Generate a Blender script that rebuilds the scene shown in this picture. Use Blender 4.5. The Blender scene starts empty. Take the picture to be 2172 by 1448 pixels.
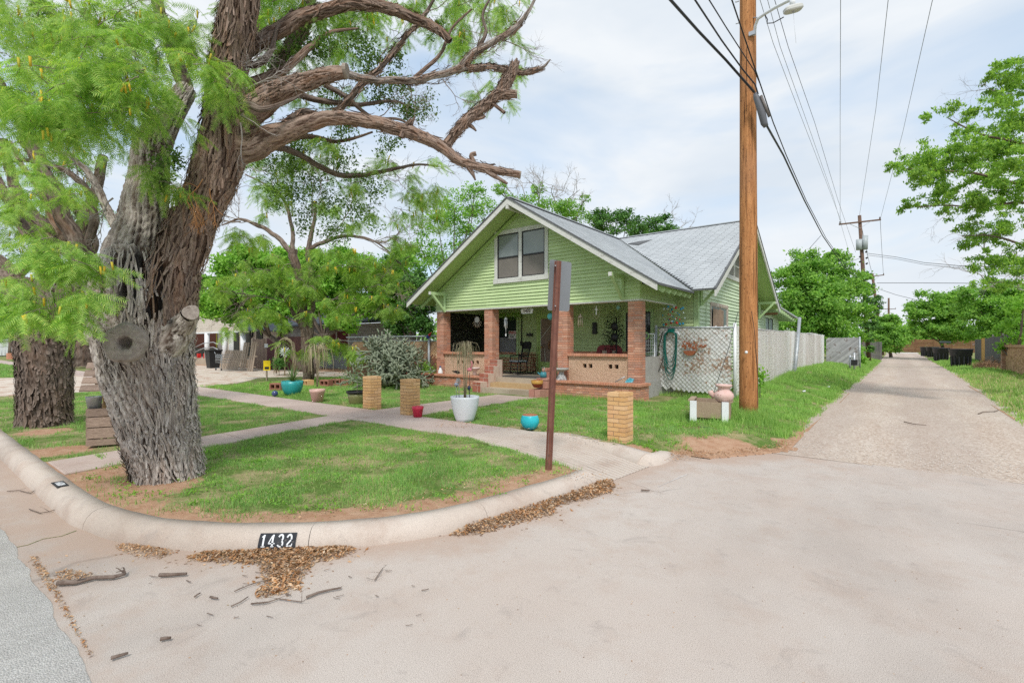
import bpy, math, random
import numpy as np
from math import sin, cos, pi, radians, sqrt, atan2
from mathutils import Vector, Matrix
rng = np.random.default_rng(7)
random.seed(7)
scn = bpy.context.scene
COL = scn.collection

# ------------------------------------------------------------------ camera
cam_d = bpy.data.cameras.new('camera'); cam = bpy.data.objects.new('camera', cam_d); COL.objects.link(cam)
cam_d.sensor_width = 36; cam_d.lens = 36*1043/2172; cam_d.shift_y = 6/2172
cam_d.clip_end = 3000; cam_d.clip_start = .05
cam.location = (0, 0, 1.65); cam.rotation_euler = (pi/2, 0, radians(37.97))
scn.camera = cam

# ------------------------------------------------------------------ light
SUN_EL, SUN_AZ = radians(50), radians(142)      # azimuth clockwise from +Y
world = bpy.data.worlds.new('World'); scn.world = world; world.use_nodes = True
nt = world.node_tree; nt.nodes.clear()
def N(t, typ, **kw):
    n = t.nodes.new(typ)
    for k, v in kw.items(): setattr(n, k, v)
    return n
def mixc(t, f, a, b, blend='MIX'):
    m = N(t, 'ShaderNodeMix', data_type='RGBA', blend_type=blend)
    for sock, v in ((m.inputs['Factor'], f), (m.inputs[6], a), (m.inputs[7], b)):
        if hasattr(v, 'is_linked') or hasattr(v, 'links'): t.links.new(v, sock)
        elif isinstance(v, (int, float)): sock.default_value = v
        else: sock.default_value = (*v, 1)
    return m.outputs[2]
def ramp(t, f, stops):
    r = N(t, 'ShaderNodeValToRGB'); t.links.new(f, r.inputs[0])
    el = r.color_ramp.elements
    while len(el) < len(stops): el.new(.5)
    for e, (p, c) in zip(el, stops):
        e.position = p; e.color = (*c, 1) if hasattr(c, '__len__') else (c, c, c, 1)
    return r.outputs[0]
def noise(t, vec, scale, detail=3, rough=.55, dist=0):
    n = N(t, 'ShaderNodeTexNoise'); n.inputs['Scale'].default_value = scale
    n.inputs['Detail'].default_value = detail; n.inputs['Roughness'].default_value = rough
    n.inputs['Distortion'].default_value = dist
    if vec is not None: t.links.new(vec, n.inputs['Vector'])
    return n.outputs['Fac']
def mapping(t, vec, scale=(1, 1, 1), rot=(0, 0, 0)):
    m = N(t, 'ShaderNodeMapping'); m.inputs['Scale'].default_value = scale; m.inputs['Rotation'].default_value = rot
    t.links.new(vec, m.inputs['Vector']); return m.outputs[0]
sky = N(nt, 'ShaderNodeTexSky', sky_type='NISHITA', sun_disc=False, sun_elevation=SUN_EL, sun_rotation=SUN_AZ)
sky.air_density = 1.2; sky.dust_density = 1.5
tc = N(nt, 'ShaderNodeTexCoord')
clv = mapping(nt, tc.outputs['Generated'], (1, 1, 3.4), (.12, .1, .5))
c1 = noise(nt, clv, 1.7, 5, .52, .5)
cm = ramp(nt, c1, [(.36, 0), (.56, 1)])
# thin cloud layer over the blue: near-white cloud with slightly greyer folds
c2 = noise(nt, clv, 3.1, 4, .5, .3)
cloudcol = ramp(nt, c2, [(.3, (6.4, 7.1, 7.9)), (.62, (7.9, 8.25, 8.6))])
skyb = mixc(nt, 1.0, sky.outputs[0], (1.5, 1.6, 1.75), 'MULTIPLY')
thin = mixc(nt, .68, skyb, (5.9, 7.2, 8.5))
full = mixc(nt, cm, thin, cloudcol)
bg = N(nt, 'ShaderNodeBackground'); bg.inputs[1].default_value = .1
nt.links.new(full, bg.inputs[0])
wo = N(nt, 'ShaderNodeOutputWorld'); nt.links.new(bg.outputs[0], wo.inputs[0])
sun_d = bpy.data.lights.new('sun', 'SUN'); sun = bpy.data.objects.new('sun', sun_d); COL.objects.link(sun)
sun_d.energy = 2.5; sun_d.angle = radians(9); sun_d.color = (1, .955, .89)
sdir = Vector((sin(SUN_AZ)*cos(SUN_EL), cos(SUN_AZ)*cos(SUN_EL), sin(SUN_EL)))
sun.rotation_euler = (-sdir).to_track_quat('-Z', 'Y').to_euler()
scn.view_settings.view_transform = 'Standard'; scn.view_settings.look = 'None'
scn.view_settings.gamma = 1; scn.view_settings.exposure = .18
scn.cycles.use_denoising = False
scn.cycles.sample_clamp_indirect = 4
scn.cycles.max_bounces = 8; scn.cycles.transparent_max_bounces = 12

# ------------------------------------------------------------------ measuring helpers (pixel of the 2172 px photograph -> point)
F, CX, HY, EYE = 1043., 1086., 730., 1.65
_a = radians(37.97); FW = (-sin(_a), cos(_a)); RT = (cos(_a), sin(_a))
def ray(x, y):
    u = (x-CX)/F
    return (FW[0]+u*RT[0], FW[1]+u*RT[1], -(y-HY)/F)
def at(x, y, d):
    v = ray(x, y); return Vector((v[0]*d, v[1]*d, EYE+v[2]*d))
def gp(x, y, z=.15):
    v = ray(x, y); d = (z-EYE)/v[2]; return Vector((v[0]*d, v[1]*d, z))
def onY(x, y, Y):
    v = ray(x, y); return at(x, y, Y/v[1])
def onX(x, y, X):
    v = ray(x, y); return at(x, y, X/v[0])

# ------------------------------------------------------------------ numpy noise
_tab = rng.random(4096)
def vn(x, y, z=0.0, seed=0):
    x = np.asarray(x, float); y = np.asarray(y, float); z = np.asarray(z, float)+0*x
    xi, yi, zi = np.floor(x).astype(int), np.floor(y).astype(int), np.floor(z).astype(int)
    fx, fy, fz = x-xi, y-yi, z-zi
    fx, fy, fz = fx*fx*(3-2*fx), fy*fy*(3-2*fy), fz*fz*(3-2*fz)
    def h(a, b, c): return _tab[(a*73+b*179*7+c*283*13+seed*1013+(a*b*3)+(b*c*5)) & 4095]
    r = 0
    for dx in (0, 1):
        for dy in (0, 1):
            for dz in (0, 1):
                w = (fx if dx else 1-fx)*(fy if dy else 1-fy)*(fz if dz else 1-fz)
                r = r+w*h(xi+dx, yi+dy, zi+dz)
    return r
def fbm(x, y, z=0.0, o=3, seed=0):
    r = 0; a = .5; s = 0
    for k in range(o):
        r = r+a*vn(np.asarray(x)*2**k, np.asarray(y)*2**k, np.asarray(z)*2**k, seed+k); s += a; a *= .5
    return r/s

# ------------------------------------------------------------------ object helpers
def props(o, label=None, cat=None, group=None, kind=None):
    if label: o['label'] = label
    if cat: o['category'] = cat
    if group: o['group'] = group
    if kind: o['kind'] = kind
    return o
def wloc(o):
    v = Vector((0, 0, 0))
    while o is not None: v = v+o.location; o = o.parent
    return v
def thing(name, label, cat, loc, group=None, kind=None):
    o = bpy.data.objects.new(name, None); COL.objects.link(o); o.location = Vector(loc); o.empty_display_size = .2
    return props(o, label, cat, group, kind)
def link(name, me, parent=None, loc=None):
    o = bpy.data.objects.new(name, me); COL.objects.link(o)
    if parent is not None: o.parent = parent
    if loc is not None: o.location = loc
    return o
class MB:
    """collects shapes in world coordinates"""
    def __init__(s): s.v = []; s.f = []; s.m = []; s.sm = []; s.mi = 0
    def add(s, vs, fs, smooth=False):
        b = len(s.v); s.v += [tuple(v) for v in vs]; s.f += [tuple(i+b for i in f) for f in fs]
        s.m += [s.mi]*len(fs); s.sm += [smooth]*len(fs); return s
    def box(s, a, b, rz=0, c=None, R=None):
        a, b = Vector(a), Vector(b)
        vs = [Vector((x, y, z)) for x in (a.x, b.x) for y in (a.y, b.y) for z in (a.z, b.z)]
        if rz or R is not None:
            c = Vector(c) if c is not None else (a+b)/2
            Rm = R if R is not None else Matrix.Rotation(rz, 3, 'Z')
            vs = [c+Rm @ (v-c) for v in vs]
        return s.add(vs, [(0, 1, 3, 2), (4, 6, 7, 5), (0, 4, 5, 1), (2, 3, 7, 6), (0, 2, 6, 4), (1, 5, 7, 3)])
    def beam(s, p, q, w, h, up=(0, 0, 1)):
        p, q = Vector(p), Vector(q); d = (q-p).normalized(); up = Vector(up)
        sd = d.cross(up)
        if sd.length < 1e-4: sd = d.cross(Vector((1, 0, 0)))
        sd.normalize(); u = sd.cross(d).normalized()
        vs = [e+sd*a*w/2+u*b*h/2 for e in (p, q) for a, b in ((-1, -1), (1, -1), (1, 1), (-1, 1))]
        return s.add(vs, [(0, 3, 2, 1), (4, 5, 6, 7), (0, 1, 5, 4), (1, 2, 6, 5), (2, 3, 7, 6), (3, 0, 4, 7)])
    def tube(s, pts, rad, n=8, cap=True, smooth=True):
        pts = [Vector(p) for p in pts]; k = len(pts)
        if not hasattr(rad, '__len__'): rad = [rad]*k
        vs = []; pu = None
        for i, p in enumerate(pts):
            d = (pts[min(i+1, k-1)]-pts[max(i-1, 0)])
            d = d.normalized() if d.length > 1e-9 else Vector((0, 0, 1))
            if pu is None:
                pu = d.orthogonal().normalized()
            else:
                pu = (pu-d*pu.dot(d)); pu = pu.normalized() if pu.length > 1e-6 else d.orthogonal().normalized()
            w = d.cross(pu)
            vs += [p+(pu*cos(2*pi*j/n)+w*sin(2*pi*j/n))*rad[i] for j in range(n)]
        fs = [(i*n+j, i*n+(j+1) % n, (i+1)*n+(j+1) % n, (i+1)*n+j) for i in range(k-1) for j in range(n)]
        s.add(vs, fs, smooth)
        if cap:
            b = len(s.v)-len(vs)
            s.f += [tuple(b+j for j in range(n))[::-1], tuple(b+(k-1)*n+j for j in range(n))]; s.m += [s.mi]*2; s.sm += [False]*2
        return s
    def lathe(s, c, prof, n=28, smooth=True, sx=1, sy=1):
        c = Vector(c); k = len(prof)
        vs = [c+Vector((r*cos(2*pi*j/n)*sx, r*sin(2*pi*j/n)*sy, z)) for r, z in prof for j in range(n)]
        return s.add(vs, [(i*n+j, i*n+(j+1) % n, (i+1)*n+(j+1) % n, (i+1)*n+j) for i in range(k-1) for j in range(n)], smooth)
    def prism(s, poly, ext):
        """poly: 3D points of one face; ext: vector to the other"""
        n = len(poly); e = Vector(ext); P = [Vector(p) for p in poly]
        vs = P+[p+e for p in P]
        return s.add(vs, [tuple(range(n))[::-1], tuple(range(n, 2*n))]+[(i, (i+1) % n, (i+1) % n+n, i+n) for i in range(n)])
    def ball(s, c, r, n=10, sz=1):
        prof = [(r*sin(pi*i/n)+1e-5, -r*sz*cos(pi*i/n)) for i in range(n+1)]
        return s.lathe(c, prof, max(8, n+4))
    def build(s, name, mats, parent=None, label=None, kind=None, fixn=True):
        me = bpy.data.meshes.new(name)
        off = wloc(parent) if parent is not None else Vector((0, 0, 0))
        me.from_pydata([(v[0]-off.x, v[1]-off.y, v[2]-off.z) for v in s.v], [], s.f)
        if not isinstance(mats, (list, tuple)): mats = [mats]
        for m in mats: me.materials.append(m)
        me.polygons.foreach_set('material_index', s.m); me.polygons.foreach_set('use_smooth', s.sm)
        if fixn and len(s.f) < 4000:
            import bmesh
            bm = bmesh.new(); bm.from_mesh(me); bmesh.ops.recalc_face_normals(bm, faces=bm.faces); bm.to_mesh(me); bm.free()
        me.update()
        o = link(name, me, parent)
        return props(o, label, None, None, kind)
def npmesh(name, V, Fc, mat, parent=None, kind=None, smooth=False, mi=None, uv=None, label=None):
    """V (n,3), Fc (m,3) or (m,4) in world coordinates"""
    off = np.array(wloc(parent)) if parent is not None else np.zeros(3)
    V = np.ascontiguousarray(V-off, dtype=np.float32); Fc = np.ascontiguousarray(Fc, dtype=np.int32)
    me = bpy.data.meshes.new(name); k = Fc.shape[1]
    me.vertices.add(len(V)); me.vertices.foreach_set('co', V.ravel())
    me.loops.add(Fc.size); me.loops.foreach_set('vertex_index', Fc.ravel())
    me.polygons.add(len(Fc)); me.polygons.foreach_set('loop_start', np.arange(0, Fc.size, k, dtype=np.int32))
    try: me.polygons.foreach_set('loop_total', np.full(len(Fc), k, dtype=np.int32))
    except Exception: pass
    if smooth: me.polygons.foreach_set('use_smooth', np.ones(len(Fc), dtype=bool))
    for m in (mat if isinstance(mat, (list, tuple)) else [mat]): me.materials.append(m)
    if mi is not None: me.polygons.foreach_set('material_index', np.asarray(mi, dtype=np.int32))
    if uv is not None:
        l = me.uv_layers.new(name='UVMap'); l.data.foreach_set('uv', np.ascontiguousarray(uv[Fc.ravel()], dtype=np.float32).ravel())
    me.update(); me.validate()
    o = link(name, me, parent)
    return props(o, label, None, None, kind)

# ------------------------------------------------------------------ materials
def mat(name, fn=None, col=(.5, .5, .5), rough=.7, metal=0, spec=.3):
    m = bpy.data.materials.new(name); m.use_nodes = True; t = m.node_tree
    b = t.nodes['Principled BSDF']
    b.inputs['Base Color'].default_value = (*col, 1); b.inputs['Roughness'].default_value = rough
    b.inputs['Metallic'].default_value = metal; b.inputs['Specular IOR Level'].default_value = spec
    if fn: fn(t, b)
    return m
def bump(t, b, h, strength=.3, dist=.01):
    n = N(t, 'ShaderNodeBump'); n.inputs['Strength'].default_value = strength; n.inputs['Distance'].default_value = dist
    t.links.new(h, n.inputs['Height']); t.links.new(n.outputs[0], b.inputs['Normal'])
def oco(t): return N(t, 'ShaderNodeTexCoord').outputs['Object']
def gco(t): return N(t, 'ShaderNodeNewGeometry').outputs['Position']
def rnd(t):
    """random value per piece: works for single-object pieces and for pieces joined in one mesh"""
    a = N(t, 'ShaderNodeObjectInfo').outputs['Random']; g = N(t, 'ShaderNodeNewGeometry').outputs['Random Per Island']
    m = N(t, 'ShaderNodeMath', operation='ADD'); t.links.new(a, m.inputs[0]); t.links.new(g, m.inputs[1])
    f = N(t, 'ShaderNodeMath', operation='FRACT'); t.links.new(m.outputs[0], f.inputs[0]); return f.outputs[0]
def weather(name, c1, c2, scale=3, rough=.7, c3=None, wear=(.62, .7), wscale=14, bumps=.25, bscale=40, stretch=(1, 1, 1), spec=.25, pieces=0., metal=0):
    """two-tone noise colour, optional third wear colour in patches, fine bump"""
    def fn(t, b):
        p = mapping(t, gco(t), stretch)
        c = mixc(t, ramp(t, noise(t, p, scale, 5, .6), [(.32, 0), (.68, 1)]), c1, c2)
        if pieces:
            c = mixc(t, 1, c, ramp(t, rnd(t), [(0, 1-pieces), (1, 1+pieces*.6)]), 'MULTIPLY')
        if c3: c = mixc(t, ramp(t, noise(t, p, wscale, 6, .65), [(wear[0], 0), (wear[1], 1)]), c, c3)
        t.links.new(c, b.inputs['Base Color']); bump(t, b, noise(t, p, bscale, 4, .6), bumps, .008)
    return mat(name, fn, rough=rough, spec=spec, metal=metal)

def leafmat(name, cols, trans=.35, rough=.55):
    if name in ('broad_leaf', 'elm_leaf', 'deep_leaf'): cols = [tuple(x*1.3 for x in c) for c in cols]
    def fn(t, b):
        r = rnd(t)
        big = noise(t, gco(t), 1.3, 2)
        c = ramp(t, r, [(i/(len(cols)-1), c) for i, c in enumerate(cols)])
        c = mixc(t, 1, c, ramp(t, big, [(.3, .82), (.7, 1.15)]), 'MULTIPLY')
        t.links.new(c, b.inputs['Base Color'])
        tr = N(t, 'ShaderNodeBsdfTranslucent')
        t.links.new(mixc(t, 1, c, (1.25, 1.3, .6), 'MULTIPLY'), tr.inputs[0])
        ms = N(t, 'ShaderNodeMixShader'); ms.inputs[0].default_value = trans
        t.links.new(b.outputs[0], ms.inputs[1]); t.links.new(tr.outputs[0], ms.inputs[2])
        t.links.new(ms.outputs[0], t.nodes['Material Output'].inputs['Surface'])
    return mat(name, fn, rough=rough, spec=.25)

def barkmat(name, ridge, crack, brown, tint=.4):
    def fn(t, b):
        uv = N(t, 'ShaderNodeTexCoord').outputs['UV']
        p = mapping(t, uv, (1, .22, 1))
        f = noise(t, p, 22, 6, .65, .6)
        f2 = noise(t, p, 5, 3)
        c = mixc(t, ramp(t, f, [(.36, .25), (.58, 1)]), crack, ridge)
        ra = N(t, 'ShaderNodeAttribute'); ra.attribute_name = 'furrow_darkening'  # brown inner bark colour, deepened in the furrows to paint extra shade there
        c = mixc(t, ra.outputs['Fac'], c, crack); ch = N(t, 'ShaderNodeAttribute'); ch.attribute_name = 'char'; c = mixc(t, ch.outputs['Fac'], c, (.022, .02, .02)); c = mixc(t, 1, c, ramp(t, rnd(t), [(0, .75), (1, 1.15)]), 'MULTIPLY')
        c = mixc(t, ramp(t, f2, [(.45, 0), (.7, tint)]), c, brown)
        t.links.new(c, b.inputs['Base Color']); bump(t, b, f, .9, .02)
    return mat(name, fn, rough=.9, spec=.1)
def woodmat(name, a, bb, stretch=(1, 1, 8), rough=.8, pieces=.25, knots=True):
    def fn(t, b):
        p = mapping(t, gco(t), stretch)
        f = noise(t, p, 9, 6, .7, 1.2)
        c = mixc(t, ramp(t, f, [(.35, 0), (.65, 1)]), a, bb)
        c = mixc(t, 1, c, ramp(t, rnd(t), [(0, 1-pieces), (1, 1+pieces*.5)]), 'MULTIPLY')
        t.links.new(c, b.inputs['Base Color']); bump(t, b, f, .5, .006)
    return mat(name, fn, rough=rough, spec=.2)

def _concrete(name, c1, c2, c3, speck=.5, stain=(.25, .2, .17)):
    def fn(t, b):
        p = gco(t)
        c = mixc(t, ramp(t, noise(t, p, .55, 5, .6), [(.35, 0), (.65, 1)]), c1, c2)
        c = mixc(t, ramp(t, noise(t, p, 1.7, 5, .7), [(.5, 0), (.72, .8)]), c, c3)
        c = mixc(t, 1, c, ramp(t, noise(t, mapping(t, p, (1, .6, 1), (0, 0, .4)), .28, 6, .62, .4), [(.32, .80), (.5, .99), (.7, 1.08)]), 'MULTIPLY')
        c = mixc(t, ramp(t, noise(t, p, 3.3, 5, .75, .6), [(.57, 0), (.70, .40)]), c, (.31, .27, .245))
        sp = noise(t, p, 230, 2, .7)
        c = mixc(t, 1, c, ramp(t, sp, [(.32, 1-speck*.5), (.5, 1), (.72, 1+speck*.32)]), 'MULTIPLY')
        v = N(t, 'ShaderNodeTexVoronoi'); v.inputs['Scale'].default_value = 85; t.links.new(p, v.inputs['Vector'])
        c = mixc(t, ramp(t, v.outputs['Distance'], [(.08, .6), (.2, 0)]), c, ramp(t, v.outputs['Color'], [(.3, (.12, .1, .09)), (.6, c1), (.8, (.62, .6, .57))]))
        c = mixc(t, ramp(t, noise(t, p, 5.5, 6, .8), [(.64, 0), (.74, .35)]), c, stain)
        # fine cracks
        w = N(t, 'ShaderNodeTexVoronoi', feature='DISTANCE_TO_EDGE'); w.inputs['Scale'].default_value = .33
        nv = N(t, 'ShaderNodeTexNoise'); nv.inputs['Scale'].default_value = 1.4; nv.inputs['Detail'].default_value = 6; t.links.new(p, nv.inputs['Vector'])
        mx = mixc(t, .16, p, nv.outputs['Color']); t.links.new(mx, w.inputs['Vector'])
        gate = ramp(t, noise(t, p, .45, 2), [(.56, 0), (.62, .45)])
        g2 = N(t, 'ShaderNodeMath', operation='MULTIPLY'); t.links.new(ramp(t, w.outputs['Distance'], [(.0, 1), (.0022, 0)]), g2.inputs[0]); t.links.new(gate, g2.inputs[1])
        c = mixc(t, g2.outputs[0], c, (.1, .085, .075))
        if name == 'street_concrete':
            da = N(t, 'ShaderNodeAttribute'); da.attribute_name = 'dirt'; dd = N(t, 'ShaderNodeMath', operation='ADD'); t.links.new(da.outputs['Fac'], dd.inputs[0]); t.links.new(ramp(t, noise(t, p, 2.4, 6, .7), [(.3, 0), (.7, .6)]), dd.inputs[1])
            c = mixc(t, ramp(t, dd.outputs[0], [(.5, 0), (1.25, .62)]), c, (.42, .30, .23))
        t.links.new(c, b.inputs['Base Color']); bump(t, b, sp, .14, .003)
    return mat(name, fn, rough=.85, spec=.2)
# ------------------------------------------------------------------ palette
M_apron = _concrete('street_concrete', (.485, .415, .365), (.515, .46, .415), (.45, .365, .31), 1.1)
M_walk = _concrete('walk_concrete', (.46, .36, .315), (.50, .41, .36), (.38, .28, .235), .3)
M_curb = _concrete('curb_concrete', (.50, .42, .355), (.56, .49, .43), (.41, .31, .25), .6)
def _asph(t, b):
    p = gco(t)
    v = N(t, 'ShaderNodeTexVoronoi'); v.inputs['Scale'].default_value = 110; t.links.new(p, v.inputs['Vector'])
    c = ramp(t, v.outputs['Color'], [(.2, (.54, .52, .49)), (.55, (.66, .635, .60)), (.85, (.78, .76, .72))])
    c = mixc(t, ramp(t, v.outputs['Distance'], [(.35, 0), (.7, .6)]), c, (.50, .475, .445))
    c = mixc(t, ramp(t, noise(t, p, 1.1, 5, .7), [(.45, 0), (.7, .35)]), c, (.42, .38, .35))
    t.links.new(c, b.inputs['Base Color']); bump(t, b, v.outputs['Distance'], .5, .006)
M_asphalt = mat('asphalt', _asph, rough=.9, spec=.15)
def _gravel(t, b):
    p = gco(t)
    st = mapping(t, p, (2.2, .35, 1))
    c = mixc(t, ramp(t, noise(t, st, .8, 5, .65), [(.36, 0), (.64, 1)]), (.46, .355, .275), (.55, .47, .39))
    v = N(t, 'ShaderNodeTexVoronoi'); v.inputs['Scale'].default_value = 38; t.links.new(p, v.inputs['Vector'])
    c = mixc(t, .45, c, ramp(t, v.outputs['Color'], [(.2, (.25, .19, .15)), (.5, (.5, .42, .36)), (.85, (.68, .63, .57))]))
    c = mixc(t, ramp(t, noise(t, p, 2.6, 6, .75), [(.56, 0), (.72, .6)]), c, (.36, .25, .19))
    sx = N(t, 'ShaderNodeSeparateXYZ'); t.links.new(p, sx.inputs[0]); wv = N(t, 'ShaderNodeMath', operation='PINGPONG'); ad = N(t, 'ShaderNodeMath', operation='ADD'); ad.inputs[1].default_value = 8.45; t.links.new(sx.outputs[0], ad.inputs[0]); t.links.new(ad.outputs[0], wv.inputs[0]); wv.inputs[1].default_value = .9
    ax_ = N(t, 'ShaderNodeMath', operation='ADD'); t.links.new(wv.outputs[0], ax_.inputs[0]); t.links.new(ramp(t, noise(t, mapping(t, p, (1, .3, 1)), 1.2, 4, .6), [(.3, -.0), (.7, .5)]), ax_.inputs[1])
    c = mixc(t, ramp(t, ax_.outputs[0], [(.55, .38), (1.0, 0)]), c, (.36, .29, .25))
    t.links.new(c, b.inputs['Base Color']); bump(t, b, v.outputs['Distance'], .25, .008)
M_gravel = mat('gravel', _gravel, rough=.95, spec=.1)
def _soil(t, b):
    p = gco(t)
    red = mixc(t, ramp(t, noise(t, p, 7, 5, .65), [(.35, 0), (.65, 1)]), (.37, .21, .13), (.47, .31, .21))
    thatch = mixc(t, ramp(t, noise(t, mapping(t, p, (1, 1, 1)), 60, 4, .7), [(.35, 0), (.6, 1)]), (.20, .18, .08), (.42, .36, .20))
    grn = mixc(t, ramp(t, noise(t, p, 25, 4, .7), [(.35, 0), (.65, 1)]), (.075, .13, .03), (.14, .22, .05))
    c = mixc(t, ramp(t, noise(t, p, 1.5, 5, .7), [(.42, 0), (.6, 1)]), grn, thatch)
    # bare red dirt: driven by the 'bare' attribute of the sheet
    at_ = N(t, 'ShaderNodeAttribute'); at_.attribute_name = 'bare'
    ad = N(t, 'ShaderNodeMath', operation='ADD'); t.links.new(at_.outputs['Fac'], ad.inputs[0])
    t.links.new(ramp(t, noise(t, p, 4, 5, .7), [(.3, -.0), (.7, .5)]), ad.inputs[1])
    c = mixc(t, ramp(t, ad.outputs[0], [(.55, 0), (.75, 1)]), c, red)
    t.links.new(c, b.inputs['Base Color']); bump(t, b, noise(t, p, 30, 5, .7), .7, .02)
M_soil = mat('soil', _soil, rough=.95, spec=.05)
M_far = weather('far_ground', (.12, .17, .05), (.24, .22, .11), 1.5, .95, (.33, .22, .14), (.55, .7), 4, .3, 20)

# ------------------------------------------------------------------ boundary between lawn and street
curb_pts = [(-90, 1.05), (-30, 1.05), (-12, 1.05), (-8, 1.04), (-6.2, 1.05), (-5.7, 1.1), (-5.25, 1.18), (-4.84, 1.31), (-4.36, 1.56), (-3.89, 1.93), (-3.46, 2.36), (-3.2, 2.77), (-3.03, 3.15), (-2.92, 3.72), (-2.82, 4.37), (-2.74, 5.12)]
verge_pts = [(-2.55, 7.25), (-2.1, 7.3), (-1.55, 8.1), (-1.25, 8.7), (-1.32, 11.4), (-1.25, 16.7), (-1.1, 29), (-.98, 55), (-1, 115), (-1, 300)]
curb2_pts = [(-5.35, 6.98), (-4.4, 6.93), (-3.35, 6.62), (-2.78, 6.36), (-2.6, 6.42), (-2.52, 6.75), (-2.55, 7.25)]
ramp_pts = [(-5.5, 5.86), (-2.74, 5.12), (-2.55, 5.75), (-2.66, 6.36), (-3.35, 6.62), (-4.4, 6.93), (-5.5, 6.98)]
right_pts = [(2.75, 300), (2.75, 110), (2.68, 62), (2.5, 37), (2.25, 23), (2.05, 16.7), (1.97, 13.6), (2.2, 9.2), (3.2, 8.3), (6, 7.6), (60, 7.6)]
lawnpoly = np.array(curb_pts+[(-2.66, 6.0)]+curb2_pts[3:]+verge_pts[1:]+[(-300, 300), (-300, 1.05)], float)
lawnpoly2 = np.array(right_pts+[(300, 7.6), (300, 300)], float)
def inside(P, X, Y):
    r = np.zeros(X.shape, bool); n = len(P)
    for i in range(n):
        (x1, y1), (x2, y2) = P[i], P[(i+1) % n]
        c = ((y1 > Y) != (y2 > Y))
        with np.errstate(divide='ignore', invalid='ignore'):
            r ^= c & (X < (x2-x1)*(Y-y1)/(y2-y1+1e-12)+x1)
    return r
def dist(P, X, Y, closed=False):
    d = np.full(X.shape, 1e9); P = np.asarray(P, float)
    for i in range(len(P)-(0 if closed else 1)):
        a, b = P[i], P[(i+1) % len(P)]; ab = b-a; L = (ab**2).sum()+1e-12
        t = np.clip(((X-a[0])*ab[0]+(Y-a[1])*ab[1])/L, 0, 1)
        d = np.minimum(d, np.hypot(X-a[0]-t*ab[0], Y-a[1]-t*ab[1]))
    return d
def sst(x, a=0., b=1.):
    t = np.clip((x-a)/(b-a), 0, 1); return t*t*(3-2*t)
RP = np.array(ramp_pts)
def H(X, Y):
    X = np.asarray(X, float); Y = np.asarray(Y, float)
    in1 = inside(lawnpoly, X, Y); in2 = inside(lawnpoly2, X, Y)
    dv = dist(verge_pts, X, Y); dc = np.minimum(dist(curb_pts+[(-2.66, 6.0)]+curb2_pts[3:], X, Y), dist(curb2_pts[:4], X, Y-.02)); dr = dist(right_pts, X, Y)
    h = np.where(in1, np.minimum(.14, .012+.128*sst(dv, 0, .9)), 0)
    h = np.where(in1 & (dc < .11), -.04, h)
    h = np.where(in2, .012+.11*sst(dr, 0, .9), h)
    h = np.where(inside(RP, X, Y), -.06, h)
    back = Y > 8.35
    h = np.where(~in1 & ~in2, np.where(back, .006+.03*sst(Y, 8.35, 14), -.04), h)
    h = h+.36*sst(Y, 11, 25)*sst(-X, 1.3, 3.2)*(1-sst(-X, 4.6, 8))*in1
    h = h+(in1 | in2)*(h > .1)*.02*(fbm(X*1.3, Y*1.3, 0, 2)-.5)
    return h
def hz(x, y): return float(H(np.array([x]), np.array([y]))[0])
def barefn(X, Y):
    dc = dist(curb_pts[3:], X, Y)
    b = 1-sst(dc, .25, .95)
    b = b*(.35+.9*fbm(X*1.1, Y*1.1, 3, 3)) 
    for (cx, cy, r) in ((-8.0, 1.5, .5), (-9.3, 1.5, .55), (-7.3, 1.6, .5), (-2.9, 6.9, .42), (-6.3, 1.7, .7), (-8.3, 6.9, .3), (-2.0, 7.8, .85), (-1.4, 9.2, .35), (-3.2, 5.0, .35), (-11.6, 1.7, .5)):
        b = np.maximum(b, (1-sst(np.hypot(X-cx, Y-cy), r*.3, r*1.2))*(.55+.6*fbm(X*3, Y*3, 1, 2)))
    dv = dist(verge_pts, X, Y); b = np.maximum(b, (1-sst(dv, 0, .35))*.8)
    b = np.maximum(b, (1-sst(dist(right_pts, X, Y), 0, .3))*.6)
    g = X < -24
    b = np.where((X < -22) & (Y > 10.5), .9, b)
    return np.clip(b, 0, 1)
def sheet(name, xs, ys, mat_, keep=None):
    X, Y = np.meshgrid(xs, ys); Z = H(X, Y); nx, ny = len(xs), len(ys)
    V = np.stack([X.ravel(), Y.ravel(), Z.ravel()], 1)
    i = np.arange(nx*ny).reshape(ny, nx)
    Fc = np.stack([i[:-1, :-1], i[:-1, 1:], i[1:, 1:], i[1:, :-1]], -1).reshape(-1, 4)
    if keep is not None:
        k = keep(V[Fc].mean(1)); Fc = Fc[k]
    used, inv = np.unique(Fc, return_inverse=True); V = V[used]; Fc = inv.reshape(-1, 4)
    o = npmesh(name, V, Fc, mat_, kind='structure', smooth=True)
    a = o.data.attributes.new('bare', 'FLOAT', 'POINT'); a.data.foreach_set('value', barefn(V[:, 0], V[:, 1]).astype(np.float32))
    o['label'] = {'lawn_ground': 'uneven soil under the grass', 'alley': 'pale gravel alley running away between the fences'}.get(name, '')
    return o
NX = np.concatenate([np.arange(-90, -20, 2.), np.arange(-20, -13, .35), np.arange(-13, -1, .09), np.arange(-1, 6, .2), np.arange(6, 40, 2)])
NY = np.concatenate([np.arange(1.1, 9, .09), np.arange(9, 20, .22), np.arange(20, 60, 1.), np.arange(60, 181, 6.)])
sheet('lawn_ground', NX, NY, M_soil, lambda c: (inside(lawnpoly, c[:, 0], c[:, 1]) | inside(lawnpoly2, c[:, 0], c[:, 1])) & (c[:, 2] > -.035))
AX = np.concatenate([np.arange(-2.2, 6.2, .15)]); AY = np.concatenate([np.arange(8.3, 20, .3), np.arange(20, 118, 2)])
_H = H
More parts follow.
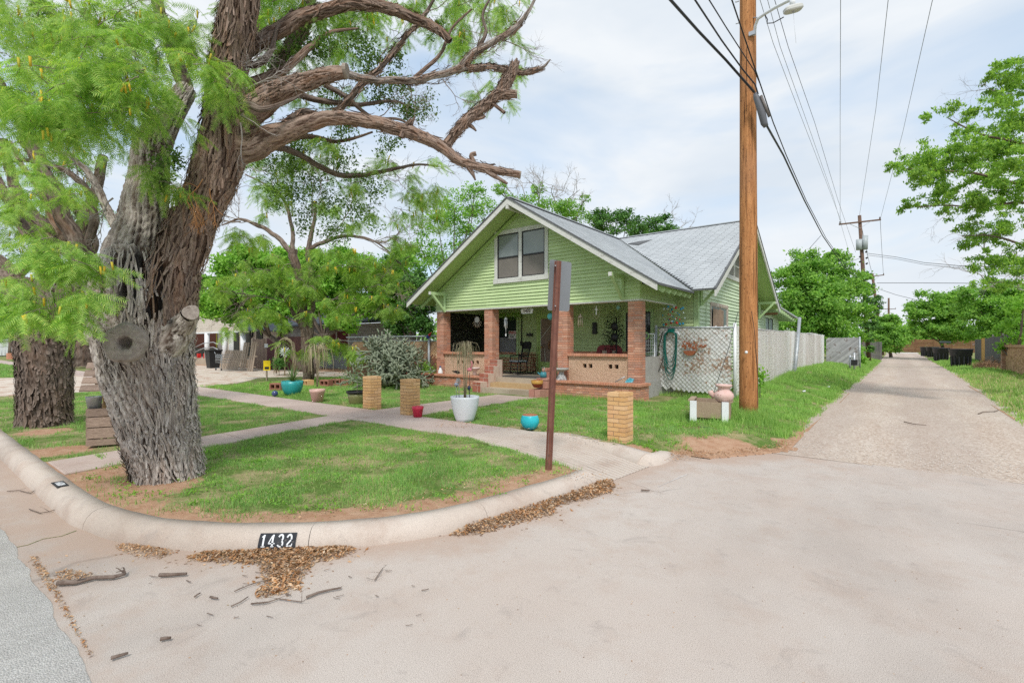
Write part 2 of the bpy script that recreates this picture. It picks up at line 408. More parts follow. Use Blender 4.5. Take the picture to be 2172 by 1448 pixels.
def H(X, Y): return .004+.026*sst(Y, 8.35, 14)+.012*(fbm(np.asarray(X)*1.2, np.asarray(Y)*.8, 2, 3)-.5)+.01*sst(np.abs(np.asarray(X)-.45), .4, .9)-.008
sheet('alley', AX, AY, M_gravel, lambda c: (c[:, 0] < 6))
H = _H
b = MB(); b.box((-900, -900, -.4), (900, 900, -.10)); g = b.build('ground', M_far, kind='structure')
_gx = np.concatenate([[-90, -50, -30, -20], np.arange(-14, 6, .11), [10, 40]]); _gy = np.concatenate([[.6], np.arange(.7, 8.36, .11), [8.36]]); _X, _Y = np.meshgrid(_gx, _gy)
_i = np.arange(_X.size).reshape(_X.shape); _F = np.stack([_i[:-1, :-1], _i[:-1, 1:], _i[1:, 1:], _i[1:, :-1]], -1).reshape(-1, 4)
_o = npmesh('street_apron', np.stack([_X.ravel(), _Y.ravel(), 0*_X.ravel()], 1), _F, M_apron, kind='structure', label='pinkish concrete apron where the alley meets the street', smooth=True)
_d = dist(curb_pts+[(-2.66, 6.0)]+curb2_pts[3:]+verge_pts[:4], _X.ravel(), _Y.ravel()); _a = _o.data.attributes.new('dirt', 'FLOAT', 'POINT'); _a.data.foreach_set('value', np.clip(.75*np.exp(-_d/.22)+.32*np.exp(-_d/.8)+.35*np.exp(-abs(_Y.ravel()-.66)/.12)+.25*np.exp(-abs(_Y.ravel()-8.3)/.3), 0, 1).astype(np.float32))
# asphalt edge is ragged
n = 900; xs = np.concatenate([[-150], np.linspace(-20, 3, n), [60]]); ye = .645+.035*(fbm(xs*3, xs*0, 5, 4)-.5)*2
V = np.concatenate([np.stack([xs, ye, xs*0+.012], 1), np.stack([xs, ye+.012, xs*0-.01], 1), np.stack([xs, xs*0-9, xs*0+.012], 1)])
k = len(xs); i = np.arange(k-1)
Fc = np.concatenate([np.stack([i, i+k, i+1+k, i+1], 1), np.stack([i+2*k, i, i+1, i+1+2*k], 1)])
npmesh('road', V, Fc, M_asphalt, kind='structure', label='light grey asphalt road at the left edge')
# cross street beyond the alley's end
b = MB(); b.box((-90, 112, -.05), (90, 121, .07)); b.build('cross_street', M_asphalt, kind='structure')

# ------------------------------------------------------------------ curbs
prof = [(0, -.12), (0, .0), (.012, .05), (.035, .095), (.07, .13), (.115, .15), (.235, .152), (.245, -.12)]
def resample(P, step):
    P = np.array(P, float); out = []
    # Catmull-Rom then equal steps
    Q = np.vstack([2*P[0]-P[1], P, 2*P[-1]-P[-2]]); pts = []
    for i in range(1, len(Q)-2):
        for t in np.linspace(0, 1, 24, endpoint=False):
            p0, p1, p2, p3 = Q[i-1:i+3]
            if max(np.hypot(*(p2-p1)), 1) > 3: pts.append(p1+(p2-p1)*t)
            else: pts.append(.5*((2*p1)+(-p0+p2)*t+(2*p0-5*p1+4*p2-p3)*t*t+(-p0+3*p1-3*p2+p3)*t**3))
    pts.append(P[-1]); pts = np.array(pts)
    s = np.concatenate([[0], np.cumsum(np.hypot(*np.diff(pts, axis=0).T))]); m = max(2, int(s[-1]/step)+1)
    t = np.linspace(0, s[-1], m); return np.stack([np.interp(t, s, pts[:, 0]), np.interp(t, s, pts[:, 1])], 1)
def sweep(name, P, parent, side=1, scale_end=None, mat_=None, prof_=prof, zs=1., label=None):
    P = np.asarray(P); n = len(P)
    T = np.gradient(P, axis=0); T /= np.hypot(T[:, 0], T[:, 1])[:, None]; Nn = np.stack([-T[:, 1], T[:, 0]], 1)*side
    V = []; wob = 0
    for i in range(n):
        f = 1.
        if scale_end: 
            f = scale_end(i/(n-1))
        for o_, z in prof_:
            w = .013*(float(fbm(P[i, 0]*4, P[i, 1]*4, o_*9, 3))-.5)
            V.append((P[i, 0]+Nn[i, 0]*(o_+w), P[i, 1]+Nn[i, 1]*(o_+w), z*(f if z > 0 else 1)*zs+(w if z > .04 else 0)))
    k = len(prof_); Fc = [(i*k+j, (i+1)*k+j, (i+1)*k+(j+1) % k, i*k+(j+1) % k) for i in range(n-1) for j in range(k)]
    bb = MB(); bb.add(V, Fc, True); bb.add(V[:k], [tuple(range(k))]); bb.add(V[-k:], [tuple(range(k))[::-1]])
    return bb.build(name, mat_ or M_curb, parent, label=label)
curb = thing('curb', 'rounded concrete curb sweeping round the corner of the lawn', None, (-3.9, 1.95, 0), kind='structure')
CP = resample(curb_pts[2:], .12)
s = np.concatenate([[0], np.cumsum(np.hypot(*np.diff(CP, axis=0).T))])
cuts = [0, 1.5, 3.0, s[np.argmin(abs(CP[:, 0]+5.72))], s[np.argmin(abs(CP[:, 0]+3.74))], s[np.argmin(abs(CP[:, 1]-3.5)+(CP[:, 0] < -4)*9)]]+[s[-1]]
for a_, b_ in zip(cuts[:-1], cuts[1:]):
    t_ = np.concatenate([[a_+(.006 if a_ else 0)], s[(s > a_+.02) & (s < b_-.02)], [b_]]); seg = np.stack([np.interp(t_, s, CP[:, 0]), np.interp(t_, s, CP[:, 1])], 1)
    last = b_ == cuts[-1]
    o = sweep('curb_section', seg, curb, 1, (lambda t: 1-.0*t) if not last else None)
for x0, x1 in ((-90, -60), (-60, -30), (-30, -12.01)):
    sweep('curb_section', np.array([[x0+.01, 1.05], [(x0+x1)/2, 1.05], [x1, 1.05]]), curb)
# nosing at the ramp end of the curb
curb2 = thing('curb', 'low concrete curb between the ribbed ramp and the brick pillar', None, (-3.4, 6.6, 0), kind='structure')
P2 = resample(curb2_pts[:4], .1)
sweep('curb_section', P2, curb2, 1, lambda t: .7+.3*min(1, 3*t), prof_=[(-.02, -.1), (-.02, .03), (.03, .085), (.08, .12), (.12, .135), (.24, .14), (.25, -.1)], zs=1.05)
P3 = resample([(-2.78, 6.36), (-2.6, 6.42), (-2.52, 6.7), (-2.53, 7.0), (-2.62, 7.35)], .06)
sweep('curb_section', P3, curb2, 1, lambda t: 1-.75*t**2, prof_=[(-.02, -.1), (0, .0), (.03, .06), (.06, .1), (.1, .13), (.2, .14), (.25, .12), (.26, -.1)])

# ------------------------------------------------------------------ walks
def slab(parent, quad, z=.16, th=.12, name='slab', zs=None, m=None):
    bb = MB(); q = [Vector((x, y, (zs[i] if zs else z))) for i, (x, y) in enumerate(quad)]
    c = sum(q, Vector())/len(q); q2 = [c+(p-c)*(1-.012/max((p-c).length, .1)) for p in q]
    bot = [Vector((p.x, p.y, p.z-th)) for p in q]; k = len(q)
    e = [Vector((p.x, p.y, p.z-.008)) for p in q]
    bb.add(bot+e+q2, [tuple(range(k))[::-1], tuple(range(2*k, 3*k))]+[(i, (i+1) % k, (i+1) % k+k, i+k) for i in range(k)]+[(i+k, (i+1) % k+k, (i+1) % k+2*k, i+2*k) for i in range(k)])
    return bb.build(name, m or M_walk, parent)
sw = thing('sidewalk', 'pinkish concrete sidewalk crossing the lawn', None, (-9, 6.3, .1), kind='structure')
xx = [-90, -60, -40, -30]+list(np.arange(-24, -5.4, 1.545))
xx[-1] = -5.5
for a_, b_ in zip(xx[:-1], xx[1:]):
    dz = .006*(random.random()-.5)
    slab(sw, [(a_+.005, 5.76), (b_-.005, 5.76), (b_-.005, 6.86), (a_+.005, 6.86)], .162+dz)
cw = thing('path', 'concrete strip from the curb to the sidewalk beside the big tree', None, (-8.5, 3, .1), kind='structure')
L0, L1, R0, R1 = (-8.5, 1.29), (-9.35, 5.75), (-7.55, 1.29), (-8.55, 5.75)
def lp(a, b, t): return (a[0]+(b[0]-a[0])*t, a[1]+(b[1]-a[1])*t)
for a_, b_ in ((0, .25), (.25, .5), (.5, .75), (.75, 1)):
    slab(cw, [lp(L0, L1, a_+.002), lp(R0, R1, a_+.002), lp(R0, R1, b_-.002), lp(L0, L1, b_-.002)], .160)
fwk = thing('path', 'concrete front walk leading between two brick pillars to the porch steps', None, (-8.6, 9, .1), kind='structure')
for y0, y1 in ((6.87, 8.35), (8.36, 9.85), (9.86, 11.3)):
    slab(fwk, [(-9.35, y0), (-7.95, y0), (-7.95, y1), (-9.35, y1)], .158)

# joint across the gutter pan
_jx = [(-5.72, 1.06), (-5.66, .95), (-5.7, .84), (-5.63, .74), (-5.64, .66)]; bb = MB(); bb.add([(x+s_*.006, y, .003) for x, y in _jx for s_ in (-1, 1)], [(2*i, 2*i+1, 2*i+3, 2*i+2) for i in range(4)]); bb.build('gutter_joint', M_soil, kind='structure', label='dirt filled joint across the gutter')
# ribbed ramp
rp = thing('ramp', 'ribbed concrete curb ramp sloping down to the alley', None, (-4, 6, 0), kind='structure')
a0, a1 = Vector((-5.49, 5.88)), Vector((-5.49, 6.93)); b0, b1 = Vector((-2.72, 5.14)), Vector((-2.62, 6.36))
bb = MB(); nr = 15; vs = []; 
ts = []
for i in range(nr):
    for f, dz in ((0, -.014), (.14, -.014), (.22, 0), (.92, 0)): ts.append(((i+f)/nr, dz))
ts.append((1, -.014))
segs = 14
for j in range(segs+1):
    u = j/segs; zt = .16*(1-u)+.006*u if u > 0 else .16
    bow = .21*sin(pi*u)
    for t_, dz in ts:
        p = a0.lerp(a1, t_).lerp(b0.lerp(b1, t_), u)
        p = p+Vector((0, bow*t_*1.3))
        vs.append((p.x, p.y, zt+dz))
k = len(ts)
bb.add(vs, [(j*k+i, (j+1)*k+i, (j+1)*k+i+1, j*k+i+1) for j in range(segs) for i in range(k-1)])
bb.add([(-5.49, 5.88, -.1), (-2.72, 5.14, -.1), (-2.72, 5.14, .0), (-5.49, 5.88, .145)], [(0, 1, 2, 3)])
bb.build('ribbed_slab', M_curb, rp)

# gravel and pale driveway by the neighbour
M_drive = weather('pale_gravel', (.52, .44, .36), (.64, .56, .48), 2.5, .95, (.40, .24, .16), (.52, .64), 2, .6, 30)
dv = MB(); dv.prism([(-31.5, 1.0, .148), (-20.6, 1.0, .148), (-20.0, 5.74, .148), (-31, 5.74, .148)], (0, 0, -.2))
dv.build('driveway', M_drive, kind='structure', label='pale gravel driveway crossing the parkway at far left')
dv = MB(); dv.prism([(-32, 6.88, .15), (-19.3, 6.88, .15), (-20.2, 8.6, .15), (-22.6, 10.5, .15), (-21.5, 12.6, .15), (-17, 14.0, .15), (-16, 15.5, .15), (-24, 15.2, .15), (-33, 14.2, .15), (-46, 13.5, .15), (-46, 9, .15)], (0, 0, -.2))
dv.build('driveway', M_drive, kind='structure', label='pale gravel drive in front of the neighbouring house')
# ------------------------------------------------------------------ house materials
M_green = weather('green_paint', (.48, .61, .31), (.54, .665, .36), 2.2, .6, (.40, .48, .28), (.62, .74), 5, .2, 60, pieces=.10)
M_greenS = weather('green_paint_side', (.56, .68, .46), (.63, .74, .53), 2.2, .6, (.42, .38, .30), (.62, .70), 9, .3, 60, (1, .4, 3), pieces=.12)
M_trim = weather('old_white_trim', (.58, .58, .54), (.68, .685, .65), 4, .65, (.36, .35, .32), (.54, .70), 4, .4, 50, (1, 3, 3))
M_trimg = weather('green_trim', (.44, .60, .31), (.47, .64, .34), 4, .6, (.3, .33, .25), (.66, .74), 12, .2)
M_soffit = weather('green_soffit', (.38, .54, .18), (.44, .60, .23), 5, .6, (.3, .36, .12), (.6, .75), 9, .2)
def _shingle(t, b):
    p = gco(t)
    c = mixc(t, ramp(t, noise(t, p, 1.2, 4, .6), [(.35, 0), (.65, 1)]), (.44, .465, .48), (.49, .515, .53))
    c = mixc(t, 1, c, ramp(t, rnd(t), [(0, .92), (1, 1.05)]), 'MULTIPLY')
    c = mixc(t, 1, c, ramp(t, noise(t, p, 120, 2, .7), [(.3, .8), (.7, 1.12)]), 'MULTIPLY')
    c = mixc(t, ramp(t, noise(t, mapping(t, p, (1, .5, 1)), 3, 5, .75), [(.62, 0), (.75, .3)]), c, (.25, .25, .25))
    t.links.new(c, b.inputs['Base Color']); bump(t, b, noise(t, p, 90, 3, .7), .3, .004)
M_shingle = mat('grey_shingle', _shingle, rough=.95, spec=.1)
def brickmat(name, cols, spots=(.62, .5, .42)):
    def fn(t, b):
        p = gco(t)
        c = ramp(t, rnd(t), [(i/(len(cols)-1), c) for i, c in enumerate(cols)])
        c = mixc(t, ramp(t, noise(t, p, 35, 4, .7), [(.45, 0), (.8, .5)]), c, spots)
        c = mixc(t, ramp(t, noise(t, p, 5, 4, .7), [(.55, 0), (.8, .35)]), c, (.2, .13, .1))
        t.links.new(c, b.inputs['Base Color']); bump(t, b, noise(t, p, 70, 4, .6), .35, .006)
    return mat(name, fn, rough=.88, spec=.15)
M_brick = brickmat('red_brick', [(.50, .20, .12), (.60, .27, .17), (.40, .19, .13), (.66, .36, .25), (.54, .22, .13), (.46, .26, .20)])
M_cap = brickmat('cap_brick', [(.54, .22, .13), (.62, .29, .18), (.48, .22, .14)])
M_mortar = weather('mortar', (.50, .40, .33), (.58, .48, .40), 8)
def _stucco(t, b):
    p = gco(t)
    c = mixc(t, ramp(t, noise(t, p, 25, 4, .7), [(.35, 0), (.65, 1)]), (.60, .39, .26), (.76, .54, .39))
    c = mixc(t, ramp(t, noise(t, mapping(t, p, (4, 4, 1)), 2, 4, .7), [(.55, 0), (.75, .4)]), c, (.4, .22, .13))
    t.links.new(c, b.inputs['Base Color']); bump(t, b, noise(t, p, 34, 5, .65, .8), 1., .05)
M_stucco = mat('stucco', _stucco, rough=.95, spec=.1)
M_glass = mat('window_glass', None, (.05, .06, .06), .08, 0, .8)
M_screen = weather('dusty_screen', (.16, .15, .13), (.24, .23, .20), 3, .5, (.3, .28, .25), (.6, .7), 6)
M_dark = mat('dark_interior', None, (.02, .02, .018), .8)
M_black = mat('black_paint', None, (.025, .025, .027), .45)
M_steel = weather('galvanised_steel', (.38, .40, .42), (.5, .52, .54), 8, .45, (.32, .26, .2), (.62, .72), 9, .1, metal=.6)
M_stepc = _concrete('step_concrete', (.40, .33, .26), (.46, .39, .30), (.33, .25, .18), .3)
M_wooddk = woodmat('bare_eave_wood', (.18, .09, .05), (.28, .15, .08))
M_redblock = brickmat('red_sandstone', [(.32, .09, .06), (.38, .13, .09), (.30, .11, .08)], (.5, .3, .22))
M_white = weather('white_enamel', (.72, .74, .76), (.78, .80, .82), 4, .35, (.6, .6, .58), (.6, .7), 9, .05)

Yw, Yb, Ym, Xm, Xb = 12.55, 11.78, 15.2, -4.73, -4.05
XL, XR, XC = -13.33, -5.42, -9.35
HC = Vector((-9.2, 19, .15))
house = thing('bungalow', 'pale green clapboard bungalow with brick porch pillars and a grey shingle roof', 'house', HC)
eL, eR, ez, az = -14.0, -4.66, 3.17, 6.12        # front gable eaves / apex (top of roof)
sl = (az-ez)/(XC-eL)
def roofz(x): return az-abs(x-XC)*sl*(1 if x < XC else (az-ez)/(eR-XC)/sl)
sm = (6.14-3.25)/(19.4-14.6)
def mroofz(y): return 6.14-abs(y-19.4)*sm

_pieces = {}
def unit(key, m):
    """unit cube mesh with slightly worn corners, shared by alike pieces"""
    if key not in _pieces:
        bb = MB(); e = .5; c = .46
        vs = [Vector((x*e, y*c, z*c)) for x in (-1, 1) for y in (-1, 1) for z in (-1, 1)]
        bb.box((-.5, -.5, -.5), (.5, .5, .5)); o = bb.build(key, m); me = o.data; bpy.data.objects.remove(o); _pieces[key] = me
    return _pieces[key]
def piece(name, me, parent, c, size, rot=None):
    o = bpy.data.objects.new(name, me); COL.objects.link(o); o.parent = parent
    o.location = Vector(c)-wloc(parent); o.scale = size
    if rot is not None: o.rotation_euler = rot
    return o
def joined(name, lst, m, parent):
    bb = MB()
    for c, s_ in lst:
        c = Vector(c); h = Vector(s_)/2; bb.box(c-h, c+h)
    o = bb.build(name, m, parent, fixn=False); o['kind'] = 'stuff'; return o

# ---------------- brickwork
HB = []          # (parent, centre, size, material)
BH, BG = .0565, .0125
def brickrun(parent, p0, ux, length, z0, z1, depth, outward, m, L=.2, vert=False):
    """courses of bricks along the direction ux, face outward"""
    ux = Vector(ux); ow = Vector(outward); z = z0; k = 0
    while z+BH*.8 < z1+.002:
        h = min(BH, z1-z); t = 0; first = L*(.5 if k % 2 else 1)
        if vert: first = L
        while t < length-.01:
            l = min(first, length-t); first = L
            if l < .03: break
            c = Vector(p0)+ux*(t+l/2)-ow*(depth/2-random.random()*.005)
            sz = (max(l-BG, .02), depth, h) if abs(ux.x) > .5 else (depth, max(l-BG, .02), h)
            HB.append((parent, (c.x, c.y, z+h/2), sz, m)); t += l
        z += BH+BG if not vert else 1; k += 1
def mortar(parent, a, b_, m=M_mortar):
    bb = MB(); bb.box(a, b_); bb.build('mortar', m, parent)
cols = []
CW = .36
for x0, lb in ((-13.31, None), (-10.99, None), (-8.06, None), (-5.78, None)):
    zb = .55 if True else .15
    cpart = thing('brick_pillar', None, None, (x0+CW/2, Yw+CW/2, .2)); cpart.parent = house; cpart.location = Vector((x0+CW/2, Yw+CW/2, .2))-HC
    del_ = None
    mortar(cpart, (x0+.014, Yw+.014, .15), (x0+CW-.014, Yw+CW-.014, 2.83))
    z = .2; k = 0
    while z < 2.80:
        q = .20 if k % 2 else .16
        for ax, aw in ((0, q), (q, CW-q)):
            for by, bw in ((0, CW-q), (CW-q, q)):
                HB.append((cpart, (x0+ax+aw/2+random.uniform(-.002, .002), Yw+by+bw/2+random.uniform(-.002, .002), z+BH/2), (aw-BG*(.6), bw-BG*.6, BH), M_brick))
        z += BH+BG; k += 1
    cols.append(cpart)
def part(name, c):
    o = thing(name, None, None, c); o.parent = house; o.location = Vector(c)-HC; return o
# porch half walls with stucco panels and brick caps
for x0, x1 in ((-12.94, -11.0), (-7.69, -5.79)):
    hw = part('porch_wall', ((x0+x1)/2, Yw+.1, .9))
    bb = MB()
    vents = [x0+.62, x0+.84, x1-.62, x1-.40] if x1 < -9 else [x0+.50, x0+.70, x1-.56, x1-.36]
    if x1 > -9: vents = [x0+.48, x0+.67, x0+1.30, x0+1.49]
    vz0, vz1 = .965, 1.085; y0, y1 = Yw+.05, Yw+.2
    # panel built around the vent holes
    bb.box((x0, y0, .5), (x1, y1, vz0)); bb.box((x0, y0, vz1), (x1, y1, 1.30))
    xs_ = [x0]+[v for vv in vents for v in (vv, vv+.12)]+[x1]
    for i in range(0, len(xs_), 2): bb.box((xs_[i], y0+.001, vz0), (xs_[i+1], y1-.001, vz1))
    bb.build('stucco_panel', M_stucco, hw)
    for v in vents:
        bb = MB(); bb.box((v-.002, y1-.02, vz0-.002), (v+.122, y1+.01, vz1+.002)); bb.build('vent', M_dark, hw)
    n_ = int((x1-x0)/.072)
    for i in range(n_):
        w = (x1-x0)/n_
        HB.append((hw, (x0+w*(i+.5), Yw+.10, 1.345), (w-.008, .26, .075), M_cap))
    mortar(hw, (x0, Yw-.0, 1.30), (x1, Yw+.2, 1.375))
# planters in front
for x0, x1 in ((-13.62, -10.62), (-8.28, -5.2)):
    pl = part('planter', ((x0+x1)/2, 12.1, .15))
    bb = MB(); bb.box((x0+.06, 12.1, .0), (x1-.06, 12.2, .56)); bb.box((x0+.06, 12.2, 0), (x0+.16, Yw+.0, .56)); bb.box((x1-.16, 12.2, 0), (x1-.06, Yw+.2, .56)); bb.build('mortar', M_mortar, pl)
    bb = MB(); bb.box((x0+.16, 12.2, .1), (x1-.16, Yw+.05, .54)); bb.build('soil', M_redblock if 0 else M_stepc, pl)
    brickrun(pl, (x0+.05, 12.09, 0), (1, 0, 0), x1-x0-.1, .06, .53, .09, (0, -1, 0), M_brick)
    brickrun(pl, (x1-.05, 12.18, 0), (0, 1, 0), .55, .06, .53, .09, (1, 0, 0), M_brick)
    n_ = int((x1-x0)/.075)
    for i in range(n_):
        w = (x1-x0)/n_; HB.append((pl, (x0+w*(i+.5), 12.13, .575), (w-.007, .2, .065), M_cap))
    for i in range(7): HB.append((pl, (x1-.1, 12.27+i*.075, .575), (.2, .068, .065), M_cap))
# porch floor and steps
st = part('porch_floor', (-9.3, 13, .3))
bb = MB(); bb.box((-13.2, Yw+.05, .1), (-5.5, Ym, .575)); bb.box((-10.62, Yw-.22, .1), (-8.28, Yw+.05, .57)); bb.build('slab', M_stepc, st)
bb = MB(); bb.box((-10.25, Yw-.55, .1), (-8.35, Yw-.22, .43)); bb.build('step', weather('ochre_step', (.42, .27, .13), (.5, .36, .2), 6), st)
bb = MB(); bb.box((-10.25, Yw-.95, .1), (-8.30, Yw-.55, .29)); bb.build('step', M_stepc, st)
bb = MB(); bb.box((-10.6, Yw+.1, .576), (-8.5, Yw+1.1, .586)); bb.build('door_mat', mat('dark_mat', None, (.09, .085, .08), .9), st)
# stepped red stone cheek walls
sc = part('stone_cheek', (-10.4, 12, .3))
M_stonemortar = weather('pale_mortar', (.55, .42, .34), (.62, .5, .42), 5)
for (x0, x1, y0, y1, zt, nx_) in ((-10.62, -10.27, 11.55, 11.95, .47, 2), (-10.64, -10.25, 11.9, 12.25, .72, 2), (-10.66, -10.28, 12.2, 12.5, .95, 2), (-10.64, -10.30, 12.42, 12.7, 1.15, 1)):
    bb = MB(); bb.box((x0+.012, y0+.012, .12), (x1-.012, y1-.012, zt-.012)); bb.build('mortar', M_stonemortar, sc)
    z = .14; k = 0
    while z < zt-.05:
        h = min(.22, zt-z)
        w = (x1-x0)*(.45 if k % 2 else .62)
        if nx_ == 1: w = x1-x0
        for xa, xb_ in ((x0, x0+w), (x0+w, x1)):
            if xb_-xa > .03: piece('stone', unit('stone', M_redblock), sc, ((xa+xb_)/2, (y0+y1)/2, z+h/2), (xb_-xa-.025, y1-y0, h-.025))
        z += h; k += 1
sc2 = part('stone_cheek', (-8.1, 12, .3))
for (x0, x1, y0, y1, zt) in ((-8.26, -7.86, 11.35, 11.7, .42), (-8.24, -7.84, 11.7, 12.07, .68), (-8.30, -8.12, 12.07, 12.5, .95)):
    z = .13
    while z < zt-.05:
        h = min(.24, zt-z)
        for xa, xb_ in ((x0, (x0+x1)/2), ((x0+x1)/2, x1)): piece('stone', unit('pinkstone', brickmat('pink_stone', [(.42, .22, .17), (.5, .27, .21), (.38, .17, .13)], (.6, .4, .34)) if 'pinkstone' not in _pieces else None), sc2, ((xa+xb_)/2, (y0+y1)/2, z+h/2), (xb_-xa-.02, y1-y0-.005, h-.02))
        z += h

# nearest bricks as single objects, the rest joined per part
HB.sort(key=lambda q: Vector(q[1]).length - (1.5 if q[0] in cols[2:] else 0))
rest = {}
for i, (pr, c, s_, m) in enumerate(HB):
    vis = i < 620
    cnt = rest.setdefault((pr.name, 'n'), 0)
    if vis and cnt < 290: piece('brick', unit('brick_'+m.name, m), pr, c, s_); rest[(pr.name, 'n')] = cnt+1
    else: rest.setdefault((pr.name, m.name), (pr, m, []))[2].append((c, s_))
for k_, v in rest.items():
    if isinstance(v, tuple): joined('brickwork', v[2], v[1], v[0])

# ---------------- clapboards
def boards(parent, plane, fixed, z0, z1, span, m, outward, holes=(), exp=.103, name='clapboard'):
    """span(z)->(a,b); holes (a,b,z0,z1); plane 'Y' or 'X'"""
    z = z0
    while z < z1-.02:
        h = min(exp, z1-z); a0_, b0_ = span(z); a1_, b1_ = span(z+h)
        if b0_-a0_ < .05: break
        segs_ = [(a0_, b0_, a1_, b1_)]
        for ha, hb, hz0, hz1 in holes:
            if z+h*.6 > hz0 and z+h*.4 < hz1:
                ns = []
                for (p, q, r, s_) in segs_:
                    if ha > p and hb < q: ns += [(p, ha, r, ha), (hb, q, hb, s_)]
                    elif hb <= p or ha >= q: ns.append((p, q, r, s_))
                    elif ha <= p and hb < q: ns.append((hb, q, hb, s_))
                    elif hb >= q and ha > p: ns.append((p, ha, r, ha))
                segs_ = ns
        for (p, q, r, s_) in segs_:
            # butt boards every few metres
            cuts_ = [p]
            x = p+random.uniform(1.6, 3.6)
            while x < q-.6: cuts_.append(x); x += random.uniform(2, 4)
            cuts_.append(q)
            for i in range(len(cuts_)-1):
                pa, pb = cuts_[i]+(.002 if i else 0), cuts_[i+1]
                ra = r if i == 0 else pa; rb = s_ if i == len(cuts_)-2 else pb
                if rb-ra < .01: ra = min(ra, rb-.01) if rb > ra else ra
                o1, o2 = .034+random.uniform(0, .008), .004
                def P(u, zz, o): return (u, fixed+outward*o, zz) if plane == 'Y' else (fixed+outward*o, u, zz)
                vs = [P(pa, z, 0), P(pb, z, 0), P(pb, z, o1), P(pa, z, o1), P(ra, z+h, 0), P(rb, z+h, 0), P(rb, z+h, o2), P(ra, z+h, o2)]
                bb = MB(); bb.add(vs, [(0, 1, 2, 3), (4, 7, 6, 5), (3, 2, 6, 7), (0, 4, 5, 1), (0, 3, 7, 4), (1, 5, 6, 2)]); bb.build(name, m, parent)
        z += h
fg = part('gable_wall', (XC, Yw, 4))
bb = MB(); bb.prism([(XL, Yw, 2.85), (XR, Yw, 2.85), (XR, Yw, roofz(XR)-.16), (XC, Yw, 5.95), (XL, Yw, roofz(XL)-.16)], (0, .12, 0)); bb.build('wall_backing', M_green, fg)
def spanF(z):
    g_ = (z+.15-ez)/(az-ez); 
    return (max(XL, eL+(XC-eL)*g_), min(XR, eR+(XC-eR)*g_))
boards(fg, 'Y', Yw, 2.87, 5.85, spanF, M_green, -1, holes=[(-10.52, -8.36, 3.72, 5.36)])
# beam edge strip
bb = MB(); bb.box((XL-.01, Yw-.035, 2.83), (XR+.01, Yw+.30, 2.872)); bb.build('beam_edge', M_trim, fg)
bb = MB(); bb.box((XL+.02, Yw+.05, 2.84), (XR-.02, Yw+.3, 3.2)); bb.build('beam', M_green, fg)
# side of the porch beam
bw = part('porch_side_beam', (XR, 14, 3)); 
boards(bw, 'X', XR, 2.87, 3.3, lambda z: (Yw+.02, Ym), M_green, 1)
bb = MB(); bb.box((XR-.12, Yw+.3, 2.84), (XR, Ym, 3.32)); bb.build('beam', M_green, bw)
bb = MB(); bb.beam((XR+.03, Yw, 2.85), (XR+.1, Ym-.3, 2.83), .09, .035); bb.build('loose_board', M_trim, bw)
bw = part('porch_side_beam', (XL, 14, 3))
bb = MB(); bb.box((XL, Yw+.3, 2.84), (XL+.12, Ym, 3.32)); bb.build('beam', M_green, bw)
# porch ceiling
bb = MB(); bb.box((XL+.12, Yw+.3, 3.02), (XR-.12, Ym, 3.06)); bb.build('porch_ceiling', M_soffit, house)
# main front wall behind porch
mw = part('front_wall', (XC, Ym, 1.5))
bb = MB(); bb.box((-13.9, Ym, .15), (Xm-.01, Ym+.1, 3.3)); bb.build('wall_backing', M_green, mw)
DX0, DX1 = -10.55, -9.62
boards(mw, 'Y', Ym, .6, 3.28, lambda z: (-13.3, Xm-.12), M_green, -1, holes=[(DX0-.12, DX1+.12, 0, 2.78), (-12.62, -11.5, 1.15, 2.82), (-7.15, -6.1, 1.3, 2.8), (-13.4, -7.4, 0, 1.38) if 0 else (-20, -19, 0, .1)], exp=.115)
# brick wainscot
wc = part('wainscot', (-10, Ym, 1)); 
WB = []
_HB, HB = HB, []
brickrun(wc, (-13.2, Ym-.03, 0), (1, 0, 0), 2.5, .6, 1.34, .08, (0, -1, 0), M_brick)
brickrun(wc, (-9.45, Ym-.03, 0), (1, 0, 0), 2.6, .6, 1.34, .08, (0, -1, 0), M_brick)
for i in range(34): HB.append((wc, (-9.4+i*.075, Ym-.06, 1.37), (.068, .16, .07), M_cap))
joined('brickwork', [(c, s_) for _, c, s_, _ in HB], M_brick, wc)
HB = _HB
# door
dr = part('door', ((DX0+DX1)/2, Ym-.04, 1.6))
bb = MB()
for x in (DX0-.1, DX1): bb.box((x, Ym-.06, .58), (x+.1, Ym+.02, 2.78))
bb.box((DX0-.1, Ym-.062, 2.68), (DX1+.1, Ym+.02, 2.80)); bb.build('frame', M_soffit, dr)
bb = MB(); bb.box((DX0, Ym-.03, .59), (DX1, Ym+.02, 1.0)); bb.box((DX0, Ym-.031, 1.0), (DX0+.09, Ym+.02, 2.68)); bb.box((DX1-.09, Ym-.031, 1.0), (DX1, Ym+.02, 2.68)); bb.box((DX0, Ym-.032, 2.6), (DX1, Ym+.02, 2.68)); bb.build('panel', M_soffit, dr)
bb = MB(); bb.box((DX0+.09, Ym-.02, 1.0), (DX1-.09, Ym+.005, 2.6)); bb.build('screen', weather('brown_screen', (.22, .16, .13), (.3, .22, .18), 3), dr)
bb = MB()
for p, q in (((DX0+.09, 1.0), (DX0+.09, 2.6)), ((DX0+.12, 1.9), (DX0+.5, 2.3)), ((DX0+.5, 2.3), (DX1-.12, 2.6)), ((DX0+.3, 1.0), (DX0+.25, 1.5)), ((DX0+.5, 1.0), (DX0+.55, 1.5))): bb.beam((p[0], Ym-.04, p[1]), (q[0], Ym-.04, q[1]), .018, .018, (0, 1, 0))
bb.build('screen_bars', M_trim, dr)
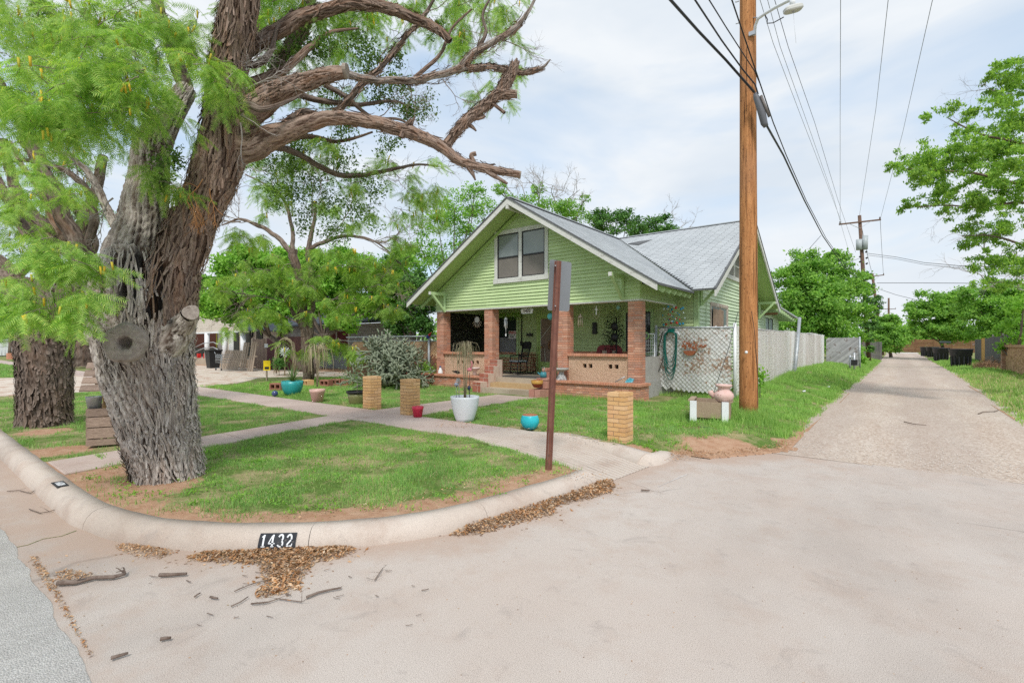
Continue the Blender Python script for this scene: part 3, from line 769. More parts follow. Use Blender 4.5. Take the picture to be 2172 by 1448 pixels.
bb = MB(); bb.tube([(DX1-.32+.16*cos(a), Ym-.06, 1.62+.16*sin(a)) for a in np.linspace(0, 2*pi, 14)], .045, 6); bb.build('wreath', M_wooddk, dr)
bb = MB(); bb.ball((DX0+.13, Ym-.06, 1.55), .035); bb.build('handle', mat('brass', None, (.6, .35, .12), .35, .9), dr)
# windows
def window(cx0, cx1, z0, z1, plane='Y', fixed=Ym, outw=-1, panes=1, tm=M_trimg, sashm=M_black, lower=M_screen, upper=M_glass, w=.09, parent=house):
    def B(bb, a0_, a1_, zz0, zz1, d0, d1):
        if plane == 'Y': bb.box((a0_, min(fixed+outw*d0, fixed+outw*d1), zz0), (a1_, max(fixed+outw*d0, fixed+outw*d1), zz1))
        else: bb.box((min(fixed+outw*d0, fixed+outw*d1), a0_, zz0), (max(fixed+outw*d0, fixed+outw*d1), a1_, zz1))
    c = ((cx0+cx1)/2, fixed, (z0+z1)/2) if plane == 'Y' else (fixed, (cx0+cx1)/2, (z0+z1)/2)
    wn = thing('window', None, None, c); wn.parent = parent; wn.location = Vector(c)-wloc(parent)
    bb = MB(); B(bb, cx0-w, cx0, z0-w, z1+w, -.01, .04); B(bb, cx1, cx1+w, z0-w, z1+w, -.01, .04); B(bb, cx0, cx1, z1, z1+w, -.01, .041)
    B(bb, cx0-w-.03, cx1+w+.03, z0-w-.03, z0, -.01, .07)
    pw = (cx1-cx0)/panes
    for i in range(1, panes): B(bb, cx0+pw*i-w*.5, cx0+pw*i+w*.5, z0, z1, -.01, .039)
    bb.build('frame', tm, wn)
    for i in range(panes):
        a0_, a1_ = cx0+pw*i+(w*.5 if i else 0), cx0+pw*(i+1)-(w*.5 if i < panes-1 else 0)
        zm = z0+(z1-z0)*.47; s_ = .035
        bb = MB(); B(bb, a0_, a0_+s_, z0, z1, 0, .028); B(bb, a1_-s_, a1_, z0, z1, 0, .028); B(bb, a0_+s_, a1_-s_, z0, z0+s_, 0, .027); B(bb, a0_+s_, a1_-s_, z1-s_, z1, 0, .027); B(bb, a0_+s_, a1_-s_, zm-.025, zm+.025, 0, .029); bb.build('sash', sashm, wn)
        bb = MB(); B(bb, a0_+s_, a1_-s_, z0+s_, zm-.025, -.005, .012); bb.build('pane', lower, wn)
        bb = MB(); B(bb, a0_+s_, a1_-s_, zm+.025, z1-s_, -.005, .008); bb.build('pane', upper, wn)
    return wn
M_greyglass = weather('dusty_glass', (.18, .21, .20), (.24, .27, .255), 2, .12, (.3, .32, .3), (.6, .75), 5, .02, spec=.7)
window(-10.38, -8.50, 3.80, 5.24, fixed=Yw, panes=2, tm=M_trim, upper=M_greyglass, lower=weather('brown_screen2', (.17, .155, .14), (.21, .19, .17), 2), w=.125)
window(-12.5, -11.62, 1.25, 2.72, upper=mat('dark_curtain_glass', None, (.035, .05, .045), .15, 0, .6), lower=weather('blind', (.22, .23, .25), (.28, .3, .32), 3))
window(-7.05, -6.2, 1.4, 2.7)
# danger notice in the window
nt_ = part('notice', (-11.8, Ym-.06, 2.05)); bb = MB(); bb.box((-11.98, Ym-.062, 1.87), (-11.62, Ym-.05, 2.17)); bb.build('board', M_white, nt_)
bb = MB(); bb.box((-11.965, Ym-.066, 2.06), (-11.635, Ym-.061, 2.155)); bb.build('red_band', mat('red_print', None, (.5, .08, .09), .6), nt_)
def _text(s_, parent, loc, size, m, rx=pi/2, rz=0, name='lettering', ext=.002, off=0.0, bold=True):
    cu = bpy.data.curves.new(name, 'FONT'); cu.body = s_; cu.size = size; cu.align_x = 'CENTER'; cu.align_y = 'CENTER'; cu.extrude = ext; cu.offset = off; cu.resolution_u = 2
    cu.materials.append(m); o = link(name, cu, parent, Vector(loc)-(wloc(parent) if parent else Vector())); o.rotation_euler = (rx, 0, rz); return o
def text(*a, **k):
    o = _text(*a, **k); bpy.context.view_layer.update(); dg = bpy.context.evaluated_depsgraph_get()
    me = bpy.data.meshes.new_from_object(o.evaluated_get(dg)); n = bpy.data.objects.new(o.name, me); COL.objects.link(n)
    n.parent = o.parent; n.location = o.location; n.rotation_euler = o.rotation_euler; nm = o.name; bpy.data.objects.remove(o); n.name = nm
    return n
text('DANGER', nt_, (-11.8, Ym-.068, 2.105), .075, M_white, off=.001)
text('Beware of', nt_, (-11.8, Ym-.064, 2.0), .06, M_black, off=.001)
text('DOG', nt_, (-11.8, Ym-.064, 1.925), .07, M_black, off=.002)
# mailbox and wall bits on the front wall
bb = MB(); bb.box((-11.06, Ym-.14, 1.96), (-10.84, Ym-.02, 2.06)); bb.build('letter_box', M_black, house)
bb = MB(); bb.tube([(-11.36, Ym-.04, 3.0), (-11.36, Ym-.04, 1.75)], .022, 6); bb.box((-11.4, Ym-.08, 1.6), (-11.32, Ym-.02, 1.78)); bb.build('conduit', M_black, house)
bb = MB(); bb.box((-8.27, Ym-.1, 2.0), (-8.12, Ym-.02, 2.4)); bb.build('wall_box', M_black, house)

# ---------------- corner board + side wall
sw_ = part('side_wall', (Xm, 20, 1.8))
bb = MB(); bb.prism([(Xm, Ym, .2), (Xm, 28.0, .2), (Xm, 28.0, 3.15), (Xm, 24.1, 3.2), (Xm, 19.4, 5.98), (Xm, Ym, mroofz(Ym)-.12)], (-.1, 0, 0)); bb.build('wall_backing', M_greenS, sw_)
bb = MB(); bb.box((Xm-.11, Ym-.03, .2), (Xm+.03, Ym+.10, 3.5)); bb.build('corner_board', M_trimg, sw_)
bb = MB(); bb.box((Xm-.02, 27.95, .2), (Xm+.035, 28.06, 3.1)); bb.build('corner_board', M_trimg, sw_)
def spanS(z):
    lo = Ym+.1; hi = 27.95
    if z > 3.0:
        g_ = (z+.17-3.25)/sm; lo = max(lo, 14.6+g_); hi = min(hi, 24.2-g_)
    return lo, hi
boards(sw_, 'X', Xm, .75, 5.8, spanS, M_greenS, 1, holes=[(16.38, 18.52, 1.3, 3.02), (24.7, 26.7, 1.5, 3.0), (17.6, 21.2, 3.98, 5.2)], exp=.118)
M_bleach = weather('bleached_trim', (.40, .32, .26), (.52, .44, .37), 9, .8, (.6, .58, .52), (.55, .62), 9)
wn = window(16.5, 18.4, 1.4, 2.92, 'X', Xm, 1, 1, M_bleach, weather('old_sash', (.42, .36, .3), (.55, .5, .44), 8), mat('behind_glass', None, (.10, .12, .13), .3), mat('behind_glass2', None, (.16, .2, .2), .3), w=.1)
# torn brown curtain hanging over the window
bb = MB(); n_ = 18; cv = []
for i in range(n_+1):
    u = i/n_; y = 16.6+1.25*u
    top = 2.86-.07*abs(sin(3.4*pi*u)); bot = 2.02+.25*max(0, u-.62)/.38*1.2+.05*sin(9*u)
    for z in np.linspace(top, bot, 6): cv.append((Xm+.075+.022*sin(12*u+2*z), y, z))
bb.add(cv, [(i*6+j, (i+1)*6+j, (i+1)*6+j+1, i*6+j+1) for i in range(n_) for j in range(5)], True); bb.build('torn_cloth', weather('burlap', (.27, .19, .14), (.36, .26, .19), 8, .95, (.2, .13, .1), (.6, .7), 5), wn)
bb = MB()
for y in np.linspace(16.62, 17.5, 6): bb.box((Xm+.05, y, 1.42), (Xm+.06, y+.07, 2.0))
bb.build('blind_strips', M_white, wn)
window(24.85, 26.55, 1.62, 2.88, 'X', Xm, 1, 2, M_greenS, M_black, weather('blue_grey_pane', (.30, .36, .38), (.36, .42, .44), 3, .3), weather('blue_grey_pane2', (.33, .39, .41), (.38, .44, .46), 3, .3), w=.07)
window(17.75, 21.05, 4.12, 5.05, 'X', Xm, 1, 4, M_trim, M_trim, M_screen, M_screen, w=.1)
bb = MB(); bb.tube([(Xm+.05, 15.9, 3.0), (Xm+.05, 15.9, .6)], .014, 6); bb.build('conduit', M_greenS, sw_)

# ---------------- roofs
TH = .05
rf = part('roof', (XC, 16, 5))
def slope(parent, P, name, m, th=TH):
    bb = MB(); bb.prism(P, (0, 0, -th)); return bb.build(name, m, parent)
yb2 = 19.4
# front gable slopes (top surface); valley line meets the main slope
slope(rf, [(eL, Yb, ez), (XC, Yb, az), (XC, yb2, az), (eL, 14.55, ez)], 'sheathing', M_soffit)
slope(rf, [(eR, Yb, ez), (eR, 14.55, ez), (XC, yb2, az), (XC, Yb, az)], 'sheathing', M_soffit)
mXL = -14.65
slope(rf, [(eR-.02, 14.6, 3.25), (Xb, 14.6, 3.25), (Xb, 19.4, 6.14), (XC+.0, 19.4, 6.14)], 'sheathing', M_soffit)
slope(rf, [(mXL, 14.6, 3.25), (eL+.0, 14.6, 3.25), (XC, 19.4, 6.14), (mXL, 19.4, 6.14)], 'sheathing', M_soffit)
slope(rf, [(mXL, 19.4, 6.14), (Xb, 19.4, 6.14), (Xb, 24.2, 3.25), (mXL, 24.2, 3.25)], 'sheathing', M_soffit)
# rear wing roof
slope(rf, [(-14.2, 24.0, 3.45), (-4.15, 24.0, 3.45), (-3.95, 28.9, 3.02), (-14.2, 28.9, 3.02)], 'sheathing', M_shingle, .06)
bb = MB()
for y in np.arange(24.6, 28.8, .5): bb.beam((Xm-.2, y, 3.30-.088*(y-24)), (-4.02, y, 3.24-.088*(y-24)), .05, .09)
bb.build('rafter_tail', M_trimg, rf)
# shingles
SH = []
EXP, TW = .143, .305
def shingles(o, along, up, w_fn, nrows, key):
    along, up = Vector(along).normalized(), Vector(up).normalized(); nrm = along.cross(up).normalized()
    if nrm.z < 0: nrm = -nrm
    for r in range(nrows):
        a_, b_ = w_fn(r*EXP, (r+1)*EXP); off = (.5 if r % 2 else 0)*TW+random.uniform(-.01, .01); x = a_-off
        while x < b_-.02:
            xa, xb_ = max(x, a_), min(x+TW, b_)
            if xb_-xa > .04: SH.append((Vector(o)+along*((xa+xb_)/2)+up*(r*EXP+EXP/2), along, up, nrm, xb_-xa, key))
            x += TW
uy = Vector((0, 19.4-14.6, 6.14-3.25)); Lm = uy.length
# main right slope: bounded by valley on the left
shingles((0, 14.58, 3.245), (1, 0, 0), uy, lambda a_, b_: (XC+(eR-XC)*(1-min(1, (a_+b_)/2/Lm))+.03, Xb), int(Lm/EXP), 'm')
ux_ = Vector((XC-eR, 0, az-ez)); Lf = ux_.length
shingles((eR, 0, ez-.004), (0, 1, 0), ux_, lambda a_, b_: (Yb-.02, 14.55+(yb2-14.55)*min(1, (a_+b_)/2/Lf)-.03), int(Lf/EXP), 'f')
SH.sort(key=lambda q: q[0].length if q[5] == 'm' else q[0].length+4)
shm = MB(); shm.box((-.5, -.5, -.5), (.5, .5, .5)); _o = shm.build('shingle', M_shingle); shme = _o.data; bpy.data.objects.remove(_o)
big = MB()
for i, (c, al, up, nn, w_, key) in enumerate(SH):
    th = .018+random.uniform(0, .004); tilt = .06
    u2 = (up*cos(tilt)-nn*sin(tilt)*1).normalized(); n2 = (nn*cos(tilt)+up*sin(tilt)).normalized()
    cc = c+nn*.012
    R = Matrix((al, u2, n2)).transposed()
    if i < 299:
        o = bpy.data.objects.new('shingle', shme); COL.objects.link(o); o.parent = rf; o.location = cc-wloc(rf); o.scale = (w_-.014, EXP+.02, th); o.rotation_euler = R.to_euler()
    else:
        hx, hy, hz_ = al*(w_-.014)/2, u2*(EXP+.02)/2, n2*th/2
        big.add([cc+hx*a+hy*b_+hz_*c_ for a in (-1, 1) for b_ in (-1, 1) for c_ in (-1, 1)], [(0, 1, 3, 2), (4, 6, 7, 5), (0, 4, 5, 1), (2, 3, 7, 6), (0, 2, 6, 4), (1, 5, 7, 3)])
big.build('shingle_field', M_shingle, rf, kind='stuff', fixn=False)
# underlay that shows as the joints between tabs + unseen slopes
M_under = weather('shingle_shadow_line', (.10, .105, .11), (.14, .145, .15), 3, .95)
lift = Vector((0, 0, .004))
def skin(P, m, nm='underlay'):
    bb = MB(); bb.prism([Vector(p)+lift for p in P], (0, 0, .002)); bb.build(nm, m, rf)
skin([(eR, Yb, ez), (eR, 14.55, ez), (XC, yb2, az), (XC, Yb, az)], M_under)
skin([(eR-.02, 14.6, 3.25), (Xb, 14.6, 3.25), (Xb, 19.4, 6.14), (XC+.0, 19.4, 6.14)], M_under)
skin([(eL, Yb, ez), (XC, Yb, az), (XC, yb2, az), (eL, 14.55, ez)], M_shingle, 'shingle_sheet')
skin([(mXL, 14.6, 3.25), (eL, 14.6, 3.25), (XC, 19.4, 6.14), (mXL, 19.4, 6.14)], M_shingle, 'shingle_sheet')
skin([(mXL, 19.4, 6.14), (Xb, 19.4, 6.14), (Xb, 24.2, 3.25), (mXL, 24.2, 3.25)], M_shingle, 'shingle_sheet')
bb = MB(); bb.beam((mXL, 19.4, 6.165), (Xb, 19.4, 6.165), .22, .03); bb.build('ridge_cap', M_shingle, rf)
bb = MB(); bb.beam((XC, Yb-.02, 6.145), (XC, 19.4, 6.145), .2, .03); bb.build('ridge_cap', M_shingle, rf)
bb = MB(); bb.beam((eR, 14.57, 3.235), (XC+.1, 19.35, 6.12), .05, .03); bb.build('valley_flashing', M_under, rf)
q0 = Vector((-8.55, 18.6, 5.69)); bb = MB(); bb.prism([q0, q0+Vector((.55, -.25, -.13)), q0+Vector((.95, .12, .06)), q0+Vector((.35, .1, .06))], (0, 0, .035)); bb.build('torn_patch', M_under, rf)
# barge boards of front gable
def barge(p, q, m=M_trim, w_=.045, h_=.19, name='barge_board', edge=True):
    p, q = Vector(p), Vector(q); bb = MB(); d = (q-p).normalized()
    f = Vector((0, 0, -h_/2+.01)); 
    a0_ = [p, q, q+Vector((0, 0, -h_)), p+Vector((0, 0, -h_))]
    ext = Vector((0, -w_, 0)) if abs(d.x) > abs(d.y) else Vector((w_, 0, 0))
    bb.prism(a0_, ext); bb.build(name, m, rf)
barge((eL-.02, Yb, ez-.0), (XC, Yb, az)); barge((XC, Yb, az), (eR+.02, Yb, ez))
bb = MB(); bb.prism([(eL-.03, Yb-.07, ez-.02), (XC, Yb-.07, az-.01), (XC, Yb-.07, az+.035), (eL-.03, Yb-.07, ez+.02)], (0, .09, 0)); bb.build('drip_edge', M_under, rf)
bb = MB(); bb.prism([(XC, Yb-.07, az-.01), (eR+.03, Yb-.07, ez-.02), (eR+.03, Yb-.07, ez+.02), (XC, Yb-.07, az+.035)], (0, .09, 0)); bb.build('drip_edge', M_under, rf)
for (p, q) in (((eR+.012, Yb, ez-.012), (eR+.012, 14.56, ez-.012)), ((eR, 14.59, 3.238), (Xb+.03, 14.59, 3.238)), ((eL-.012, Yb, ez-.012), (eL-.012, 14.56, ez-.012))):
    bb = MB(); bb.beam(p, q, .03, .06); bb.build('drip_edge', M_under, rf)
barge((Xb, 14.52, 3.2), (Xb, 19.4, 6.14)); barge((Xb, 19.4, 6.14), (Xb, 24.28, 3.2))
bb = MB(); bb.prism([(Xb+.0, 14.5, 3.22), (Xb, 19.4, 6.15), (Xb, 19.4, 6.19), (Xb, 14.5, 3.26)], (.06, 0, 0)); bb.prism([(Xb+.0, 24.3, 3.22), (Xb, 19.4, 6.15), (Xb, 19.4, 6.19), (Xb, 24.3, 3.26)], (.06, 0, 0)); bb.build('drip_edge', M_under, rf)
# frieze boards under soffit
for (p, q) in (((XL-.02, Yw-.03, roofz(XL)-.12), (XC, Yw-.03, az-.12)), ((XC, Yw-.03, az-.12), (XR+.02, Yw-.03, roofz(XR)-.12))):
    bb = MB(); p, q = Vector(p), Vector(q); bb.prism([p, q, q+Vector((0, 0, -.13)), p+Vector((0, 0, -.13))], (0, -.015, 0)); bb.build('frieze_board', M_soffit, fg)
# soffit boards lines
bb = MB()
for i in range(9):
    y = Yb+.03+i*.085
    if y < Yw: 
        bb.beam((eL+.1, y, roofz(eL+.1)-.054), (XC, y, az-.054), .012, .006); bb.beam((eR-.1, y, roofz(eR-.1)-.054), (XC, y, az-.054), .012, .006)
bb.build('soffit_bead', M_green, rf)
bb = MB()
for i in range(7):
    x = Xm+.05+i*.1
    if x < Xb: bb.beam((x, 14.7, mroofz(14.7)-.054), (x, 19.4, 6.085), .012, .006); bb.beam((x, 24.1, mroofz(24.1)-.054), (x, 19.4, 6.085), .012, .006)
bb.build('soffit_bead', M_green, rf)
# triangular brackets
def bracket(base, top, out, drop, parent=rf):
    """base: point on wall at the height of the arm; out: vector to the tip"""
    base, out = Vector(base), Vector(out); tip = base+out
    br = thing('bracket', None, None, base); br.parent = parent; br.location = base-wloc(parent)
    bb = MB(); bb.beam(base, tip, .09, .1); bb.build('arm', M_trimg, br)
    bb = MB(); bb.beam(tip, tip+out.normalized()*.03, .095, .105); bb.build('arm_end', M_trim, br)
    bb = MB(); bb.beam(base+Vector((0, 0, .02))+out.normalized()*.04, base+Vector((0, 0, -drop))+out.normalized()*.04, .09, .07, (1, 1, 0)); bb.build('post', M_trimg, br)
    bb = MB(); bb.beam(base+Vector((0, 0, -drop+.04))+out.normalized()*.05, tip-out.normalized()*.08-Vector((0, 0, .03)), .085, .08); bb.build('brace', M_trimg, br)
bracket((XL+.5, Yw-.02, 3.44), 0, (0, -.74, 0), .64)
bracket((XR-.5, Yw-.02, 3.50), 0, (0, -.74, 0), .62)
bb = MB(); bb.beam((XC, Yw, 5.84), (XC, Yb-.06, 5.84), .09, .12); bb.build('ridge_beam', M_trim, rf)
bracket((Xm+.02, 15.35, 3.42), 0, (.62, -.0, 0), .6)
bracket((Xm+.02, 23.4, 3.42), 0, (.68, 0, 0), .66)
bb = MB(); bb.beam((Xm, 19.4, 5.85), (Xb+.06, 19.4, 5.85), .09, .12); bb.build('ridge_beam', M_trim, rf)
bb = MB(); bb.box((Xm, 24.2, 2.95), (Xb-.05, 24.3, 3.05)); bb.build('bare_soffit', M_wooddk, rf)
# rafter tails on the short porch eave
for y in (12.35, 12.8, 13.2, 13.6, 14.0, 14.4):
    bb = MB(); p = Vector((eR-.62, y, roofz(eR-.62)-.16)); q = Vector((eR-.03, y, ez-.15)); bb.beam(p, q, .05, .1); bb.build('rafter_tail', M_trimg, rf)
for y in (12.4, 13.3, 14.2):
    bb = MB(); bb.beam((eL+.62, y, roofz(eL+.62)-.16), (eL+.03, y, ez-.15), .05, .1); bb.build('rafter_tail', M_trimg, rf)
# left wall of the porch bay (dark shade cloth side opening with vines) and body
bb = MB(); bb.box((-13.95, Ym, .15), (-13.85, 24, 3.2)); bb.build('west_wall', M_green, house)
bb = MB(); bb.box((-13.85, 27.9, .15), (Xm-.1, 28, 3.1)); bb.box((-13.95, 24, .15), (-13.85, 28, 3.1)); bb.build('rear_wall', M_green, house)
bb = MB(); bb.prism([(-13.95, 14.7, 3.2), (-13.95, 24.1, 3.2), (-13.95, 19.4, 6.0)], (.1, 0, 0)); bb.build('west_gable', M_green, house)
# concrete-block foundation strip beside the porch
bb = MB(); bb.box((XR-.02, Yw+.3, .1), (XR+.02, Ym, .62)); bb.build('foundation', weather('block', (.34, .33, .31), (.42, .41, .39), 5), house)
bb = MB(); bb.box((XR-.14, Yw+.36, .62), (XR-.0, Ym, 1.3)); bb.build('porch_side_wall', weather('block2', (.36, .34, .32), (.44, .42, .39), 5), house)
bb = MB(); bb.box((XL-.0, Yw+.36, .1), (XL+.14, Ym, 1.3)); bb.build('porch_side_wall', M_stucco, house)
# screen of dried vine on dark net across the porch's left end
bb = MB(); bb.box((XL+.05, Yw+.38, 1.3), (XL+.06, Ym, 2.84)); bb.build('shade_net', M_dark, house)
# ------------------------------------------------------------------ yard objects
M_ybrick = brickmat('yellow_brick', [(.62, .36, .15), (.68, .42, .19), (.58, .34, .16), (.72, .47, .25), (.64, .36, .17)], (.70, .52, .33))
M_ymortar = weather('grey_mortar', (.26, .20, .15), (.34, .27, .21), 8)
M_pwood = woodmat('grey_planks', (.20, .14, .11), (.40, .30, .24), (1.2, 1.2, 9), .85, .25)

def _pole(t, b):
    p = mapping(t, gco(t), (6, 6, .5))
    f = noise(t, p, 3.2, 6, .65, .5)
    c = mixc(t, ramp(t, f, [(.35, 0), (.66, 1)]), (.32, .13, .045), (.56, .27, .11))
    sp = noise(t, mapping(t, gco(t), (14, 14, 4)), 4, 4, .7)
    c = mixc(t, ramp(t, sp, [(.57, 0), (.64, .85)]), c, (.09, .04, .02))
    dk = noise(t, gco(t), .8, 3); c = mixc(t, ramp(t, dk, [(.5, 0), (.7, .3)]), c, (.3, .16, .1))
    t.links.new(c, b.inputs['Base Color']); bump(t, b, f, .7, .02)
M_poleW = mat('creosote_pole', _pole, rough=.8, spec=.2)
M_poleD = woodmat('old_pole', (.10, .06, .045), (.22, .14, .10), (3, 3, .6), .85, .1)
def pillar(px, py, label, ox=0, oy=0, W=.305, rz=0, n=12):
    c = gp(px, py, .15); z0 = hz(c.x, c.y)-.03
    c = Vector((c.x-W/2+ox, c.y+W/2+oy, z0))
    t = thing('brick_pillar', label, 'pillar', c, 'yellow brick pillars along the walk')
    bb = MB(); bb.box((c.x-W/2+.012, c.y-W/2+.012, z0-.1), (c.x+W/2-.012, c.y+W/2-.012, z0+n*.067-.02)); bb.build('mortar', M_ymortar, t)
    z = z0
    for k in range(n):
        q = .198 if k % 2 else W-.198
        for (ax, aw, by, bw) in ((0, q, 0, .1), (W-.1, .1, 0, W-q if 0 else q), (W-q, q, W-.1, .1), (0, .1, W-q, q)):
            pass
        L_ = .198; D = W-L_
        if k % 2:
            bl = [(0, L_, 0, D), (L_, D, 0, L_), (W-L_, L_, L_, D), (0, D, D, L_)]
        else:
            bl = [(0, D, 0, L_), (D, L_, 0, D), (L_, D, D, L_), (0, L_, L_, D)]
        for (ax, aw, by, bw) in bl:
            g = .009
            piece('brick', unit('brick_y', M_ybrick), t, (c.x-W/2+ax+aw/2+random.uniform(-.002, .002), c.y-W/2+by+bw/2+random.uniform(-.002, .002), z+.029), (aw-g, bw-g, .058))
        z += .067
    return t
pillar(1326, 939, 'yellow brick pillar standing alone beside the curb ramp, nearest the alley', n=12)
pillar(786, 869, 'yellow brick pillar on the left side of the front walk', n=12)
pillar(868, 882, 'yellow brick pillar on the right side of the front walk, behind the red pot', n=12)

def pot(name, label, cat, c, prof, m, inner=None, soil=None, rimm=None, rimprof=None, n=32):
    c = Vector(c); t = thing(name, label, cat, c)
    bb = MB(); R, Ht = prof[-1]; th = .012
    ip = [(max(r-th, .01), z) for r, z in prof[::-1] if z > Ht*.45]
    bb.lathe(c, [(.001, 0)]+prof+[(R-th, Ht)]+ip[1:]+[(.001, ip[-1][1])], n); bb.build('body', m, t)
    if rimprof: bb = MB(); bb.lathe(c, rimprof, n); bb.build('rim', rimm or m, t)
    if soil: bb = MB(); bb.lathe(c, [(.001, Ht*.86+.01), (np.interp(Ht*.86, [p[1] for p in prof], [p[0] for p in prof])-th-.002, Ht*.86)], n); bb.build('soil', soil, t)
    return t
M_pot_soil = weather('pot_soil', (.10, .07, .05), (.2, .15, .1), 30)
def glaze(name, c, c2, w=(.62, .75)): return weather(name, c, c2, 3, .35, tuple(x*.7 for x in c), w, 6, .05, 40, spec=.5)
def g0(px, py, dz=0.0):
    c = gp(px, py, .15); c.z = hz(c.x, c.y)+dz; return c
wp = g0(986, 893); 
pot('white_pot', 'large smooth white planter holding a dried weeping plant', 'plant pot', wp, [(.16, 0), (.19, .08), (.235, .22), (.265, .36), (.278, .46), (.282, .50)], glaze('white_glaze', (.70, .74, .78), (.74, .78, .82)), soil=M_pot_soil)
tp = g0(620, 838); pot('teal_pot', 'rounded teal planter with a spiky yucca', 'plant pot', tp, [(.14, 0), (.21, .06), (.27, .18), (.30, .32), (.302, .43)], glaze('teal_glaze', (.02, .30, .31), (.04, .37, .38)), soil=M_pot_soil)
pp = g0(673, 852); pot('pink_pot', 'tapered pale pink plastic pot beside the sidewalk', 'plant pot', pp, [(.125, 0), (.185, .27), (.192, .275), (.20, .345)], glaze('pink_plastic', (.60, .38, .32), (.66, .43, .37)), soil=M_pot_soil)
bp = g0(757, 858); pot('olive_pot', 'olive green pot with a black rim behind the left pillar', 'plant pot', bp, [(.15, 0), (.19, .08), (.215, .2), (.225, .3)], glaze('olive_glaze', (.15, .16, .06), (.22, .22, .09)), soil=M_pot_soil, rimm=M_black, rimprof=[(.222, .29), (.25, .30), (.262, .345), (.25, .355), (.235, .35)])
rp_ = g0(886, 885, .02); pot('red_pot', 'small bright red pot at the foot of the right pillar', 'plant pot', rp_, [(.088, 0), (.108, .15), (.116, .155), (.122, .21)], glaze('red_plastic', (.62, .02, .07), (.68, .04, .09)), soil=M_pot_soil)
b2 = g0(1124, 908); pot('turquoise_pot', 'squat turquoise ceramic bowl in the grass near the ramp', 'plant pot', b2, [(.09, 0), (.135, .04), (.165, .11), (.165, .17), (.145, .225), (.135, .245)], glaze('turquoise_glaze', (.01, .42, .50), (.03, .52, .60)), soil=weather('rusty_soil', (.3, .14, .07), (.4, .22, .12), 30), rimm=weather('terracotta', (.35, .14, .08), (.42, .2, .12), 20), rimprof=[(.137, .243), (.132, .252), (.120, .25), (.118, .2)])

# yucca
def spiky(c, name, label, n=70, L=.5, m=None, parent=None, up=.9):
    V, Fc = [], []
    for i in range(n):
        a = random.uniform(0, 2*pi); el = random.uniform(.1, 1.35); l = L*random.uniform(.6, 1.05); w = .011
        d = Vector((cos(a)*cos(el), sin(a)*cos(el), sin(el))); s = Vector((-sin(a), cos(a), 0))
        pts = []
        for k in range(5):
            u = k/4; p = Vector(c)+d*l*u; p.z -= (1-sin(el)*.8)*.3*l*u*u
            ww = w*(1-u*.92)*(1 if k else .7); b = len(V); V += [p-s*ww, p+s*ww]
            if k: Fc.append((b-2, b-1, b+1, b))
    t = npmesh(name, np.array([tuple(v) for v in V]), np.array(Fc), m)
    return props(t, label, 'plant', None, 'thing')
M_yucca = leafmat('yucca_leaf', [(.06, .14, .04), (.14, .25, .08), (.20, .31, .12)], .2)
spiky(tp+Vector((0, 0, .40)), 'yucca', 'spiky green yucca growing in the teal planter', 110, .66, M_yucca)

# dried weeping plant in the white pot
M_dry = leafmat('dry_stem', [(.36, .30, .18), (.45, .38, .26), (.26, .27, .14)], .1, .8)
def weeping(c, R, Ht, n, name, label, m, r=.004, low=.25):
    bb = MB()
    for i in range(3): bb.tube([c+Vector((.02*i-.02, 0, 0)), c+Vector((.03*(i-1), .02*i, Ht*.5)), c+Vector((.05*(i-1), .02, Ht*.93))], [.012, .009, .006], 5)
    for i in range(n):
        a = random.uniform(0, 2*pi); rr = R*random.uniform(.35, 1); top = Ht*random.uniform(.86, 1.06); dr = random.uniform(low*.4, low*1.2)
        p = [c+Vector((.03*cos(a), .03*sin(a), Ht*.8)), c+Vector((rr*.45*cos(a), rr*.45*sin(a), top)), c+Vector((rr*.85*cos(a+.2), rr*.85*sin(a+.2), top-.03)), c+Vector((rr*cos(a+.3), rr*sin(a+.3), top-dr*.6)), c+Vector((rr*.97*cos(a+.3), rr*.97*sin(a+.3), top-dr))]
        bb.tube(p, [r, r, r*.9, r*.8, r*.5], 4, False)
    o = bb.build(name, m, None, fixn=False); return props(o, label, 'plant', None, 'thing')
weeping(wp+Vector((0, 0, .46)), .29, 1.06, 95, 'weeping_shrub', 'dried weeping shrub arching out of the white planter', M_dry, .0035, low=.42)
# garden ornaments stuck in the white pot
c = wp+Vector((-.12, -.04, .45))
o = thing('pinwheel', 'silver wire flower ornament stuck in the white planter', 'ornament', c)
bb = MB(); bb.tube([c, c+Vector((0, 0, .32))], .006, 6); bb.build('stake', M_steel, o)
for i in range(7):
    a = i*2*pi/7; bb = MB(); bb.prism([c+Vector((0, -.01, .33)), c+Vector((.07*cos(a), -.01, .33+.07*sin(a))), c+Vector((.075*cos(a+.5), -.03, .33+.075*sin(a+.5)))], (0, .006, 0)); bb.build('petal', M_steel, o)
c = wp+Vector((-.25, .02, .46)); o = thing('gazing_ball', 'small mirrored ball on a stake at the left rim of the white planter', 'ornament', c)
bb = MB(); bb.tube([c, c+Vector((0, 0, .22))], .005, 5); bb.build('stake', M_steel, o); bb = MB(); bb.ball(c+Vector((0, 0, .25)), .045); bb.build('ball', mat('mirror_ball', None, (.5, .52, .6), .08, 1), o)
c = wp+Vector((.08, .05, .46)); o = thing('flamingo', 'pink flamingo ornament on a thin stake behind the white planter', 'ornament', c)
M_pink = mat('flamingo_pink', None, (.75, .25, .30), .5)
bb = MB(); bb.tube([c, c+Vector((0, 0, .50))], .005, 5); bb.build('stake', M_black, o)
bb = MB(); bb.ball(c+Vector((0, 0, .56)), .05, 8, .75); bb.tube([c+Vector((.03, 0, .58)), c+Vector((.07, 0, .66)), c+Vector((.05, 0, .72)), c+Vector((.01, 0, .70))], [.016, .012, .012, .01], 6); bb.build('body', M_pink, o)
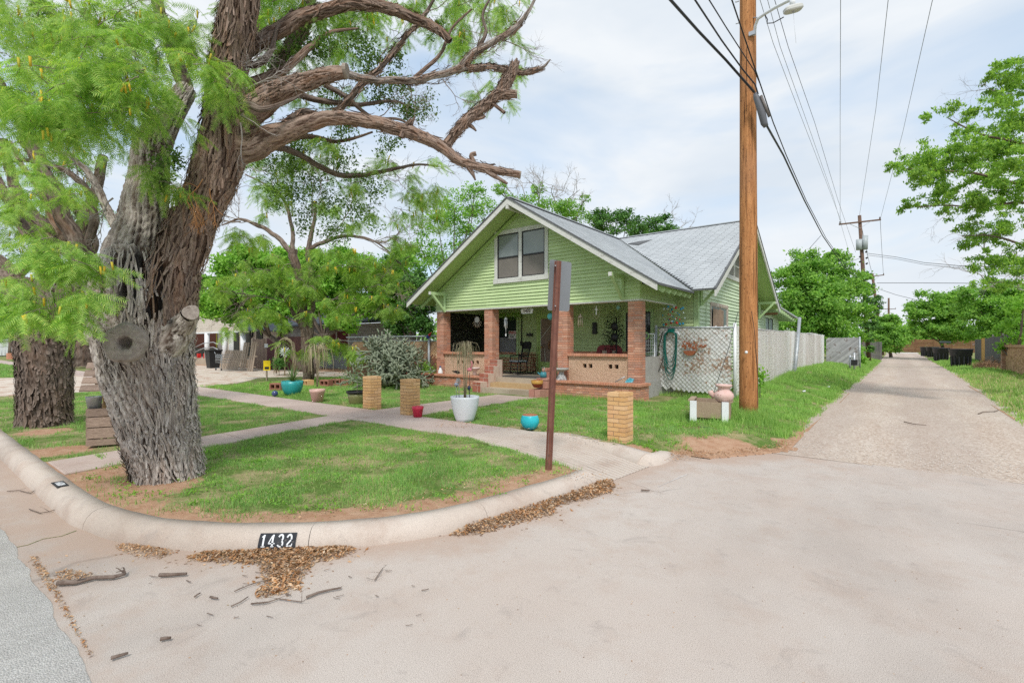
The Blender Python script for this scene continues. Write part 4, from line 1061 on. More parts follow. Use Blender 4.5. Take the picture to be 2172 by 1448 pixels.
c = wp+Vector((.14, -.03, .46)); o = thing('leaf_ornament', 'dark leaf shaped ornament on a stake at the right of the white planter', 'ornament', c)
bb = MB(); bb.tube([c, c+Vector((0, 0, .18))], .004, 5); bb.ball(c+Vector((0, 0, .21)), .035, 8, 1.3); bb.build('leaf', mat('navy', None, (.03, .04, .08), .4), o)

# ------------------------------------------------------------------ street sign seen from behind
sp = gp(1163, 997, .14); top = at(1184, 553, 5.86)
sg = thing('road_sign', 'grey metal sign seen from behind on a leaning rusty brown post', 'sign', sp)
M_rust = weather('rust_post', (.14, .055, .04), (.20, .09, .065), 6, .75, (.1, .05, .04), (.55, .7), 20, .3)
def channel(p, q, w, m, parent, name='post'):
    p, q = Vector(p), Vector(q); bb = MB(); rt = Vector((RT[0], RT[1], 0)); f = Vector((FW[0], FW[1], 0))
    bb.beam(p, q, w*.42, .012, f); bb.beam(p+rt*w*.28+f*.012, q+rt*w*.28+f*.012, .006, .034, f); bb.beam(p-rt*w*.28+f*.012, q-rt*w*.28+f*.012, .006, .034, f)
    bb.beam(p+rt*w*.4+f*.028, q+rt*w*.4+f*.028, w*.26, .006, f); bb.beam(p-rt*w*.4+f*.028, q-rt*w*.4+f*.028, w*.26, .006, f)
    return bb.build(name, m, parent)
channel(sp-Vector((0, 0, .1)), top, .078, M_rust, sg)
M_alu = weather('sign_back', (.24, .25, .265), (.28, .29, .305), 1.5, .45, (.22, .23, .24), (.6, .7), 30, .03, 30, spec=.4, metal=.35)
# plate: rotated so that it is foreshortened
pc = at(1187, 600, 5.94); 
ax = Vector((.55, .80, 0)).normalized(); 
pl_ = []
hw_, hh_ = .225, .305
x0, x1 = at(1164, 600, 5.9), at(1210, 600, 6.12)
ax = Vector((x1.x-x0.x, x1.y-x0.y, 0)); W_ = ax.length; ax.normalize(); cpl = (x0+x1)/2; cpl.z = 1.65+(730-606)/1043*6.0
for i in range(4):
    cx_, cz_ = (W_/2-.03)*(1 if i in (0, 3) else -1), (hh_-.03)*(1 if i < 2 else -1)
    for a in np.linspace(i*pi/2, i*pi/2+pi/2, 5): pl_.append(cpl+ax*(cx_+.03*cos(a))+Vector((0, 0, cz_+.03*sin(a))))
nrm = Vector((-ax.y, ax.x, 0)); tl = top-sp
pl_ = [p+Vector((tl.x, tl.y, 0))*((p.z-cpl.z)/tl.z) for p in pl_]
bb = MB(); bb.prism(pl_, nrm*.004); bb.build('plate', M_alu, sg)
for z_ in (.24, -.24):
    b0_ = at(1178, 606-z_*178, 5.84); bb = MB(); bb.tube([b0_-Vector(ray(1178, 600))*.02, b0_+Vector(ray(1178, 600))*.04], .009, 6); bb.build('bolt', M_steel, sg)

# ------------------------------------------------------------------ utility pole with cabinet light
pb = gp(1588, 887, hz(-2.4, 10.8)); pb.z = hz(pb.x, pb.y)-.05
pole = thing('utility_pole', 'tall orange-brown wooden utility pole beside the alley', 'utility pole', pb)
ptop = at(1583, -260, 9.96); ptop = Vector((pb.x-.02, pb.y, 10.9))
bb = MB(); pts = [pb.lerp(ptop, u) for u in np.linspace(0, 1, 24)]
bb.tube(pts, [(.178-.035*u)*(1+.012*sin(9*u)) for u in np.linspace(0, 1, 24)], 22); bb.build('post', M_poleW, pole)
def P10(px, py, d=9.95): return at(px, py, d)
bb = MB(); bb.tube([P10(1604, 885, 9.9), P10(1602, 720, 9.9), P10(1597, 560, 9.9)], .016, 6); bb.build('conduit', M_black, pole)
bb = MB(); bb.tube([P10(1567, 3), P10(1560, 5)], .012, 6); bb.tube([P10(1567, 49), P10(1561, 51)], .012, 6); bb.build('step_bolt', M_steel, pole, kind='stuff')
bb = MB(); bb.lathe(P10(1583, 747, 9.77), [(.0, .0), (.03, .0)], 10); 
o = MB().ball(P10(1583, 747, 9.80), .03, 8).build('tag_disc', M_white, pole)
lamp = thing('street_light', 'white street light on a curved arm high on the pole', 'street light', P10(1600, 75, 9.9))
bb = MB(); pts = [P10(x, y, d) for x, y, d in ((1600, 76, 9.85), (1602, 55, 9.8), (1608, 40, 9.7), (1622, 30, 9.5), (1645, 16, 9.2), (1668, 4, 8.95), (1685, -4, 8.8))]
bb.tube(pts, [.028]*4+[.03]*3, 10); bb.build('arm', M_white, lamp)
bb = MB(); bb.box(P10(1593, 72, 9.85)-Vector((.04, .02, .04)), P10(1593, 72, 9.85)+Vector((.08, .02, .04))); bb.tube([P10(1597, 38, 9.9), P10(1612, 38, 9.7)], .012, 6); bb.build('bracket', M_steel, lamp)
lc = P10(1683, 22, 8.75); bb = MB()
R = Matrix.Rotation(radians(38), 3, 'Z') @ Matrix.Rotation(radians(-14), 3, 'Y')
Lv, Wv, Hv = .17, .085, .045
vs = []; rings = [(-.02, .86), (.0, 1), (.045, 1), (.07, .8)]
for z_, s_ in rings:
    for i in range(20):
        a = i*2*pi/20; x = Lv*s_*(abs(cos(a))**.55)*(1 if cos(a) > 0 else -1); y = Wv*s_*(abs(sin(a))**.7)*(1 if sin(a) > 0 else -1)
        vs.append(lc+R @ Vector((x, y, z_)))
k = 20; bb.add(vs, [(i*k+j, i*k+(j+1) % k, (i+1)*k+(j+1) % k, (i+1)*k+j) for i in range(3) for j in range(k)]+[tuple(range(k))[::-1], tuple(range(3*k, 4*k))]); bb.build('lamp_head', weather('lamp_white', (.55, .55, .52), (.62, .62, .59), 6, .4), lamp)
bb = MB(); vs = lc+R @ Vector((.0, 0, .07)); bb.tube([vs, vs+Vector((0, 0, .14))], [.045, .05], 12); bb.build('sensor', M_white, lamp)
bb = MB(); bb.ball(lc+Vector((0, 0, -.03)), .018, 6); bb.tube([lc+Vector((0, 0, -.03)), lc+Vector((.015, 0, -.3)), lc+Vector((.04, 0, -.6))], .0022, 4); bb.build('pull_cord', M_steel, lamp)
bb = MB(); bb.tube([P10(x, y, d) for x, y, d in ((1622, 31, 9.5), (1628, 42, 9.45), (1627, 50, 9.4), (1640, 49, 9.2), (1662, 37, 8.8))], .009, 6); bb.build('cable', M_black, lamp)
# weathering splits and old staples on the pole
rrp = np.random.default_rng(44); M_split = mat('split_dark', None, (.05, .022, .012), .9)
for i in range(26):
    a_p = rrp.uniform(-1.3, 1.3)-1.05; z0 = rrp.uniform(.3, 8.5); l_p = rrp.uniform(.25, 1.3); u0 = z0/10.9; r0 = .178-.035*u0+.0035
    ang0 = atan2(-pb.y, -pb.x)+a_p+1.05; cpt = pb.lerp(ptop, u0); bb = MB(); w_p = rrp.uniform(.003, .007); vs = []
    for k in range(7):
        u = k/6; a2 = ang0+.03*math.sin(3*u+i); ww = w_p*sin(pi*(.06+.88*u)); c_ = pb.lerp(ptop, (z0+l_p*u)/10.9); t_ = Vector((-sin(a2), cos(a2), 0)); vs += [Vector((c_.x+r0*cos(a2), c_.y+r0*sin(a2), z0+l_p*u))-t_*ww, Vector((c_.x+r0*cos(a2), c_.y+r0*sin(a2), z0+l_p*u))+t_*ww]
    bb.add(vs, [(2*k, 2*k+1, 2*k+3, 2*k+2) for k in range(6)]); bb.build('split', M_split, pole)
# splice case
spl = thing('cable_splice_case', 'dark grey cable splice case slung at the pole below the wires', 'splice case', P10(1612, 225, 9.6))
bb = MB(); bb.tube([P10(1601, 198, 9.62), P10(1604, 206, 9.62), P10(1616, 240, 9.62), P10(1621, 262, 9.62), P10(1625, 269, 9.62)], [.03, .055, .07, .062, .045], 12); bb.build('case', M_steel if 0 else mat('case_grey', None, (.13, .135, .15), .45), spl)
bb = MB(); bb.tube([P10(1614, 203, 9.56), P10(1632, 248, 9.56)], .026, 8); bb.build('case', mat('case_brown', None, (.17, .15, .14), .5), spl)

# ------------------------------------------------------------------ far poles
def crosspole(px, pybase, pytop, d, w, arm=None, label='', lean=0, extra=True, m=M_poleD):
    b0_ = at(px, pybase, d); b0_.z = .2; t0 = at(px+lean, pytop, d)
    t = thing('utility_pole', label, 'utility pole', b0_, 'utility poles along the alley')
    bb = MB(); bb.tube([b0_, b0_.lerp(t0, .5), t0], [w, w*.9, w*.75], 10); bb.build('post', m, t)
    if arm:
        bb = MB(); bb.beam(at(*arm[0], d-.15), at(*arm[1], d-.15), .1, .12); bb.build('crossarm', m, t)
        mid = at((arm[0][0]+arm[1][0])/2, (arm[0][1]+arm[1][1])/2, d-.1)
        for s_ in (.28, -.28):
            q = at(arm[0][0]+(arm[1][0]-arm[0][0])*(.5+s_), arm[0][1]+(arm[1][1]-arm[0][1])*(.5+s_), d-.2)
            bb = MB(); bb.beam(q, mid-Vector((0, 0, .55)), .04, .02); bb.build('brace', M_steel, t)
        for s_ in (.02, .98):
            q = at(arm[0][0]+(arm[1][0]-arm[0][0])*s_, arm[0][1]+(arm[1][1]-arm[0][1])*s_, d-.15)
            bb = MB(); bb.lathe(q+Vector((0, 0, .05)), [(.03, 0), (.06, .05), (.04, .1), (.06, .13), (.03, .2)], 8); bb.build('insulator', mat('insulator', None, (.12, .08, .07), .3), t)
    return t, t0
M_trans = weather('transformer', (.38, .42, .44), (.45, .49, .5), 6, .4)
p2, p2t = crosspole(1843, 752, 457, 42, .17, ((1780, 476), (1868, 466)), 'brown utility pole with a transformer, its foot wrapped in ivy', lean=-20)
for (x0, yy0, x1, yy1) in ((1822, 508, 1822, 530), (1835, 500, 1834, 529)):
    bb = MB(); bb.tube([at(x0, yy0, 41.8), at(x1, yy1, 41.8)], .22, 14); bb.build('transformer', M_trans, p2)
for (x, y) in ((1823, 545), (1823, 556), (1836, 535), (1837, 548), (1837, 560)):
    bb = MB(); bb.tube([at(x, y, 41.8), at(x+3, y-2, 41.8)], .07, 6); bb.build('insulator', M_black, p2)
p3, p3t = crosspole(1872, 750, 580, 66, .2, ((1835, 588), (1875, 583)), 'leaning utility pole with a crossarm, farther down the alley', lean=-22)
bb = MB(); bb.tube([at(1867, 677, 65.6), at(1871, 693, 65.6)], .12, 8); bb.build('meter_pipe', M_steel, p3)
p4, p4t = crosspole(1885, 748, 632, 105, .22, ((1869, 655), (1900, 655)), 'small distant utility pole above the far trees')

# ------------------------------------------------------------------ wires
M_wire = mat('wire', None, (.03, .03, .035), .5); M_wirel = mat('bare_wire', None, (.22, .23, .25), .5)
def wire(label, P, r, sag=0.0, m=M_wire, group='overhead wires'):
    P = [Vector(p) for p in P]; pts = []
    if (P[0]-Vector((0, 0, 1.65))).length < 18 and P[0].z > 6: P = [P[0]+(P[0]-P[1]).normalized()*16]+P
    for a_, b_ in zip(P[:-1], P[1:]):
        n_ = max(2, int((b_-a_).length/1.5))
        for i in range(n_): 
            u = i/n_; q = a_.lerp(b_, u); q.z -= sag*4*u*(1-u)*(b_-a_).length/30; pts.append(q)
    pts.append(P[-1]); bb = MB(); bb.tube(pts, r, 6, False); o = bb.build('overhead_wire', m, None)
    return props(o, label, 'wire', group, 'thing')
q2 = at(1829, 597, 41.8)
wire('thickest black cable sagging from upper left to the pole and splice case', [at(1400, -25, 6.8), at(1422, 0, 7.2), at(1480, 65, 8.2), at(1540, 128, 9.1), at(1600, 196, 9.6)], .022)
wire('middle black cable running from the top edge to the pole', [at(1462, -18, 6.9), at(1474, 0, 7.2), at(1530, 85, 8.5), at(1574, 146, 9.5), at(1602, 180, 9.6), at(1608, 200, 9.6)], .014)
wire('thin black cable crossing the pole highest of the three', [at(1498, -10, 7), at(1504, 0, 7.2), at(1540, 58, 8.3), at(1580, 120, 9.4), at(1600, 150, 9.7), at(1613, 180, 9.8)], .010)
wire('black cable pair descending from the splice case to the ivy pole', [at(1627, 268, 9.7), at(1662, 330, 12), at(1706, 425, 17), at(1745, 500, 24), at(1790, 566, 33), q2], .022, .0)
wire('upper black wire descending beside the splice case towards the ivy pole', [at(1613, 180, 9.8), at(1640, 260, 11), at(1668, 330, 13), at(1710, 425, 18), at(1752, 505, 25), at(1795, 565, 34), q2+Vector((0, 0, .6))], .013)
wire('short drop wire from the cables to the roof side', [at(1741, 500, 24), at(1716, 528, 22)], .012)
wire('left of the thin wires rising to the top edge beside the lamp', [at(1600, -60, 12), at(1612, 0, 13), at(1640, 92, 15.5), at(1700, 250, 21), at(1758, 400, 30), at(1786, 474, 41.8)], .008, 0, M_wirel)
wire('middle of the thin wires rising to the top edge beside the lamp', [at(1610, -60, 12), at(1628, 0, 13), at(1655, 100, 16), at(1712, 260, 22), at(1768, 420, 32), at(1808, 560, 41)], .008, 0, M_wirel)
wire('right of the thin wires rising to the top edge beside the lamp', [at(1622, -60, 12), at(1643, 0, 13), at(1672, 100, 16), at(1728, 260, 22), at(1776, 420, 32), at(1815, 535, 41)], .009, 0, M_wire)
wire('vertical looking thin wire to the left end of the crossarm', [at(1784, -80, 14), at(1783, 0, 16), at(1782, 250, 27), at(1782, 474, 41.8)], .010, 0, M_wirel)
wire('thin wire leading to the top of the crossarm pole', [at(1892, -80, 14), at(1884, 0, 16), at(1858, 230, 27), p2t], .010, 0, M_wirel)
wire('rightmost thin wire leading to the right end of the crossarm', [at(1995, -80, 14), at(1978, 0, 16), at(1915, 280, 30), at(1867, 466, 41.8)], .010, 0, M_wirel)
wire('pair of service wires sweeping right from the ivy pole', [at(1838, 537, 41.8), at(1900, 545, 38), at(1960, 557, 34), at(2050, 565, 28), at(2180, 566, 22)], .018)
wire('lower service wire sweeping right from the ivy pole', [at(1838, 541, 41.8), at(1900, 549, 38), at(1960, 561, 34), at(2050, 570, 28), at(2180, 573, 22)], .014)
wire('level wire running right from the leaning pole', [at(1860, 600, 65), at(1960, 600, 60), at(2100, 601, 55)], .03)
wire('sagging wire from the leaning pole into the right trees', [at(1862, 612, 65), at(1900, 625, 60), at(1960, 640, 50)], .025)
wire('wire from transformer pole to the leaning pole', [p2t, p3t], .02, .3)
wire('wire between the crossarms of the far poles', [at(1867, 466, 41.8), at(1874, 583, 65.8)], .015, .3)
wire('service wire from the ivy pole towards the left trees', [at(1823, 548, 41.8), at(1790, 560, 36), at(1760, 572, 33)], .014)
wire('black wire hanging down beside the foreground pole onto the planter', [at(1594, 660, 9.8), at(1600, 700, 9.8), at(1608, 800, 9.9), at(1607, 860, 9.9)], .006)
# guy wire from pole to gate
wire('taut guy wire slanting from the pole down to the planter', [at(1566, 660, 9.7), at(1545, 740, 9.6), at(1514, 832, 9.55)], .006)

# ------------------------------------------------------------------ alley side fence and gate
def _slat(t, b):
    p = gco(t)
    c = ramp(t, rnd(t), [(0, (.66, .67, .66)), (1, (.80, .81, .80))])
    f = noise(t, p, 11, 6, .72); big = noise(t, p, 1.3, 3, .6)
    ad = N(t, 'ShaderNodeMath', operation='ADD'); t.links.new(f, ad.inputs[0]); 
    sc_ = N(t, 'ShaderNodeMath', operation='MULTIPLY'); t.links.new(big, sc_.inputs[0]); sc_.inputs[1].default_value = .55; t.links.new(sc_.outputs[0], ad.inputs[1])
    c = mixc(t, ramp(t, ad.outputs[0], [(.80, 0), (.90, .9)]), c, ramp(t, noise(t, p, 30, 3), [(.35, (.22, .09, .04)), (.65, (.42, .22, .11))]))
    t.links.new(c, b.inputs['Base Color']); bump(t, b, f, .3, .004)
M_slat = mat('peeling_white_slat', _slat, rough=.7, spec=.2)
def _slat2(t, b):
    p = gco(t)
    c = ramp(t, rnd(t), [(0, (.70, .68, .66)), (.5, (.80, .79, .77)), (1, (.88, .87, .86))])
    f = noise(t, p, 9, 6, .75); g = noise(t, mapping(t, p, (1, .35, .12)), 3, 4, .6)
    c = mixc(t, ramp(t, f, [(.57, 0), (.66, .85)]), c, (.42, .25, .17))
    c = mixc(t, ramp(t, g, [(.58, 0), (.72, .4)]), c, (.62, .42, .32))
    t.links.new(c, b.inputs['Base Color']); bump(t, b, f, .5, .01)
M_slat2 = mat('peeling_slat_fence', _slat2, rough=.75, spec=.2)
GY = 14.0; gx0, gx1 = -5.50, -3.42; gz0, gz1 = .30, 2.12
gate = thing('driveway_gate', 'chain-link gate filled with diagonal peeling white slats', 'gate', ((gx0+gx1)/2, GY, .3))
# diagonal slats clipped to the gate outline (bottom-left corner is cut away)
def cliprect(p, d, x0, x1, z0f, z1):
    t0, t1 = -9, 9
    if abs(d[0]) > 1e-6:
        a_, b_ = (x0-p[0])/d[0], (x1-p[0])/d[0]; t0, t1 = max(t0, min(a_, b_)), min(t1, max(a_, b_))
    a_, b_ = (z0f-p[1])/d[1], (z1-p[1])/d[1]; t0, t1 = max(t0, min(a_, b_)), min(t1, max(a_, b_))
    return t0, t1
dd = (cos(radians(-45)), sin(radians(-45))); sp_ = .088; nn_ = (-dd[1], dd[0])
gc = ((gx0+gx1)/2, (gz0+gz1)/2)
for i in range(-17, 18):
    p = (gc[0]+nn_[0]*i*sp_, gc[1]+nn_[1]*i*sp_)
    t0, t1 = cliprect(p, dd, gx0+.05, gx1-.05, gz0+.02, gz1+random.uniform(-.03, .03))
    if t1-t0 < .08: continue
    A = Vector((p[0]+dd[0]*t0, GY, p[1]+dd[1]*t0)); B_ = Vector((p[0]+dd[0]*t1, GY, p[1]+dd[1]*t1))
    # the lower left corner hangs short and ragged
    cut = (B_.x-gx0)+(B_.z-gz0)
    if i < -8: t1 -= random.uniform(.0, .14); B_ = Vector((p[0]+dd[0]*t1, GY, p[1]+dd[1]*t1))
    bb = MB(); w = .080
    k_ = max(2, int((B_-A).length/.1)); vs = []
    for j in range(k_+1):
        q = A.lerp(B_, j/k_); o_ = .007*(1 if j % 2 else -1)
        for s_ in (-1, 1): vs.append(q+Vector((nn_[0]*w/2*s_, o_, nn_[1]*w/2*s_)))
    bb.add(vs, [(2*j, 2*j+1, 2*j+3, 2*j+2) for j in range(k_)])
    bb.add([v+Vector((0, .005, 0)) for v in vs], [(2*j, 2*j+2, 2*j+3, 2*j+1) for j in range(k_)]); bb.build('slat', M_slat, gate, fixn=False)
M_pipe = weather('grey_pipe', (.33, .36, .38), (.44, .47, .5), 7, .45, (.65, .66, .66), (.56, .66), 9, .1, metal=.3)
bb = MB(); bb.tube([(gx0, GY, gz1+.02), (gx1, GY, gz1-.02)], .024, 8); bb.build('top_rail', M_pipe, gate)
# mesh wires
bb = MB()
for i in range(-19, 20):
    for sg_ in (1, -1):
        d_ = (cos(radians(45*sg_)), sin(radians(45*sg_))); n2 = (-d_[1], d_[0]); p = (gc[0]+n2[0]*(i+.5)*sp_, gc[1]+n2[1]*(i+.5)*sp_)
        t0, t1 = cliprect(p, d_, gx0+.02, gx1-.02, gz0+.03, gz1)
        if t1-t0 < .05: continue
        y_ = GY-(.014 if sg_ > 0 else .011); bb.beam((p[0]+d_[0]*t0, y_, p[1]+d_[1]*t0), (p[0]+d_[0]*t1, y_, p[1]+d_[1]*t1), .0035, .0035, (0, 1, 0))
bb.build('wire_mesh', mat('rusty_wire', None, (.22, .18, .15), .7), gate, kind='stuff')
gpst = thing('gate_post', 'grey steel gate post beside the small wire gate at the porch', 'post', (gx0-.06, GY, .2)); bb = MB(); bb.tube([(gx0-.06, GY-.02, .1), (gx0-.05, GY-.02, 2.16)], .042, 12); bb.build('pipe', M_pipe, gpst); bb = MB(); bb.ball((gx0-.05, GY-.02, 2.17), .045, 8); bb.build('cap', M_pipe, gpst)
gpst = thing('gate_post', 'white painted gate post at the fence corner behind the wooden pole', 'post', (gx1+.04, GY, .3)); bb = MB(); bb.tube([(gx1+.04, GY-.02, .2), (gx1+.04, GY-.02, 2.22)], .04, 12); bb.build('pipe', M_white, gpst)
# rusty plaque hanging on the gate
hp = Vector((-4.55, GY-.04, 1.52)); pq = thing('wall_planter', 'rust coloured iron flower basket ornament hanging on the slatted gate', 'ornament', hp)
M_ir = weather('red_rust', (.30, .09, .04), (.42, .16, .08), 20, .8)
bb = MB(); n_ = 14; bb.prism([hp+Vector((.17*cos(a), 0, .17*sin(a)*.8-.05)) for a in np.linspace(pi, 2*pi, 10)], (0, -.06, 0)); bb.build('basket', M_ir, pq)
for i in range(26):
    c = hp+Vector((random.uniform(-.2, .22), -.05-random.random()*.03, random.uniform(-.04, .2))); a = random.uniform(0, pi); bb = MB()
    bb.prism([c+Vector((.05*cos(a+k*pi/2)*(1 if k % 2 else .5), 0, .05*sin(a+k*pi/2)*(1 if k % 2 else .5))) for k in range(4)], (0, -.012, 0)); bb.build('leaf', M_ir, pq)
for i in range(6):
    c = hp+Vector((.26+.03*i, -.04, .06+random.uniform(-.07, .07))); bb = MB(); bb.prism([c, c+Vector((.06, 0, .02)), c+Vector((.02, 0, .07))], (0, -.012, 0)); bb.build('leaf', M_ir, pq)
# hose reel
hh = Vector((-5.08, GY-.06, 2.0)); hs = thing('garden_hose', 'dark green garden hose looped over a green hanger on the slatted gate', 'hose', hh)
M_hose = mat('green_hose', None, (.0, .11, .085), .35, 0, .5)
bb = MB(); bb.box(hh+Vector((-.10, -.03, -.02)), hh+Vector((.10, .02, .10))); bb.build('hanger_plate', M_hose, hs)
bb = MB(); bb.tube([hh+Vector((.17*cos(a), -.05, -.12+.17*sin(a)*.8)) for a in np.linspace(-.2, pi+.2, 12)], .028, 8); bb.build('hanger_arch', M_hose, hs)
for i, (w0, bot) in enumerate(((.14, -.86), (.155, -.98), (.17, -1.08), (.19, -1.18), (.185, -1.36), (.16, -1.24))):
    bb = MB(); x = .02*(i % 3)-.02; pts = []
    for a in np.linspace(0, 2*pi, 40):
        yy = sin(a); xx_ = cos(a)
        z_ = -.12+(.14*yy if yy > 0 else 0)+(bot+.12+.15)*(abs(yy)**.0 if 0 else 0)
        if yy >= 0: q = Vector((w0*xx_, -.06-.008*i, -.14+.15*yy))
        else: q = Vector((w0*xx_*(1+.12*abs(yy))+x*abs(yy), -.06-.008*i, -.14+(bot+.14)*abs(yy)**.8))
        pts.append(hh+q)
    bb.tube(pts, .0115, 6, False); bb.build('hose_loop', M_hose, hs)
bb = MB(); bb.tube([hh+Vector((.12, -.06, 0)), hh+Vector((.22, -.08, -.02)), hh+Vector((.27, -.09, -.1))], [.02, .02, .03], 8); bb.build('nozzle', M_white, hs)
bb = MB(); bb.tube([hh+Vector((-.16, -.05, -.5)), hh+Vector((-.25, -.08, -.9)), hh+Vector((-.42, -.12, -1.35))], .010, 6); bb.build('hose_tail', M_black, hs)
# small gate next to porch
lg = thing('wire_gate', 'small white wire grid gate between the brick porch pillar and the steel post', 'gate', (-5.72, 13.7, .2))
bb = MB()
LX0, LX1, LY = onY(1366, 800, 13.7).x, onY(1388, 800, 13.7).x, 13.7
bb.tube([(LX0, LY, .1), (LX0, LY, 1.95)], .018, 8); bb.build('stile', M_white, lg)
bb = MB(); bb.tube([(LX1, LY, .1), (LX1, LY, 1.95)], .018, 8); bb.build('stile', M_white, lg)
for z_ in (.1, 1.2, 1.95):
    bb = MB(); bb.tube([(LX0, LY, z_), (LX1, LY, z_)], .015, 8); bb.build('rail', M_white, lg)
for i in range(1, 5):
    bb = MB(); x = LX0+(LX1-LX0)*i/5; bb.tube([(x, LY, 1.22), (x, LY, 1.94)], .006, 5); bb.build('grid_wire', M_white, lg)
for i in range(1, 7):
    bb = MB(); z_ = 1.22+.72*i/7; bb.tube([(LX0, LY, z_), (LX1, LY, z_)], .006, 5); bb.build('grid_wire', M_white, lg)
c = Vector((LX0, LY-.04, 1.9)); rg = thing('hose_ring', 'pale green hose coil hooked on the small wire gate', 'hose', c)
bb = MB(); bb.tube([c+Vector((.07+.09*cos(a), 0, .09*sin(a))) for a in np.linspace(0, 2*pi, 16)], .018, 6, False); bb.build('coil', mat('lime', None, (.28, .5, .2), .5), rg)
c = Vector((-5.62, 13.75, .2)); sv = thing('shovel', 'grey shovel leaning blade-down at the gate post', 'shovel', c)
bb = MB(); s0 = onY(1383, 833, 13.6); bb.tube([s0+Vector((0, 0, .35)), s0+Vector((.12, .2, 1.3)), s0+Vector((.2, .3, 1.75))], .014, 6); bb.build('handle', M_black, sv)
bb = MB(); bb.prism([s0+Vector((-.11, 0, .4)), s0+Vector((.11, 0, .42)), s0+Vector((.1, 0, .12)), s0+Vector((0.02, 0, -.05)), s0+Vector((-.07, 0, .12))], (0, .02, 0)); bb.build('blade', M_pipe, sv)

# long fence along the alley
FX, FY0, FY1 = -3.40, 14.05, 34.5
fence = thing('slat_fence', 'long chain-link fence woven with peeling white and rust slats along the alley', 'fence', (FX, 24, .3))
ys = np.arange(FY0, FY1, .058); V, Fc, k = [], [], 0
for y in ys:
    zb = hz(FX, y)-.03; zt = 2.12+.10*(y-FY0)/20+.03*math.sin(y*.9)+random.uniform(-.025, .03); w = .058
    xw = .015*math.sin(y*1.7)+.015*math.sin(y*.6)
    zz = np.arange(zb, zt+.09, .09); zz[-1] = zt
    if zz[-1] < zz[-2]: zz = zz[:-1]
    for j, z in enumerate(zz):
        o_ = .012*(1 if (j+k) % 2 else -1)+xw; sx = .012*math.sin(z*5+y*3)
        V += [(FX+o_, y-w/2+sx, z), (FX+o_+.004, y+w/2+sx, z)]
        if j: b_ = len(V); Fc.append((b_-4, b_-3, b_-1, b_-2))
    k += 1
npmesh('slat', np.array(V), np.array(Fc), M_slat2, fence, 'stuff')
bb = MB(); V = []
L_ = FY1-FY0
for s_ in (1, -1):
    y = FY0-2
    while y < FY1:
        z0_, z1_ = hz(FX, y)+.0, 2.16; y2 = y+(z1_-z0_)*.9
        a_, b_ = (y, z0_), (y2, z1_)
        if s_ < 0: a_, b_ = (y2, z0_), (y, z1_)
        if min(y, y2) > FY0 and y2 < FY1: bb.beam((FX+.016, a_[0], a_[1]), (FX+.016, b_[0], b_[1]), .004, .004, (1, 0, 0))
        y += .16
bb.build('wire_mesh', mat('rusty_wire2', None, (.42, .36, .32), .7), fence, kind='stuff', fixn=False)
bb = MB(); bb.tube([(FX-.02, FY0, 2.10), (FX-.02, FY1, 2.2)], .022, 8); bb.build('top_rail', M_pipe, fence)
for y in (17.5, 21, 24.5, 28, 31.5, 34.5):
    bb = MB(); bb.tube([(FX-.05, y, .2), (FX-.05, y, 2.15)], .03, 8); bb.build('post', M_pipe, fence)
# bare wood planks behind the fence foot? leaning metal post
lp_ = thing('leaning_post', 'grey metal post leaning in front of the white slat fence', 'post', onX(1686, 812, -3.2))
bb = MB(); a_, b_ = onX(1684, 812, -3.25), onX(1696, 674, -3.25); bb.tube([a_, b_], .065, 10); bb.build('pipe', M_pipe, lp_)
bb = MB(); c = onX(1684, 812, -3.2); bb.box(c-Vector((.3, .3, .2)), c+Vector((.25, .35, .06)), .3); bb.build('footing', M_curb, lp_)
# grey diagonal slat fence return beyond
f2 = thing('slat_fence', 'short grey diagonal-slat fence section set back beyond the white fence, with ivy', 'fence', (-3.6, 38, .3))
bb = MB()
x0f, x1f, yf = -3.4, -1.7, 36.0
for i in range(60):
    u = -2.2+i*.075
    a_ = (x0f+u, .35); b_ = (x0f+u+1.9, 2.05-.0); t0 = max(0, (x0f-a_[0])/1.9); t1 = min(1, (x1f-a_[0])/1.9)
    if t1-t0 < .05: continue
    bb.beam((a_[0]+1.9*t0, yf, a_[1]+1.7*t0), (a_[0]+1.9*t1, yf, a_[1]+1.7*t1), .01, .05, (0, 0, 1))
bb.build('slat', weather('dirty_slat', (.30, .30, .30), (.45, .45, .46), 2, .8, (.15, .12, .1), (.55, .65), 4, .2, pieces=.3), f2, kind='stuff', fixn=False)
bb = MB(); bb.tube([(x1f, yf, .2), (x1f, yf, 2.1)], .05, 8); bb.build('post', M_pipe, f2)
# pipes / meters
gm = thing('gas_meter', 'grey gas meter pipes standing in the grass by the alley', 'meter', gp(1802, 792, .3))
c = at(1803, 775, 27.5); c.z = .3
bb = MB(); bb.tube([c+Vector((0, 0, -.2)), c+Vector((0, 0, .75))], .05, 8); bb.build('pipe', M_steel, gm)
c2 = at(1812, 775, 27); c2.z = .3; bb = MB(); bb.tube([c2+Vector((0, 0, -.2)), c2+Vector((0, 0, .9))], .05, 8); bb.build('pipe', M_steel, gm)
bb = MB(); bb.tube([c+Vector((0, 0, .6)), c2+Vector((0, 0, .6))], .045, 8); bb.build('pipe', M_steel, gm)
bb = MB(); bb.box(c2+Vector((-.15, -.1, .2)), c2+Vector((.15, .1, .5))); bb.build('meter_box', M_black, gm)

